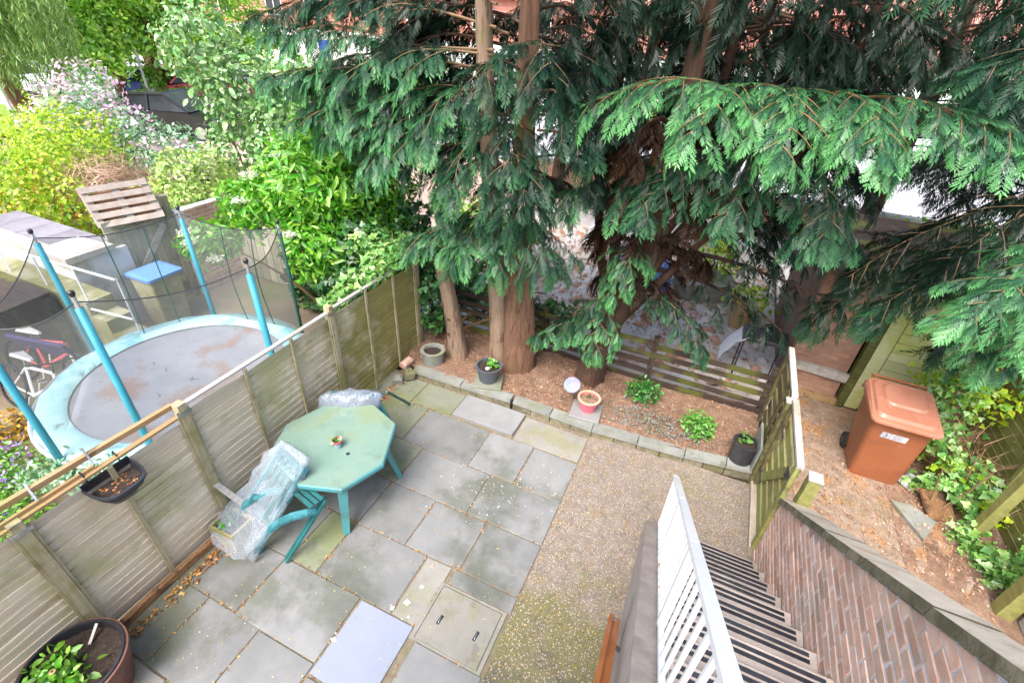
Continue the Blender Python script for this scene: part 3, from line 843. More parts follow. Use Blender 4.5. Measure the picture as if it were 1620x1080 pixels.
# second timber rail just behind the near panel, tied across with galvanised straps
mb = MB(); mb.beam((FX - .10, -.6, 1.625), (FX - .06, 1.68, 1.575), .04, .045)
put('back_rail', mb, m_capwood, fence)
mb = MB(); mb.beam((FX - .012, -.4, 1.53), (FX - .010, 1.02, 1.522), .024, .03)
put('front_rail', mb, m_capwood, fence)
for y in (.66, 1.02):
    mb = MB(); mb.beam((FX + .01, y, 1.552), (FX - .10, y + .02, 1.652), .014, .005)
    put('tie_strap', mb, m_steel, fence)
mb = MB()
for i in range(6):
    a, b = -.6 + i * .38, -.6 + (i + 1) * .38 - .004
    mb.beam((FX + .07 + random.uniform(-.01, .01), a, .03), (FX + .07 + random.uniform(-.01, .01), b, .03), .05, .10)
put('gravel_board', mb, m_sleeper, fence)

# ------------------------------------------------------------------ slatted fence behind the bed
sf = thing('slat_fence', (-1.1, 5.98, .1), 'dark low slatted fence with mossy gaps behind the conifer bed', 'fence')
for k in range(5):
    z = .15 + .15 * k
    for a, b in ((-3.62, -1.94), (-1.92, -.28), (-.26, 1.30)):
        dz = random.uniform(-.012, .012)
        mb = MB(); mb.beam((a, 5.96 + random.uniform(-.006, .006), z + dz), (b, 5.96 + random.uniform(-.006, .006), z + dz + random.uniform(-.012, .012) - .0), .016, .080, up=(0, 0, 1))
        put('slat', mb, m_slat, sf)
for x in (-3.60, -1.93, -.27, 1.27):
    mb = MB(); mb.box(x - .04, x + .04, 5.98, 6.06, -.1, .86)
    put('post', mb, m_slat, sf)

# ------------------------------------------------------------------ gate and fence between patio and alley
def slatted(root, y0, y1, zt, mat, n, x=1.30):
    for k in range(n):
        z = .09 + (zt - .16) * k / (n - 1)
        mb = MB(); mb.beam((x + .012, y0 + .03, z + .02), (x + .012, y1 - .03, z + .02 + random.uniform(-.006, .006)), .016, .118)
        put('board', mb, mat, root)
gate = thing('garden_gate', (1.30, 4.27, 0), 'closed mossy green boarded gate with a diagonal brace beside the steps', 'gate')
slatted(gate, 3.77, 4.76, 1.24, m_gate, 7)
for y in (3.80, 4.735):
    mb = MB(); mb.beam((1.275, y, .06), (1.275, y, 1.26), .075, .032, up=(1, 0, 0))
    put('stile', mb, m_gate if y < 4 else m_gate_dark, gate)
mb = MB(); mb.beam((1.272, 4.66, .20), (1.272, 3.87, 1.12), .028, .10)
put('brace', mb, m_gate, gate)
mb = MB(); mb.beam((1.29, 3.76, 1.285), (1.29, 4.77, 1.285), .06, .035)
put('top_rail', mb, m_greywood, gate)
mb = MB(); mb.box(1.248, 1.258, 3.80, 3.93, 1.06, 1.12); mb.tube([(1.245, 3.84, 1.07), (1.225, 3.84, 1.09), (1.245, 3.84, 1.13)], .008, 6)
put('latch', mb, m_black_plastic, gate)
for y, z in ((4.70, .3), (4.70, 1.0)):
    mb = MB(); mb.box(1.252, 1.258, y - .22, y + .04, z - .018, z + .018)
    put('hinge', mb, m_black_plastic, gate)
af = thing('alley_fence', (1.30, 5.35, 0), 'short dark boarded fence panel between the gate and the slatted fence', 'fence')
slatted(af, 4.86, 5.86, 1.22, m_gate_dark, 7)
mb = MB(); mb.beam((1.29, 4.86, 1.275), (1.29, 5.88, 1.275), .06, .035); put('top_rail', mb, m_greywood, af)
for y in (5.2, 5.82):
    mb = MB(); mb.beam((1.275, y, .06), (1.275, y, 1.25), .06, .03, up=(1, 0, 0)); put('upright', mb, m_gate_dark, af)
def post(name, x, y, w, h, mat, label, cap=None, lean=(0, 0)):
    t = thing(name, (x, y, 0), label, 'post', 'timber posts by the gate and alley')
    mb = MB(); mb.hexa([(x - w / 2, y - w / 2, -.1), (x + w / 2, y - w / 2, -.1), (x + w / 2, y + w / 2, -.1), (x - w / 2, y + w / 2, -.1)],
                       [(x - w / 2 + lean[0], y - w / 2 + lean[1], h), (x + w / 2 + lean[0], y - w / 2 + lean[1], h), (x + w / 2 + lean[0], y + w / 2 + lean[1], h), (x - w / 2 + lean[0], y + w / 2 + lean[1], h)])
    put('shaft', mb, mat, t)
    if cap:
        mb = MB(); mb.cbox((x + lean[0], y + lean[1], h + .012), (w + .02, w + .02, .022), bev=.006)
        put('post_cap', mb, cap, t)
post('gate_post', 1.265, 4.80, .085, 1.24, m_gate_dark, 'dark gate post with a pale sawn top on the far side of the gate', m_greywood)
post('gate_post', 1.435, 3.77, .10, 1.22, m_gate, 'green gate post with a grey cap at the end of the brick wall', m_greywood)
post('alley_post', 3.47, 5.03, .10, 1.45, m_gate, 'mossy leaning post standing in the ivy right of the broken slab', None, (.05, .0))
post('alley_post', 3.50, 4.16, .13, 1.2, m_gate, 'thick dark green post at the edge of the alley path nearest the steps', None)

# ------------------------------------------------------------------ steps, railing, side wall
RISE, RUN, Y0 = .19, .237, 3.512
steps = thing('concrete_steps', (.75, 3.5, 0), 'steep flight of worn concrete steps with double black grip strips', 'steps')
for n in range(1, 16):
    yf = Y0 - RUN * (n - 1)
    mb = MB()
    c = .008
    mb.add([(.376, yf, RISE * (n - 1) - (0.2 if n == 1 else .0)), (1.288, yf, RISE * (n - 1) - (0.2 if n == 1 else .0)), (.376, yf, RISE * n - c), (1.288, yf, RISE * n - c),
            (.376, yf - c, RISE * n), (1.288, yf - c, RISE * n), (.376, yf - RUN, RISE * n), (1.288, yf - RUN, RISE * n), (.376, yf - RUN, RISE * (n - 1) - .05), (1.288, yf - RUN, RISE * (n - 1) - .05)],
           [(0, 2, 3, 1), (2, 4, 5, 3), (4, 6, 7, 5), (0, 8, 6, 4, 2), (1, 3, 5, 7, 9), (8, 9, 7, 6), (0, 1, 9, 8)])
    st = put('step', mb, m_concrete_step, steps)
    for dy in (.026, .068):
        mb = MB(); mb.box(.40 + random.uniform(-.01, .01), 1.245 + random.uniform(-.006, .006), yf - dy - .024, yf - dy, RISE * n - .002, RISE * n + .006)
        put('grip_strip', mb, m_strip, st)
mb = MB()
mb.prism([(Y0 - .001, -.2), (Y0 - .001, .0), (Y0 - RUN * 15, RISE * 15 - .2), (Y0 - RUN * 15 - 1.6, RISE * 15 - .2), (Y0 - RUN * 15 - 1.6, -.2)], .214, 1.287, 'x')
put('flight_core', mb, m_concrete_step, steps)
mb = MB(); mb.box(-.9, 1.29, Y0 - RUN * 15 - 1.6, Y0 - RUN * 15, RISE * 15 - .18, RISE * 15 - .001)
put('landing', mb, m_concrete_step, steps)

mb = MB()
mb.prism([(Y0 + .02, -.2), (Y0 + .02, .16), (Y0 - RUN * 15, RISE * 15 + .14), (Y0 - RUN * 15 - .2, RISE * 15 + .14), (Y0 - RUN * 15 - .2, -.2)], .205, .375, 'x')
put('side_wall', mb, m_concrete_step, steps)

rail = thing('stair_railing', (.335, 2.2, 0), 'white painted metal railing sloping beside the concrete steps', 'railing')
RX = .335
lb = lambda y: .165 + .80 * (3.555 - y)          # bottom rail height along the slope
lt = lambda y: .885 + .80 * (3.555 - y)
mb = MB(); mb.beam((RX, 3.58, lt(3.58)), (RX, -.1, lt(-.1)), .052, .022)
put('handrail', mb, m_white, rail)
mb = MB(); mb.beam((RX, 3.58, lb(3.58)), (RX, -.1, lb(-.1)), .03, .018)
put('bottom_rail', mb, m_white, rail)
y = 3.545
k = 0
while y > 0:
    w = .045 if k % 8 == 0 else .018
    mb = MB(); mb.box(RX - .009 if k % 8 else RX - .014, RX + .009 if k % 8 else RX + .014, y - w / 2, y + w / 2, lb(y) - (.0 if k % 8 else .16), lt(y) - .002)
    put('post' if k % 8 == 0 else 'baluster', mb, m_white, rail)
    y -= .118
    k += 1
for y in (2.35, 2.02, 2.42):
    mb = MB(); mb.cbox((RX, y, lb(y) + .012), (.034, .03, .012)); put('rust_patch', mb, m_rust, rail)

orail = thing('timber_handrail', (.13, 1.4, .8), 'orange-brown varnished timber rail with a screw in its end beside the steps', 'handrail')
p, q = Vector((.125, 2.03, .80)), Vector((.125, .55, 2.02))
mb = MB(); mb.beam(p, q, .085, .045)
put('rail_body', mb, m_orange_wood, orail)
dv = (q - p).normalized()
mb = MB(); mb.beam(p + Vector((-.028, 0, 0.035)) + dv * .0, q + Vector((-.028, 0, .035)), .03, .04)
put('rail_lip', mb, m_orange_wood, orail)
mb = MB(); mb.lathe((p.x, p.y - .02, p.z + .045), [(.018, 0), (.018, .008), (.006, .010)], 12); put('screw_head', mb, m_steel, orail)
for s in (.35, 1.2):
    c = p + dv * s
    mb = MB(); mb.beam(c + Vector((0, 0, -.02)), c + Vector((.095, 0, -.06)), .03, .012); put('wall_bracket', mb, m_steel, orail)

bw = thing('brick_wall', (1.40, 2.4, 0), 'sloping old red brick wall with mossy stone coping beside the steps', 'wall')
ctop = lambda y: .81 + .80 * (3.84 - y)
WX0, WX1 = 1.292, 1.50
mb = MB(); mb.prism([(3.86, -.1), (3.86, ctop(3.86) - .085), (.2, ctop(.2) - .085), (.2, -.1)], WX0 + .006, WX1, 'x')
put('wall_core', mb, m_mortar, bw)
def brick_mesh(L, seed):
    r = random.Random(seed)
    j = lambda a=.004: r.uniform(-a, a)
    mb = MB()
    h = .060
    b = .005
    base = [(0, 0 + j(), 0 + j()), (0, L + j(), j()), (0, L + j(), h + j()), (0, j(), h + j())]
    d = r.uniform(.003, .007)
    front = [(-d, y + (b if y < L / 2 else -b), z + (b if z < h / 2 else -b)) for _, y, z in base]
    mb.add(base + front, [(0, 1, 5, 4), (1, 2, 6, 5), (2, 3, 7, 6), (3, 0, 4, 7), (7, 4, 5, 6)])
    return mb.mesh('brick')
full = [brick_mesh(.213, s) for s in range(6)]
half = [brick_mesh(.100, s + 20) for s in range(4)]
cz, row = .0, 0
nb = 0
def clipped(y0, y1, z0, z1):
    """brick outline below the sloping bed of the coping"""
    lim = lambda y_: ctop(y_) - .088
    out = []
    poly = [(y0, z0), (y1, z0), (y1, z1), (y0, z1)]
    for (ya, za), (yb, zb) in zip(poly, poly[1:] + poly[:1]):
        fa, fb = lim(ya) - za, lim(yb) - zb
        if fa >= 0: out.append((ya, za))
        if fa * fb < 0:
            t = fa / (fa - fb)
            out.append((ya + (yb - ya) * t, za + (zb - za) * t))
    return out
while cz < 2.7:
    y = 3.83 - (.1125 if row % 2 else 0)
    if row % 2 and ctop(3.83) - .1 > cz + .066:
        inst('brick', random.choice(half), m_brick, bw, (WX0 + .006, 3.73, cz)); nb += 1
    while y - .225 > .95:
        y0 = y - .213
        if cz + .065 > RISE * ((Y0 - y0) / RUN) - .30 and nb < 298:
            if cz + .062 < ctop(y) - .088:
                inst('brick', random.choice(full), m_brick, bw, (WX0 + .006, y0, cz)); nb += 1
            elif cz + .03 < ctop(y0) - .088:
                pl = clipped(y0, y, cz, cz + .060)
                if len(pl) >= 3:
                    mb = MB(); mb.prism(pl, WX0 + .0065, WX0 + .001, 'x'); put('brick', mb, m_brick, bw); nb += 1
        y -= .225
    cz += .075
    row += 1
y = 3.88
while y > .2:
    L = random.uniform(.52, .62)
    y2 = y - L
    mb = MB()
    a = random.uniform(-.006, .006)
    f = [(WX0 - .028 + a, y, ctop(y) - .07), (WX1 + .015, y, ctop(y) - .07), (WX1 + .015, y2 + .008, ctop(y2) - .07), (WX0 - .028 + a, y2 + .008, ctop(y2) - .07)]
    g = [(WX0 - .022 + a, y, ctop(y) + a), (WX1 + .01, y, ctop(y) + a), (WX1 + .01, y2 + .008, ctop(y2) + a), (WX0 - .022 + a, y2 + .008, ctop(y2) + a)]
    mb.hexa([f[0], f[3], f[2], f[1]], [g[0], g[3], g[2], g[1]])
    cs = put('coping_stone', mb, m_coping, bw)
    cs.data.materials.append(m_coping_top)
    cs.data.polygons[1].material_index = 1
    y = y2

# ------------------------------------------------------------------ table, chairs and plastic covers
table = thing('garden_table', (-2.95, 2.58, 0), 'eight-sided dirty green plastic garden table standing on the patio by the fence', 'table')
OCT = [(-3.42, 2.14), (-2.87, 1.975), (-2.48, 2.11), (-2.325, 2.54), (-2.55, 3.07), (-2.95, 3.21), (-3.42, 3.00), (-3.58, 2.53)]
cx, cy = -2.95, 2.58
def scaled(k):
    return [(cx + (x - cx) * k, cy + (y - cy) * k) for x, y in OCT]
mb = MB()
rings = [(scaled(.975), .665), (scaled(.995), .672), (scaled(1.0), .70), (scaled(.993), .718), (scaled(.975), .724)]
vs = [(x, y, z) for r, z in rings for x, y in r]
fs = [tuple(range(7, -1, -1))] + [(k * 8 + i, k * 8 + (i + 1) % 8, (k + 1) * 8 + (i + 1) % 8, (k + 1) * 8 + i) for k in range(4) for i in range(8)] + [tuple(range(32, 40))]
mb.add(vs, fs)
top = put('tabletop', mb, m_teal, table)
mb = MB(); mb.prism(scaled(.974), .7245, .7275)
put('top_surface', mb, m_table_top, top)
mb = MB(); mb.lathe((-2.72, 2.49, .728), [(.02, 0), (.018, .003), (.012, .001)], 12); put('parasol_hole_cap', mb, m_black_plastic, top)
for (tx, ty), (fx, fy) in (((-2.55, 2.19), (-2.56, 2.13)), ((-2.60, 2.88), (-2.50, 2.98)), ((-3.30, 2.26), (-3.42, 2.14)), ((-3.28, 2.88), (-3.38, 3.0))):
    d = Vector((fx - cx, fy - cy, 0)).normalized()
    sdv = Vector((-d.y, d.x, 0))
    T, Fp = Vector((tx, ty, .67)), Vector((fx, fy, 0))
    w0, w1, t0 = .05, .034, .026
    c = lambda b, w, i, j: tuple(b + sdv * (i * w) + d * (j * t0))
    mid = (T + Fp) / 2 - d * .02 + Vector((0, 0, .02))
    mb = MB()
    mb.hexa([c(Fp, w1, -1, -1), c(Fp, w1, 1, -1), c(Fp, w1, 1, 1), c(Fp, w1, -1, 1)], [c(mid, w1 + .006, -1, -1), c(mid, w1 + .006, 1, -1), c(mid, w1 + .006, 1, 1), c(mid, w1 + .006, -1, 1)])
    mb.hexa([c(mid, w1 + .006, -1, -1), c(mid, w1 + .006, 1, -1), c(mid, w1 + .006, 1, 1), c(mid, w1 + .006, -1, 1)], [c(T, w0, -1, -1), c(T, w0, 1, -1), c(T, w0, 1, 1), c(T, w0, -1, 1)])
    put('leg', mb, m_teal, table)

pot = thing('small_plant_pot', (-2.87, 2.52, .7275), 'tiny pale blue pot with pink rim and a green seedling on the table', 'plant pot')
mb = MB(); mb.lathe((-2.87, 2.52, .7276), [(.034, 0), (.043, .075), (.043, .078), (.036, .072), (.0, .068)], 20, close=False); put('pot_body', mb, m_bluepot, pot, smooth=True)
mb = MB(); mb.lathe((-2.87, 2.52, .7276), [(.0435, .072), (.05, .074), (.05, .098), (.043, .098), (.041, .08)], 20, close=False); put('pot_rim', mb, m_pinkpot, pot)
mb = MB(); mb.lathe((-2.87, 2.52, .7276), [(.0425, .082), (.0, .086)], 16, close=False); put('soil', mb, m_pot_soil, pot)
P = np.array([(-2.87, 2.52, .82)]) + rng.normal(size=(26, 3)) * np.array((.016, .016, .010))
V, F, T = leaves(oval_leaf(), P, unit(rng.normal(size=(26, 3)) + (0, 0, 1.6)), .034)
put_raw('seedling', V, F, l_mint, pot, T)
mb = MB(); mb.cbox((-2.838, 2.545, .845), (.022, .004, .028), Matrix.Rotation(.3, 3, 'Y')); put('plant_tag', mb, m_white, pot)

def bent(p, q, sag, n=7):
    p, q = Vector(p), Vector(q)
    return [p.lerp(q, i / n) + Vector((0, 0, sag * math.sin(math.pi * i / n))) for i in range(n + 1)]
chair = thing('folding_chair', (-3.0, 1.85, 0), 'green slatted folding chair under clear plastic, tipped against the table', 'chair', 'garden chairs at the table')
A0, A1 = Vector((-3.17, 1.56, .02)), Vector((-2.87, 2.10, .84))     # right back rail, foot to top
B0, B1 = Vector((-3.58, 1.60, .02)), Vector((-3.26, 2.20, .84))
for a, b in ((A0, A1), (B0, B1)):
    mb = MB(); mb.beam(a, b, .034, .055); put('back_rail', mb, m_chair_light, chair)
nrm = (A1 - A0).cross(B0 - A0).normalized()
for i in range(5):
    t = Vector.lerp(A0, B0, (i + .5) / 5)
    e = Vector.lerp(A1, B1, (i + .5) / 5)
    d = e - t
    mb = MB(); mb.beam(t + d * .34, e - d * .03, .05, .014, up=nrm); put('back_slat', mb, m_chair, chair)
for t in (.33, .97):
    mb = MB(); mb.beam(A0.lerp(A1, t), B0.lerp(B1, t), .05, .022, up=nrm); put('cross_bar', mb, m_chair, chair)
L0, L1 = Vector((-2.845, 1.615, .02)), Vector((-2.615, 2.03, .60))
off = Vector((-.42, .085, 0))
for o in (Vector((0, 0, 0)), off):
    for s in (0, .055):
        mb = MB(); mb.beam(L0 + o + Vector((-s * .6, s * .5, 0)), L1 + o + Vector((-s * .6, s * .5, 0)), .026, .026); put('leg', mb, m_chair, chair)
for i in range(3):
    z = Vector((-.02 - i * .01, -.022 - i * .055, .012 + i * .004))
    a = L1 + z; b = L1 + off + z
    mb = MB(); mb.beam(a, b, .038, .02); put('seat_slat', mb, m_chair, chair)
am = MB()
pts = [Vector((-2.66, 1.95, .50)), Vector((-2.70, 1.87, .545)), Vector((-2.78, 1.78, .56)), Vector((-2.86, 1.70, .53)), Vector((-2.95, 1.63, .44))]
for a, b in zip(pts, pts[1:]):
    am.beam(a, b + (b - a) * .05, .075, .03)
put('arm', am, m_chair_light, chair)
am = MB()
for a, b in zip(pts, pts[1:]):
    am.beam(a + off, b + off + (b - a) * .05, .075, .03)
put('arm', am, m_chair_light, chair)

def draped(axis0, axis1, side, halfw, thick, name, mat, label, group, seed, lower_ext=.05, n=22, m=26):
    """plastic sack pulled over a leaning chair back: a crumpled closed skin round the back"""
    r = np.random.default_rng(seed)
    a0, a1, sd_ = np.array(axis0), np.array(axis1), unit(np.array(side))
    ax = a1 - a0
    L = np.linalg.norm(ax)
    ax = ax / L
    nr = np.cross(sd_, ax)
    V = []
    ph = r.random(6) * 6.28
    for i in range(n + 1):
        t = i / n
        w = halfw(t)
        th = thick(t)
        for k in range(m):
            an = 2 * math.pi * k / m
            ca, sa = math.cos(an), math.sin(an)
            ca = math.copysign(abs(ca) ** .6, ca)
            sa = math.copysign(abs(sa) ** .75, sa)
            cr = .014 * math.sin(an * 5 + t * 9 + ph[0]) + .012 * math.sin(an * 9 - t * 14 + ph[1]) + .010 * math.sin(t * 27 + an * 3 + ph[2]) + .006 * r.normal()
            p = a0 + ax * (t * L) + sd_ * ca * (w + cr) + nr * sa * (th + cr * 1.2)
            if t == 0: p = p + ax * .03 * math.sin(an * 3 + ph[3])
            V.append(tuple(p))
    F = [(i * m + k, i * m + (k + 1) % m, (i + 1) * m + (k + 1) % m, (i + 1) * m + k) for i in range(n) for k in range(m)]
    F.append(tuple(range(n * m, (n + 1) * m)))
    mb = MB(); mb.add(V, F)
    o = put(name, mb, mat, None, smooth=True, label=label, cat='plastic cover', group=group)
    return o
draped((-3.42, 1.50, .06), (-3.05, 2.18, .93), (-.42, .07, 0),
       lambda t: .285 - .03 * t - .10 * max(0, t - .8) * 4 + .02 * math.sin(t * 8), lambda t: .10 * (1 - .45 * t) + .015 * math.sin(t * 11),
       'plastic_cover', m_bag, 'long clear crumpled plastic sack pulled over the folding chair', 'plastic covers', 3)
chair2 = thing('folding_chair', (-3.2, 3.35, 0), 'garden chair behind the far side of the table, mostly hidden by plastic', 'chair', 'garden chairs at the table')
c0, c1 = Vector((-3.50, 3.42, .02)), Vector((-3.42, 3.06, .82))
e0, e1 = Vector((-3.10, 3.62, .02)), Vector((-2.98, 3.26, .82))
for a, b in ((c0, c1), (e0, e1)):
    mb = MB(); mb.beam(a, b, .034, .05); put('back_rail', mb, m_chair_light, chair2)
for i in range(4):
    t = c0.lerp(e0, (i + .5) / 4); e = c1.lerp(e1, (i + .5) / 4)
    mb = MB(); mb.beam(t.lerp(e, .4), t.lerp(e, .97), .05, .014, up=(0, 1, 0)); put('back_slat', mb, m_chair, chair2)
for a, b in ((c0, e0), (c1, e1)):
    mb = MB(); mb.beam(a.lerp(c1 if a == c0 else c0, .4) if a == c0 else a, b.lerp(e1, .4) if b == e0 else b, .04, .02); put('cross_bar', mb, m_chair, chair2)
for a in (c0, e0):
    mb = MB(); mb.beam(a + Vector((0, .42, 0)), a + Vector((.02, -.02, .55)), .028, .028); put('leg', mb, m_chair, chair2)
V, F, n, m = [], [], 18, 12
r2 = np.random.default_rng(8)
for i in range(n + 1):
    t = i / n
    x, y = -3.50 + .60 * t, 2.99 + .33 * t
    hh = .80 + .05 * math.sin(math.pi * t) ** .5
    for k in range(m + 1):
        s = k / m - .5
        d = np.array((.46, -.88))
        wdt = .34 * (math.sin(math.pi * (.1 + .8 * t))) ** .6
        z = hh - 1.0 * s * s * .5 + .012 * math.sin(t * 23 + s * 9) + .009 * math.sin(s * 31 + t * 7) + .004 * r2.normal() - (0.25 * max(0, s - .3))
        V.append((x + d[0] * s * wdt - .10 * max(0, s), y + d[1] * s * wdt, z))
for i in range(n):
    for k in range(m):
        a = i * (m + 1) + k
        F.append((a, a + 1, a + m + 2, a + m + 1))
mb = MB(); mb.add(V, F)
o = put('plastic_cover', mb, m_bag2, None, smooth=True, label='folded bluish plastic sheet over the chair at the far table edge', cat='plastic cover', group='plastic covers')
o.modifiers.new('thickness', 'SOLIDIFY').thickness = .012

# ------------------------------------------------------------------ pots and planters
def round_pot(name, c, r0, r1, h, mat, label, soil=None, wall=.02, n=28, rim=None, cat='plant pot'):
    t = thing(name, c, label, cat, None)
    mb = MB(); mb.lathe(c, [(r0, 0), (r0 + (r1 - r0) * .9, h * .86), (r1, h * .9), (r1 + .006, h), (r1 - wall, h), (r1 - wall - .004, h * .8), (0, h * .78)], n, close=False)
    put('pot_body', mb, mat, t, smooth=False)
    mb = MB(); mb.lathe(c, [(r1 - wall - .001, h * .82), (r1 * .5, h * .845), (0, h * .85)], 20, close=False)
    put('soil', mb, soil or m_pot_soil, t)
    if rim:
        mb = MB(); mb.lathe(c, [(r1 + .004, h * .93), (r1 + .010, h * .95), (r1 + .008, h + .006), (r1 - wall, h + .006), (r1 - wall - .002, h * .93)], n, close=False)
        put('pot_rim', mb, rim, t)
    return t
def plant(parent, name, c, rad, h, n, size, template, mat, spread=1.0):
    P, Nn = blob_points([(c[0], c[1], c[2] + h * .5, rad, rad, h * .55)], n, .8)
    V, F, T = leaves(template, P, unit(Nn + np.array((0, 0, .8))), size, spread)
    return put_raw(name, V, F, mat, parent, T)
def bed_z(x, y):
    return .115
round_pot('concrete_planter', (-3.25, 4.90, .10), .15, .175, .24, m_stone, 'round pale concrete planter of dark soil in the bed corner by the fence', wall=.045)
t = round_pot('plastic_pot', (-2.31, 4.86, .165), .125, .178, .25, m_grey_plastic, 'slate grey plastic pot on a slab before the double trunk')
plant(t, 'leaves', (-2.27, 4.90, .38), .09, .10, 60, .05, oval_leaf(), l_mint)
mb = MB(); mb.lathe((-2.30, 4.80, .395), [(.03, 0), (.03, .012), (.012, .014)], 14); put('white_cap', mb, m_white, t)
for s in (-1, 1):
    mb = MB(); mb.cbox((-2.31 + s * .185 * .8, 4.86 + s * .185 * .55, .405), (.05, .05, .018), Matrix.Rotation(.6, 3, 'Z')); put('lug', mb, m_grey_plastic, t)
mb = MB(); mb.cbox((-2.30, 4.85, .142), (.40, .36, .045), Matrix.Rotation(.30, 3, 'Z'), bev=.006)
put('stepping_slab', mb, m_slab_green, None, label='small mossy slab under the slate grey pot', cat='paving slab', group='loose slabs in the bed')
t = round_pot('pink_pot', (-.86, 4.92, .165), .095, .145, .19, m_pinkpot, 'bright pink pot with a buff rim standing on a pale slab', rim=m_terracotta, soil=m_soil)
plant(t, 'leaves', (-.86, 4.94, .33), .06, .06, 30, .05, long_leaf(), l_boxleaf)
mb = MB(); mb.cbox((-.865, 4.88, .142), (.40, .36, .045), Matrix.Rotation(.10, 3, 'Z'), bev=.006)
put('stepping_slab', mb, m_slab_light, None, label='small pale slab under the bright pink pot', cat='paving slab', group='loose slabs in the bed')
sp = thing('garden_spinner', (-1.13, 4.96, .1), 'pale blue and pink round disc on a stick beside the pink pot', 'ornament')
mb = MB(); mb.tube([(-1.08, 4.98, .1), (-1.12, 4.98, .45)], .006, 6); put('stick', mb, m_twig, sp)
dn = Matrix.Rotation(math.radians(38), 3, 'X') @ Matrix.Rotation(math.radians(-12), 3, 'Y')
mb = MB(); mb.lathe((0, 0, 0), [(.105, -.004), (.112, 0), (.105, .006), (.07, .01), (.03, .016), (0, .018)], 26)
mb.v = [tuple(Vector((-1.125, 4.965, .44)) + Matrix.Rotation(math.radians(35), 3, 'X') @ Vector(v)) for v in mb.v]
put('disc', mb, m_spinner, sp, smooth=False)
t = round_pot('dark_pot', (1.07, 4.95, .11), .13, .145, .30, m_black_plastic, 'dark brown plastic pot at the right end of the bed by the gate')
plant(t, 'leaves', (1.05, 5.02, .36), .08, .08, 26, .05, oval_leaf(), l_mint)
mb = MB(); mb.cbox((1.205, 5.02, .32), (.025, .46, .42), Matrix.Rotation(.06, 3, 'X'))
put('slate_stake', mb, m_stone, None, label='upright thin grey slab edge standing behind the dark pot', cat='slab')
for i, (x, y, rr, lab) in enumerate(((-.25, 5.58, .25, 'bushy low green plant in the bed close under the slats'), (.53, 5.22, .22, 'bushy low green plant nearer the dark pot in the gravelly soil'))):
    t = thing('bedding_plant', (x, y, .11), lab, 'plant', 'two green clumps in the bed')
    plant(t, 'leaves', (x, y, .10), rr, .26, 520, .05, oval_leaf(), l_mint if i else l_boxleaf)
    mb = MB()
    for k in range(7):
        a = k * .9
        mb.tube([(x, y, .1), (x + .1 * math.cos(a), y + .1 * math.sin(a), .24)], .004, 5)
    put('stems', mb, m_twig, t)

# corner stones by the fence
for i, (x, y, z, s, lab, mt) in enumerate(((-3.50, 4.36, .07, (.13, .11, .14), 'pale lump of stone on the slabs in the patio corner', m_stone),
                                           (-3.52, 4.62, .20, (.20, .11, .10), 'old red brick lying on top of the corner stones', m_brick),
                                           (-3.42, 4.52, .10, (.15, .13, .13), 'mossy grey rock wedged beside the corner kerb', m_stone_face))):
    mb = MB(); mb.cbox((x, y, z), s, Matrix.Rotation(.5 + i, 3, 'Z') @ Matrix.Rotation(.2, 3, 'X'), bev=.03)
    put('corner_stone', mb, mt, None, label=lab, cat='stone', group='stones in the patio corner')

# half-barrel planter in the near corner
bar = thing('barrel_planter', (-3.37, .22, 0), 'big round brown tub of dark soil and bright green leaves in the near corner', 'planter')
mb = MB(); mb.lathe((-3.37, .22, 0), [(.25, 0), (.325, .36), (.335, .37), (.335, .40), (.318, .405)], 40, close=False); put('tub_side', mb, m_terracotta_brown, bar, smooth=False)
mb = MB(); mb.lathe((-3.37, .22, 0), [(.322, .404), (.316, .418), (.296, .418), (.288, .34)], 40, close=False); put('tub_rim', mb, m_black_plastic, bar)
mb = MB(); mb.lathe((-3.37, .22, 0), [(.292, .335), (.15, .35), (0, .352)], 30, close=False); put('soil', mb, m_pot_soil, bar)
P = np.stack([-3.37 + rng.normal(size=260) * .10, .12 + rng.normal(size=260) * .085, .37 + rng.random(260) * .13], -1)
P = P[(np.hypot(P[:, 0] + 3.37, P[:, 1] - .22) < .29)]
V, F, T = leaves(oval_leaf(), P, unit(rng.normal(size=P.shape) * .6 + (0, 0, 1)), .058)
put_raw('leaves', V, F, l_bed, bar, T)
mb = MB(); mb.lathe((-3.35, .13, .50), [(0, 0), (.016, .006), (.02, .016), (.008, .02)], 10, close=False); put('orange_flower', mb, m_capwood, bar)
mb = MB(); mb.beam((-3.50, .47, .415), (-3.44, .36, .36), .02, .006); put('plant_tag', mb, m_greywood, bar)

# hanging half basket on the fence
bk = thing('wall_planter', (-3.66, 1.05, 1.2), 'black half-round plastic trough of soil hooked on the near fence panel', 'planter')
n = 22
def half(r, z, k=.72):
    P_ = []
    for i in range(n + 1):
        t = math.pi * i / n - math.pi / 2
        ca, sa = math.cos(t), math.sin(t)
        ca, sa = math.copysign(abs(ca) ** .6, ca), math.copysign(abs(sa) ** .6, sa)
        P_.append((-3.675 + r * 1.55 * ca, 1.05 + r * 1.0 * sa, z))
    return P_
rg = [half(.10, 1.24), half(.165, 1.395), half(.178, 1.40), half(.178, 1.42), half(.162, 1.42), half(.155, 1.345)]
vs = [p for r in rg for p in r]
w = n + 1
fs = [(k * w + i, k * w + i + 1, (k + 1) * w + i + 1, (k + 1) * w + i) for k in range(5) for i in range(n)] + [tuple(range(n, -1, -1))]
mb = MB(); mb.add(vs, fs); mb.box(-3.692, -3.676, .88, 1.22, 1.385, 1.455)
put('trough', mb, m_black_plastic, bk)
mb = MB(); mb.add(half(.157, 1.352), [tuple(range(n + 1))]); put('soil', mb, m_pot_soil, bk)
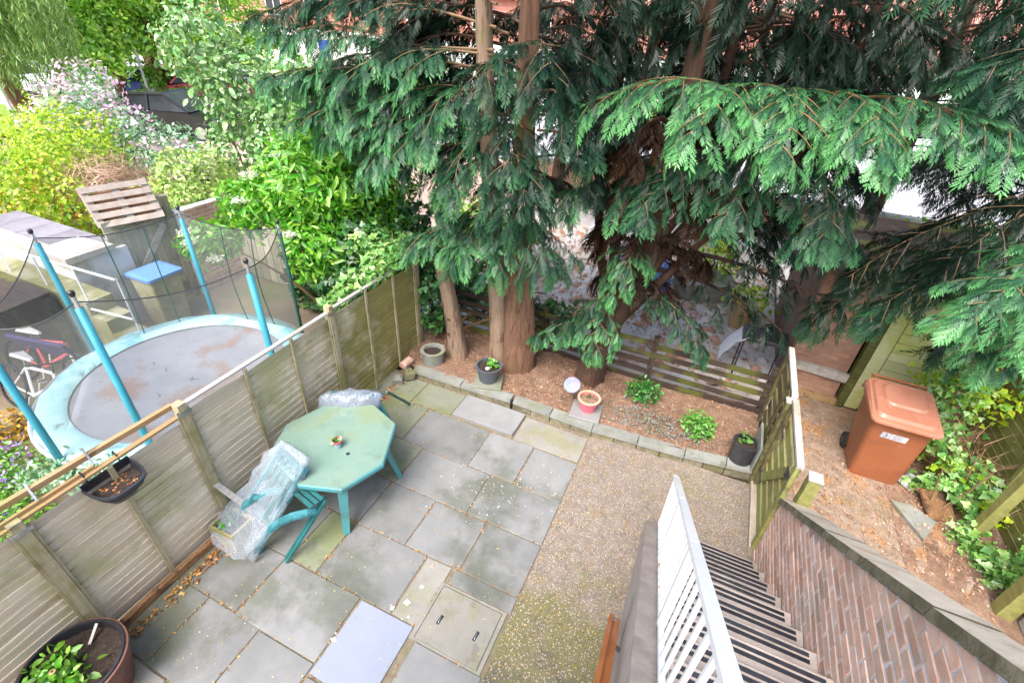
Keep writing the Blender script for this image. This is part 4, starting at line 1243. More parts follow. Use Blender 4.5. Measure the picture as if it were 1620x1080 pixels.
for y in (.93, 1.16):
    mb = MB(); mb.tube([(-3.67, y, 1.44), (-3.67, y, 1.50), (-3.71, y, 1.55), (-3.74, y, 1.50)], .006, 6)
    put('hook', mb, m_black_plastic, bk)
P = np.stack([-3.66 + rng.random(40) * .16, .95 + rng.random(40) * .2, np.full(40, 1.357)], -1)
V, F, T = flakes(P, .022); put_raw('dry_leaves', V, F, l_lit, bk, T)

wp = thing('timber_planter', (-3.52, 1.63, 0), 'small weathered timber box with seedlings at the foot of the fence', 'planter')
for a, b, c, d in ((-3.645, -3.62, 1.50, 1.74), (-3.37, -3.345, 1.50, 1.74)):
    mb = MB(); mb.box(a, b, c, d, 0, .24); put('side_board', mb, m_batten, wp)
for a, b in ((1.49, 1.515), (1.725, 1.75)):
    mb = MB(); mb.box(-3.65, -3.34, a, b, 0, .235); put('end_board', mb, m_batten, wp)
mb = MB(); mb.box(-3.62, -3.37, 1.515, 1.725, .02, .19); put('soil', mb, m_pot_soil, wp)
plant(wp, 'seedlings', (-3.52, 1.60, .19), .10, .09, 60, .045, oval_leaf(), l_mint)
mb = MB(); mb.beam((-3.66, 1.70, .62), (-3.36, 1.78, .28), .055, .016)
put('leaning_board', mb, m_greywood, None, label='short grey board leaning on the fence above the timber box', cat='board')

# ------------------------------------------------------------------ wheelie bin
wb = thing('wheelie_bin', (2.58, 5.72, 0), 'orange-brown wheelie bin with white number label in the alley', 'wheelie bin')
def rrect(x0, x1, y0, y1, r, z, k=5):
    P_ = []
    for cx_, cy_, a0 in ((x1 - r, y0 + r, -90), (x1 - r, y1 - r, 0), (x0 + r, y1 - r, 90), (x0 + r, y0 + r, 180)):
        for i in range(k):
            a = math.radians(a0 + 90 * i / (k - 1))
            P_.append((cx_ + r * math.cos(a), cy_ + r * math.sin(a), z))
    return P_
def loft(mb, rings, capb=True, capt=True):
    n = len(rings[0])
    vs = [p for r in rings for p in r]
    fs = [(k * n + i, k * n + (i + 1) % n, (k + 1) * n + (i + 1) % n, (k + 1) * n + i) for k in range(len(rings) - 1) for i in range(n)]
    if capb: fs.append(tuple(range(n - 1, -1, -1)))
    if capt: fs.append(tuple(range((len(rings) - 1) * n, len(rings) * n)))
    return mb.add(vs, fs)
mb = MB()
loft(mb, [rrect(2.355, 2.865, 5.50, 5.97, .06, .0), rrect(2.35, 2.87, 5.49, 5.98, .06, .05), rrect(2.235, 2.835, 5.375, 6.02, .07, .90), rrect(2.225, 2.845, 5.365, 6.03, .07, .905), rrect(2.222, 2.848, 5.36, 6.03, .07, .965)])
put('bin_body', mb, m_bin, wb, smooth=False)
def sheared(r, y0, slope):
    return [(x, y, z + (y - y0) * slope) for x, y, z in r]
mb = MB()
sl = .16
Y5 = 5.27
loft(mb, [sheared(rrect(2.185, 2.845, Y5, 5.98, .08, .965, 7), Y5, .05), sheared(rrect(2.175, 2.855, Y5 - .01, 5.98, .08, .975, 7), Y5, .06), sheared(rrect(2.175, 2.855, Y5 - .01, 5.98, .08, 1.0, 7), Y5, sl * .7),
          sheared(rrect(2.19, 2.84, Y5 + .01, 5.96, .08, 1.01, 7), Y5, sl), sheared(rrect(2.215, 2.815, Y5 + .05, 5.93, .09, 1.012, 7), Y5, sl), sheared(rrect(2.23, 2.80, Y5 + .075, 5.90, .09, 1.045, 7), Y5, sl)])
lid = put('bin_lid', mb, m_bin_lid, wb)
mb = MB()
loft(mb, [sheared(rrect(2.30, 2.74, Y5 + .24, 5.86, .10, 1.046, 6), Y5, sl), sheared(rrect(2.32, 2.72, Y5 + .265, 5.84, .09, 1.068, 6), Y5, sl)])
put('lid_panel', mb, m_bin_lid, lid)
mb = MB(); mb.tube([(2.25, 5.98, 1.08), (2.25, 6.06, 1.10), (2.80, 6.06, 1.10), (2.80, 5.98, 1.08)], .016, 8); put('lid_handle', mb, m_bin, lid)
mb = MB(); mb.tube([(2.22, 6.03, .93), (2.24, 6.11, .96), (2.83, 6.11, .96), (2.85, 6.03, .93)], .018, 8); put('grab_bar', mb, m_bin, wb)
mb = MB(); mb.cbox((2.81, 5.55, 1.065), (.03, .05, .03)); put('lid_lug', mb, m_bin_lid, lid)
for x in (2.335, 2.865):
    mb = MB(); mb.v = []; mb.lathe((0, 0, 0), [(.055, -.025), (.10, -.022), (.105, -.01), (.105, .01), (.10, .022), (.055, .025)], 24)
    mb.v = [(x + z, 5.99 + px_, .105 + py_) for px_, py_, z in mb.v]
    wh = put('wheel', mb, m_rubber, wb)
    mb = MB(); mb.lathe((0, 0, 0), [(.05, -.027), (.05, .027)], 16); mb.v = [(x + z, 5.99 + a, .105 + b_) for a, b_, z in mb.v]
    put('hub', mb, m_black_plastic, wh)
# labels lie on the slanting front face
def face_pt(u, z, off):
    y = 5.49 + (5.375 - 5.49) * (z - .05) / .85
    return (u, y - off, z)
for (u0, u1, nm) in ((2.385, 2.475, 'number_label'), (2.48, 2.635, 'notice_label')):
    mb = MB(); z0, z1 = .715, .80
    mb.hexa([face_pt(u0, z0, .002), face_pt(u1, z0, .002), face_pt(u1, z1, .002), face_pt(u0, z1, .002)], [face_pt(u0, z0, .004), face_pt(u1, z0, .004), face_pt(u1, z1, .004), face_pt(u0, z1, .004)])
    lab = put(nm, mb, m_label_white, wb)
    if nm == 'number_label':
        fc = bpy.data.curves.new('number', 'FONT'); fc.body = '3'; fc.size = .085
        tmp = bpy.data.objects.new('tmp', fc); COL.objects.link(tmp)
        bpy.context.view_layer.update()
        me = bpy.data.meshes.new_from_object(tmp.evaluated_get(bpy.context.evaluated_depsgraph_get()))
        bpy.data.objects.remove(tmp)
        tilt = math.atan2(.115, .85)
        inst('number', me, m_print, lab, face_pt(2.408, .728, .0055), (math.pi / 2 + tilt, 0, 0))
    else:
        mb = MB()
        for i in range(5):
            z = .727 + i * .014
            u2 = 2.62 - (i % 3) * .02
            mb.hexa([face_pt(2.495, z, .0045), face_pt(u2, z, .0045), face_pt(u2, z + .005, .0045), face_pt(2.495, z + .005, .0045)],
                    [face_pt(2.495, z, .0052), face_pt(u2, z, .0052), face_pt(u2, z + .005, .0052), face_pt(2.495, z + .005, .0052)])
        put('small_print', mb, m_steel, lab)

# ------------------------------------------------------------------ outbuilding behind the bin, alley fence and rubbish
ob = thing('outbuilding', (2.6, 7.2, 0), 'low brick outbuilding with a pale green boarded door behind the bin', 'shed')
mb = MB(); mb.box(3.36, 4.6, 6.96, 7.10, -.1, 1.9); put('wall', mb, m_redbrick, ob)
mb = MB(); mb.box(1.56, 2.30, 6.96, 7.10, -.1, 1.9)
wl = put('wall', mb, m_redbrick, ob)
bm1 = [brick_mesh(.213, 60 + s) for s in range(4)]
for r_ in range(24):
    x = 1.57 + (.11 if r_ % 2 else 0)
    while x + .21 < 2.30:
        if not .34 < r_ * .075 + .03 < .60:
            o = inst('brick', random.choice(bm1), m_redbrick, wl, (x, 6.962, r_ * .075), (0, 0, math.pi / 2 * 3))
            o.location.x = x - ORG[wl.name].x
            o.rotation_euler = (0, 0, -math.pi / 2)
            o.location = Vector((x, 6.962, r_ * .075)) - org_of(wl)
            o.scale = (-1, 1, 1)
        x += .225
mb = MB(); mb.beam((1.56, 6.92, .50), (2.33, 6.92, .46), .06, .13, up=(0, 0, 1)); put('sill_board', mb, m_greywood, ob)
mb = MB(); mb.beam((1.56, 6.90, .06), (2.36, 6.90, .05), .07, .10); put('base_timber', mb, m_capwood, ob)
mb = MB(); mb.box(2.33, 2.42, 6.86, 6.98, 0, 1.95); put('door_post', mb, m_slat_top, ob)
door = None
mb = MB(); mb.box(2.44, 3.34, 6.90, 6.94, .03, 1.92); door = put('door', mb, m_doorgreen, ob)
mb = MB(); mb.box(2.44, 2.60, 6.872, 6.898, .03, 1.92); put('door_stile', mb, m_doorgreen, door)
for k in range(13):
    z = .06 + k * .142
    mb = MB(); mb.cbox((2.975, 6.886 + random.uniform(-.002, .002), z + .066), (.72, .022, .134), bev=0); put('door_board', mb, m_doorgreen, door)
mb = MB(); mb.prism([(1.45, 6.75, ), (4.7, 6.75), (4.7, 9.6), (1.45, 9.6)], 1.95, 2.03); put('roof', mb, m_slat, ob)
for bx in ((1.56, 1.68, 7.101, 9.499), (4.48, 4.6, 7.101, 9.499), (1.56, 4.6, 9.5, 9.6)):
    mb = MB(); mb.box(*bx, -.1, 1.94); put('wall', mb, m_dullbrick, ob)

rf = thing('alley_side_fence', (3.78, 5.6, 0), 'mossy green lap fence with wide boards on the far side of the alley', 'fence')
mm = [lap_mesh(2.75, 300 + s) for s in range(3)]
for k in range(13):
    me = mm[k % 3]
    o = inst('board', me, m_gate, rf, (3.80, 6.92, .06 + k * .105), (0, 0, math.pi)); o.scale = (1, 1, 1.2)
for y in (4.15, 5.55, 6.9):
    mb = MB(); mb.beam((3.76, y, 0), (3.76, y, 1.5), .05, .05, up=(1, 0, 0)); put('batten', mb, m_gate, rf)
mb = MB(); mb.box(3.62, 3.72, 3.2, 4.12, 0, .9); put('pale_panel', mb, m_greywood, rf)

for x, y, z, s, rz, rx, lab, mt in ((2.96, 5.02, .03, (.46, .30, .04), -.9, .06, 'broken triangular grey slab lying at the path edge by the ivy', m_stone),
                                    (3.20, 5.28, .10, (.30, .34, .04), .3, .5, 'brown broken board tilted in the debris behind the grey slab', m_sleeper),
                                    (3.33, 5.62, .14, (.20, .40, .05), .2, -.4, 'rotten dark plank propped among the ivy stems', m_gate_dark),
                                    (3.02, 5.62, .05, (.24, .16, .05), .9, .2, 'crushed purple and white packet beside the bin', m_tarp)):
    mb = MB()
    R_ = Matrix.Rotation(rz, 3, 'Z') @ Matrix.Rotation(rx, 3, 'X')
    if 'triangular' in lab:
        q = [(-.26, -.06), (.24, -.16), (.10, .17), (-.16, .10)]
        mb.prism(q, -.02, .02)
        mb.v = [tuple(Vector((x, y, z)) + R_ @ Vector(v)) for v in mb.v]
    else:
        mb.cbox((x, y, z), s, R_, bev=.01)
    put('debris', mb, mt, None, label=lab, cat='rubbish', group='rubbish along the alley')
mb = MB(); mb.lathe((3.06, 5.50, .06), [(.0, 0), (.035, .01), (.04, .035), (.02, .05), (0, .052)], 12, close=False)
put('pink_wrapper', mb, m_pinkpot, None, label='small bright pink wrapper beside the bin foot', cat='rubbish', group='rubbish along the alley')

# ------------------------------------------------------------------ next garden: trampoline, steps, bin, bicycles
tr = thing('trampoline', (-5.18, 2.6, 0), 'round garden trampoline with faded aqua pad, teal poles and a safety net', 'trampoline')
TC, ZM = Vector((-5.18, 2.6, 0)), .76
def ring_pts(r, z, n=48):
    return [(TC.x + r * math.cos(2 * math.pi * k / n), TC.y + r * math.sin(2 * math.pi * k / n), z) for k in range(n)]
mb = MB(); mb.lathe((TC.x, TC.y, ZM), [(1.12, -.02), (.8, -.035), (.4, -.05), (0, -.055)], 48, close=False); put('jumping_mat', mb, m_mat, tr, smooth=True)
V, F = [], []
NN = 72
for i, (r, z) in enumerate(((1.10, -.005), (1.14, .022), (1.25, .03), (1.36, .02), (1.385, -.012), (1.37, -.05))):
    for k in range(NN):
        a = 2 * math.pi * k / NN
        w = .012 * math.sin(k * 1.7) * math.sin(k * .6) if 0 < i < 5 else 0
        V.append((TC.x + (r + w) * math.cos(a), TC.y + (r + w) * math.sin(a), ZM + z + w * .8))
for i in range(5):
    for k in range(NN):
        F.append((i * NN + k, i * NN + (k + 1) % NN, (i + 1) * NN + (k + 1) % NN, (i + 1) * NN + k))
mb = MB(); mb.add(V, F); put('edge_pad', mb, m_pad, tr, smooth=True)
mb = MB(); mb.tube(ring_pts(1.41, ZM - .03) + ring_pts(1.41, ZM - .03)[:1], .022, 8, cap=False); put('ring_frame', mb, m_galv, tr)
for a in (20, 110, 200, 290):
    c, s = math.cos(math.radians(a)), math.sin(math.radians(a))
    c2, s2 = math.cos(math.radians(a + 40)), math.sin(math.radians(a + 40))
    P_ = lambda c_, s_, z: (TC.x + 1.41 * c_, TC.y + 1.41 * s_, z)
    mb = MB(); mb.tube([P_(c, s, ZM - .03), P_(c, s, .03), P_(c2, s2, .03), P_(c2, s2, ZM - .03)], .02, 6); put('leg', mb, m_galv, tr)
poles = [(-4.46, 1.68, 2.46), (-3.90, 2.82, 2.42), (-4.68, 3.92, 2.30), (-6.06, 3.68, 2.28), (-6.56, 2.40, 2.30), (-5.03, 1.20, 2.30)]
for i, (x, y, zt) in enumerate(poles):
    mb = MB(); mb.tube([(x, y, 0), (x, y, zt - .13)], .032 if i != 2 else .02, 10); pl = put('pole', mb, m_pole if i != 2 else m_dkgreen, tr, smooth=True)
    mb = MB(); mb.tube([(x, y, zt - .14), (x, y, zt)], .016, 8); put('pole_end', mb, m_galv, pl)
    mb = MB(); mb.lathe((x, y, zt), [(.018, -.02), (.024, 0), (.024, .022), (.014, .032)], 10); put('pole_cap', mb, m_black_plastic, pl)
for i in range(6):
    a, b = Vector(poles[i]), Vector(poles[(i + 1) % 6])
    n, m_ = 10, 6
    V, F = [], []
    for k in range(m_ + 1):
        t = k / m_
        for j in range(n + 1):
            s = j / n
            p = a.lerp(b, s)
            sag = math.sin(math.pi * s)
            p.z = (ZM + .03) * (1 - t) + (p.z - .07 - .10 * sag) * t
            q = TC + Vector((p.x - TC.x, p.y - TC.y, 0)) * (1 - .06 * sag * math.sin(math.pi * t))
            V.append((q.x, q.y, p.z))
    for k in range(m_):
        for j in range(n):
            u = k * (n + 1) + j
            F.append((u, u + 1, u + n + 2, u + n + 1))
    mb = MB(); mb.add(V, F); nt = put('net_panel', mb, m_net, tr, smooth=True)
    mb = MB(); mb.tube([V[m_ * (n + 1) + j] for j in range(n + 1)], .006, 5); put('top_cord', mb, m_black_plastic, nt)
    if i in (2, 3):
        for s in (.35, .62):
            j = int(s * n)
            mb = MB(); mb.tube([V[k * (n + 1) + j] for k in range(m_ + 1)], .007, 5); put('net_seam', mb, m_dkgreen, nt)

ter = thing('concrete_terrace', (-9.6, 4.0, 0), 'raised pale concrete terrace block with grey coping in the next garden', 'wall')
mb = MB(); mb.box(-10.9, -8.1, 3.2, 3.98, -.1, 1.24); put('block_wall', mb, m_con, ter)
mb = MB(); mb.box(-10.9, -8.06, 3.15, 3.34, 1.243, 1.33); put('coping', mb, m_greywood, ter)
mb = MB(); mb.box(-8.25, -8.06, 3.343, 3.80, 1.243, 1.33); put('coping', mb, m_greywood, ter)
for k in range(5):
    mb = MB(); mb.box(-10.9 + k * .53, -10.9 + k * .53 + .52, 3.345, 3.97, 1.243, 1.262); put('deck_board', mb, m_deck, ter)
mb = MB(); mb.cbox((-8.55, 3.56, 1.30), (.52, .40, .035), Matrix.Rotation(.05, 3, 'Z'), bev=.005)
put('white_board', mb, m_white, None, label='bright white flat board lying on the concrete terrace', cat='board')
st2 = thing('garden_steps', (-7.4, 2.95, 0), 'mossy concrete garden steps with thin white rails below the terrace', 'steps')
for i in range(5):
    x1 = -7.35 + .30 * i
    mb = MB(); mb.box(x1 - .30, x1, 2.86, 3.19, -.1, .98 - .20 * i); put('step', mb, m_mossy_con, st2)
mb = MB(); mb.box(-10.2, -7.652, 2.86, 3.19, -.1, .98); put('side_wall', mb, m_mossy_con, st2)
for a, b in (((-9.6, 2.95, 1.33), (-6.45, 2.90, 1.54)), ((-9.9, 2.93, .55), (-6.40, 2.88, 1.0))):
    mb = MB(); mb.tube([a, b], .016, 8); put('rail', mb, m_white, st2)
for x, z0, z1 in ((-9.2, .98, 1.35), (-8.3, .98, 1.41), (-7.4, .9, 1.48), (-6.47, .1, 1.54)):
    mb = MB(); mb.tube([(x, 2.92, z0), (x, 2.92, z1)], .012, 6); put('rail_post', mb, m_white, st2)
ls = thing('lean_to', (-8.7, 2.1, 0), 'dark open store below the mossy steps beside the bicycles', 'store')
mb = MB(); mb.box(-10.4, -8.0, 2.70, 2.80, -.1, .95); put('back_wall', mb, m_slat, ls)
mb = MB(); mb.hexa([(-10.4, 1.2, .92), (-8.0, 1.5, .90), (-8.0, 2.8, .98), (-10.4, 2.8, .98)], [(-10.4, 1.2, .95), (-8.0, 1.5, .93), (-8.0, 2.8, 1.01), (-10.4, 2.8, 1.01)]); put('roof', mb, m_slat, ls)
for x, y in ((-8.05, 1.55), (-10.2, 1.3)):
    mb = MB(); mb.box(x - .03, x + .03, y - .03, y + .03, 0, .92); put('post', mb, m_slat, ls)

gf = thing('board_gate', (-8.2, 4.4, 0), 'old olive grey board gate with a diagonal brace behind the blue-lidded bin', 'gate')
k = 0
y = 3.80
while y < 4.72:
    mb = MB(); mb.box(-8.21 + random.uniform(-.004, .004), -8.19, y, y + .145, .02, 1.62 + random.uniform(-.01, .01)); put('board', mb, m_farwood, gf); y += .15
mb = MB(); mb.beam((-8.175, 3.85, .45), (-8.175, 4.66, 1.35), .022, .10, up=(0, 0, 1)); put('brace', mb, m_greywood, gf)
for z in (.35, 1.42):
    mb = MB(); mb.beam((-8.175, 3.80, z), (-8.175, 4.70, z), .022, .09); put('rail', mb, m_farwood, gf)
mb = MB(); mb.box(-8.26, -8.14, 4.73, 4.84, 0, 1.78); put('post', mb, m_farwood, gf)
bp = thing('brick_pier', (-8.0, 5.2, 0), 'short red brick garden wall beside the board gate', 'wall')
mb = MB(); mb.box(-8.24, -8.08, 4.86, 5.75, -.1, 1.5); core = put('wall_core', mb, m_mortar, bp)
bm2 = [brick_mesh(.213, 90 + s) for s in range(4)]
for r_ in range(20):
    y = 4.865 + (.11 if r_ % 2 else 0)
    while y + .21 < 5.75:
        o = inst('brick', random.choice(bm2), m_redbrick, bp, (-8.081, y, r_ * .075)); o.scale = (-1, 1, 1)
        y += .225
fp = thing('grey_fence_panel', (-7.1, 5.6, 0), 'grey fence posts and boards showing between the trampoline net and the ivy', 'fence')
for i in range(7):
    mb = MB(); mb.box(-8.0 + i * .19, -8.0 + i * .19 + .175, 5.80, 5.82, 0, 1.30 + random.uniform(-.02, .02)); put('board', mb, m_farwood, fp)
for x in (-6.66, -6.30):
    mb = MB(); mb.box(x - .05, x + .05, 5.70, 5.80, 0, 1.75); put('post', mb, m_greywood, fp)

bb = thing('blue_lidded_bin', (-7.72, 4.0, 0), 'olive grey storage bin with a bright blue lid by the board gate', 'bin')
mb = MB(); loft(mb, [rrect(-7.93, -7.52, 3.80, 4.22, .04, 0), rrect(-7.98, -7.48, 3.76, 4.26, .04, .84)]); put('bin_body', mb, m_mossy_con, bb)
mb = MB(); loft(mb, [rrect(-8.02, -7.45, 3.73, 4.30, .05, .842), rrect(-8.02, -7.45, 3.73, 4.30, .05, .885), rrect(-7.96, -7.51, 3.79, 4.24, .05, .905)]); put('bin_lid', mb, m_bluebox, bb)

def bicycle(o, ang, lean, col, label, seatmat):
    t = thing('bicycle', o, label, 'bicycle', 'bicycles beside the steps')
    Rm = Matrix.Rotation(ang, 3, 'Z') @ Matrix.Rotation(lean, 3, 'X')
    X = lambda p: tuple(Vector(o) + Rm @ Vector(p))
    for wx in (-.48, .48):
        mb = MB(); pts = [X((wx + .27 * math.cos(a), 0, .29 + .27 * math.sin(a))) for a in [2 * math.pi * i / 24 for i in range(25)]]
        mb.tube(pts, .018, 6, cap=False); w = put('wheel', mb, m_rubber, t)
        mb = MB()
        for i in range(8):
            a = math.pi * i / 8
            mb.tube([X((wx + .26 * math.cos(a), 0, .29 + .26 * math.sin(a))), X((wx - .26 * math.cos(a), 0, .29 - .26 * math.sin(a)))], .0025, 4)
        put('spokes', mb, m_steel, w)
    mb = MB()
    bbp, st_, hd, hb, rr, fr = (-.08, 0, .27), (-.20, 0, .62), (.32, 0, .68), (.36, 0, .55), (-.48, 0, .29), (.48, 0, .29)
    for a, b, r in ((bbp, st_, .018), (st_, hd, .02), (bbp, hb, .024), (bbp, rr, .013), (st_, rr, .013), (hd, hb, .022)):
        mb.tube([X(a), X(b)], r, 8)
    put('frame', mb, col, t)
    mb = MB(); mb.tube([X(hb), X(fr)], .015, 8); put('fork', mb, m_carwhite, t)
    mb = MB(); mb.tube([X(hd), X((.30, 0, .80)), X((.34, .26, .84)), X((.24, .28, .84))], .012, 6); mb.tube([X((.30, 0, .80)), X((.34, -.26, .84)), X((.24, -.28, .84))], .012, 6); put('handlebar', mb, m_black_plastic, t)
    mb = MB(); mb.tube([X(st_), X((-.225, 0, .73))], .013, 6); put('seat_post', mb, m_steel, t)
    mb = MB(); vs = [X(p) for p in ((-.36, -.075, .74), (-.36, .075, .74), (-.2, .05, .735), (-.06, .02, .73), (-.06, -.02, .73), (-.2, -.05, .735))] + [X(p) for p in ((-.35, -.065, .775), (-.35, .065, .775), (-.2, .04, .765), (-.07, .015, .76), (-.07, -.015, .76), (-.2, -.04, .765))]
    mb.add(vs, [(0, 1, 2, 3, 4, 5), (11, 10, 9, 8, 7, 6)] + [(i, (i + 1) % 6, 6 + (i + 1) % 6, 6 + i) for i in range(6)])
    put('saddle', mb, seatmat, t)
    mb = MB(); mb.tube([X((-.08, -.05, .27)), X((-.08, -.06, .12)), X((-.08, -.14, .12))], .012, 6); mb.tube([X((-.08, .05, .27)), X((-.08, .06, .42)), X((-.08, .14, .42))], .012, 6); put('crank', mb, m_carwhite, t)
bicycle((-7.0, 1.74, .0), .05, -.35, m_carwhite, 'white framed bicycle leaning by the trampoline edge', m_carwhite)
bicycle((-7.5, 2.18, .0), .18, -.25, m_pinkpaint, 'red framed bicycle with a white saddle behind the white bicycle', m_carwhite)
mb = MB(); mb.cbox((-7.55, 2.30, .55), (.9, .05, .35), Matrix.Rotation(.2, 3, 'Z') @ Matrix.Rotation(.4, 3, 'X'), bev=.02)
put('folded_cloth', mb, m_purple, None, label='dark purple cloth hanging behind the bicycles', cat='cloth')

pal = thing('timber_pallet', (-8.4, 4.4, 1.4), 'pale timber pallet leaning high behind the board gate', 'pallet')
Q0, QX, QU = Vector((-8.22, 3.80, 1.56)), Vector((.30, .92, 0)).normalized(), Vector((-.45, .1, .80)).normalized()
for i in range(5):
    a = Q0 + QU * (.02 + i * .13)
    mb = MB(); mb.beam(a, a + QX * .84, .02, .085, up=QU); put('slat', mb, m_pallet if i % 2 == 0 else m_pallet, pal)
for s in (.03, .42, .81):
    a = Q0 + QX * s + QU.cross(QX) * .05
    mb = MB(); mb.beam(a, a + QU * .60, .09, .06, up=QU.cross(QX)); put('bearer', mb, m_pallet, pal)
mb = MB(); a = Q0 + QU.cross(QX) * .10 + QX * .1
mb.beam(a + QU * .28, a + QX * .66 + QU * .28, .02, .45, up=QU); put('backing_board', mb, m_pallet_dark, pal)

for i, (x, y, z, h, lab) in enumerate(((-11.4, 6.5, 0, 1.2, 'thin weathered trellis fence between the dry bush and the clipped privet'),)):
    tf = thing('trellis_fence', (x, y, 0), lab, 'fence')
    for k in range(9):
        mb = MB(); mb.tube([(x, y - .6 + k * .17, 0), (x + .02, y - .6 + k * .17, h)], .010, 5); put('slat', mb, m_greywood, tf)
    mb = MB(); mb.tube([(x, y - .7, h - .1), (x, y + .9, h - .12)], .014, 5); put('rail', mb, m_greywood, tf)
mb = MB(); mb.tube([(-22.0, 9.15, 0), (-22.0, 9.15, 5.5)], .07, 10)
put('street_pole', mb, m_white, None, label='plain white pole beside the leaning willow trunk', cat='pole')
mb = MB(); mb.tube([(-24.6, 15.4, 0), (-24.6, 15.4, 2.4)], .05, 8)
put('street_pole', mb, m_galv, None, label='grey post by the roadside between the lime trunks and the black car', cat='pole')
mb = MB(); mb.lathe((-21, 9.45, .45), [(0, 0), (.20, .05), (.24, .2), (.16, .36), (0, .4)], 14, close=False)
put('toy_ball', mb, m_carred, None, label='small red round thing in the hedge below the willow', cat='ball')
mb = MB(); mb.box(-11.2, -10.6, 4.2, 4.9, 1.24, 1.5); 0 and put('crate', mb, m_greywood, None, label='grey crate standing at the back of the concrete terrace', cat='crate')

# ------------------------------------------------------------------ things in the rubble yard behind the slats
bq = thing('barbecue', (1.05, 6.95, 0), 'black flat-topped barbecue on thin legs with a silver cover behind the slats', 'barbecue')
mb = MB(); mb.cbox((1.15, 6.95, .78), (.62, .40, .06), bev=.01); put('tray', mb, m_black_plastic, bq)
for x in (.88, 1.42):
    for y in (6.79, 7.11):
        mb = MB(); mb.tube([(x, y, 0), (x, y, .76)], .012, 6); put('leg', mb, m_black_plastic, bq)
V, F = [], []
for i in range(9):
    for k in range(9):
        V.append((.62 + .34 * i / 8, 6.72 + .42 * k / 8, .80 - .45 * (1 - i / 8) ** 2 + .02 * math.sin(i * 2 + k * 1.3)))
for i in range(8):
    for k in range(8):
        a = i * 9 + k; F.append((a, a + 9, a + 10, a + 1))
mb = MB(); mb.add(V, F); o = put('draped_cover', mb, m_tarp, bq, smooth=True)
for x, y, s, h, lab, mt, c in ((-3.2, 8.6, .7, .5, 'pale cardboard box in the yard left of the big trunk', m_greywood, 'box'), (-1.0, 9.2, .9, .6, 'blue plastic crate in the yard behind the big trunk', m_bluebox, 'crate'),
                               (.2, 9.6, 1.1, .35, 'stack of pale slabs lying in the rubble yard', m_stone, 'slabs'), (.9, 8.6, .5, .5, 'orange pot standing in the rubble yard near the barbecue', m_capwood, 'pot'), (-2.0, 10.5, 1.2, .8, 'white rubble sack at the back of the yard', m_render, 'sack')):
    mb = MB(); R_ = Matrix.Rotation(random.uniform(0, 1.5), 3, 'Z')
    if c in ('pot',):
        mb.lathe((x, y, 0), [(.16, 0), (.24, .4), (.25, .42), (.22, .42), (.2, .34), (0, .33)], 18, close=False)
    elif c == 'sack':
        mb.lathe((x, y, 0), [(.45, 0), (.55, .2), (.5, .55), (.3, .75), (.1, .8)], 14, ex=1.1, ey=.8)
    else:
        mb.cbox((x, y, h / 2), (s, s * .7, h), R_, bev=.02)
    put(c if c != 'slabs' else 'slab_stack', mb, mt, None, label=lab, cat=c, group='clutter in the rubble yard')
n = 1500
P = np.stack([-5.3 + rng.random(n) * 6.7, 6.5 + rng.random(n) ** 1.1 * 5.2, np.full(n, .01)], -1)
rv = np.array([(-1, -.7, 0), (1, -.8, 0), (.8, .9, 0), (-.9, .7, 0), (-.5, -.4, .6), (.5, -.5, .7), (.45, .5, .6), (-.4, .4, .7)], float) * .5
rf_ = np.array([(0, 1, 5, 4), (1, 2, 6, 5), (2, 3, 7, 6), (3, 0, 4, 7), (4, 5, 6, 7)])
ag = rng.random(n) * 6.28
V, F, T = stamp((rv, rf_, np.zeros(8)), frames(np.stack([np.cos(ag), np.sin(ag), rng.normal(size=n) * .2], -1), unit(np.array((0, 0, 1.)) + rng.normal(size=P.shape) * .3)), P, .04 + .16 * rng.random(n) ** 3)
put_raw('rubble', V[: len(V) // 2], F[: len(F) // 2], m_rubble, None, None, kind='stuff')
put_raw('broken_brick', V[len(V) // 2:], F[len(F) // 2:] - len(V) // 2, m_redbrick, None, None, kind='stuff')
P = np.stack([-5.3 + rng.random(2500) * 6.7, 7.0 + rng.random(2500) * 4.5, np.full(2500, .02)], -1)
V, F, T = flakes(P, .06, tilt=.5)
put_raw('yard_litter', V, F, l_needle, None, T, kind='stuff')
yw = thing('yard_wall', (-1.5, 14.6, 0), 'low red brick wall along the back of the rubble yard', 'wall')
mb = MB(); mb.box(-5.5, 6.0, 14.5, 14.7, -.1, .8); put('brickwork', mb, m_redbrick, yw)
mb = MB(); mb.box(-5.55, 6.05, 14.47, 14.73, .803, .87); put('coping', mb, m_stone, yw)

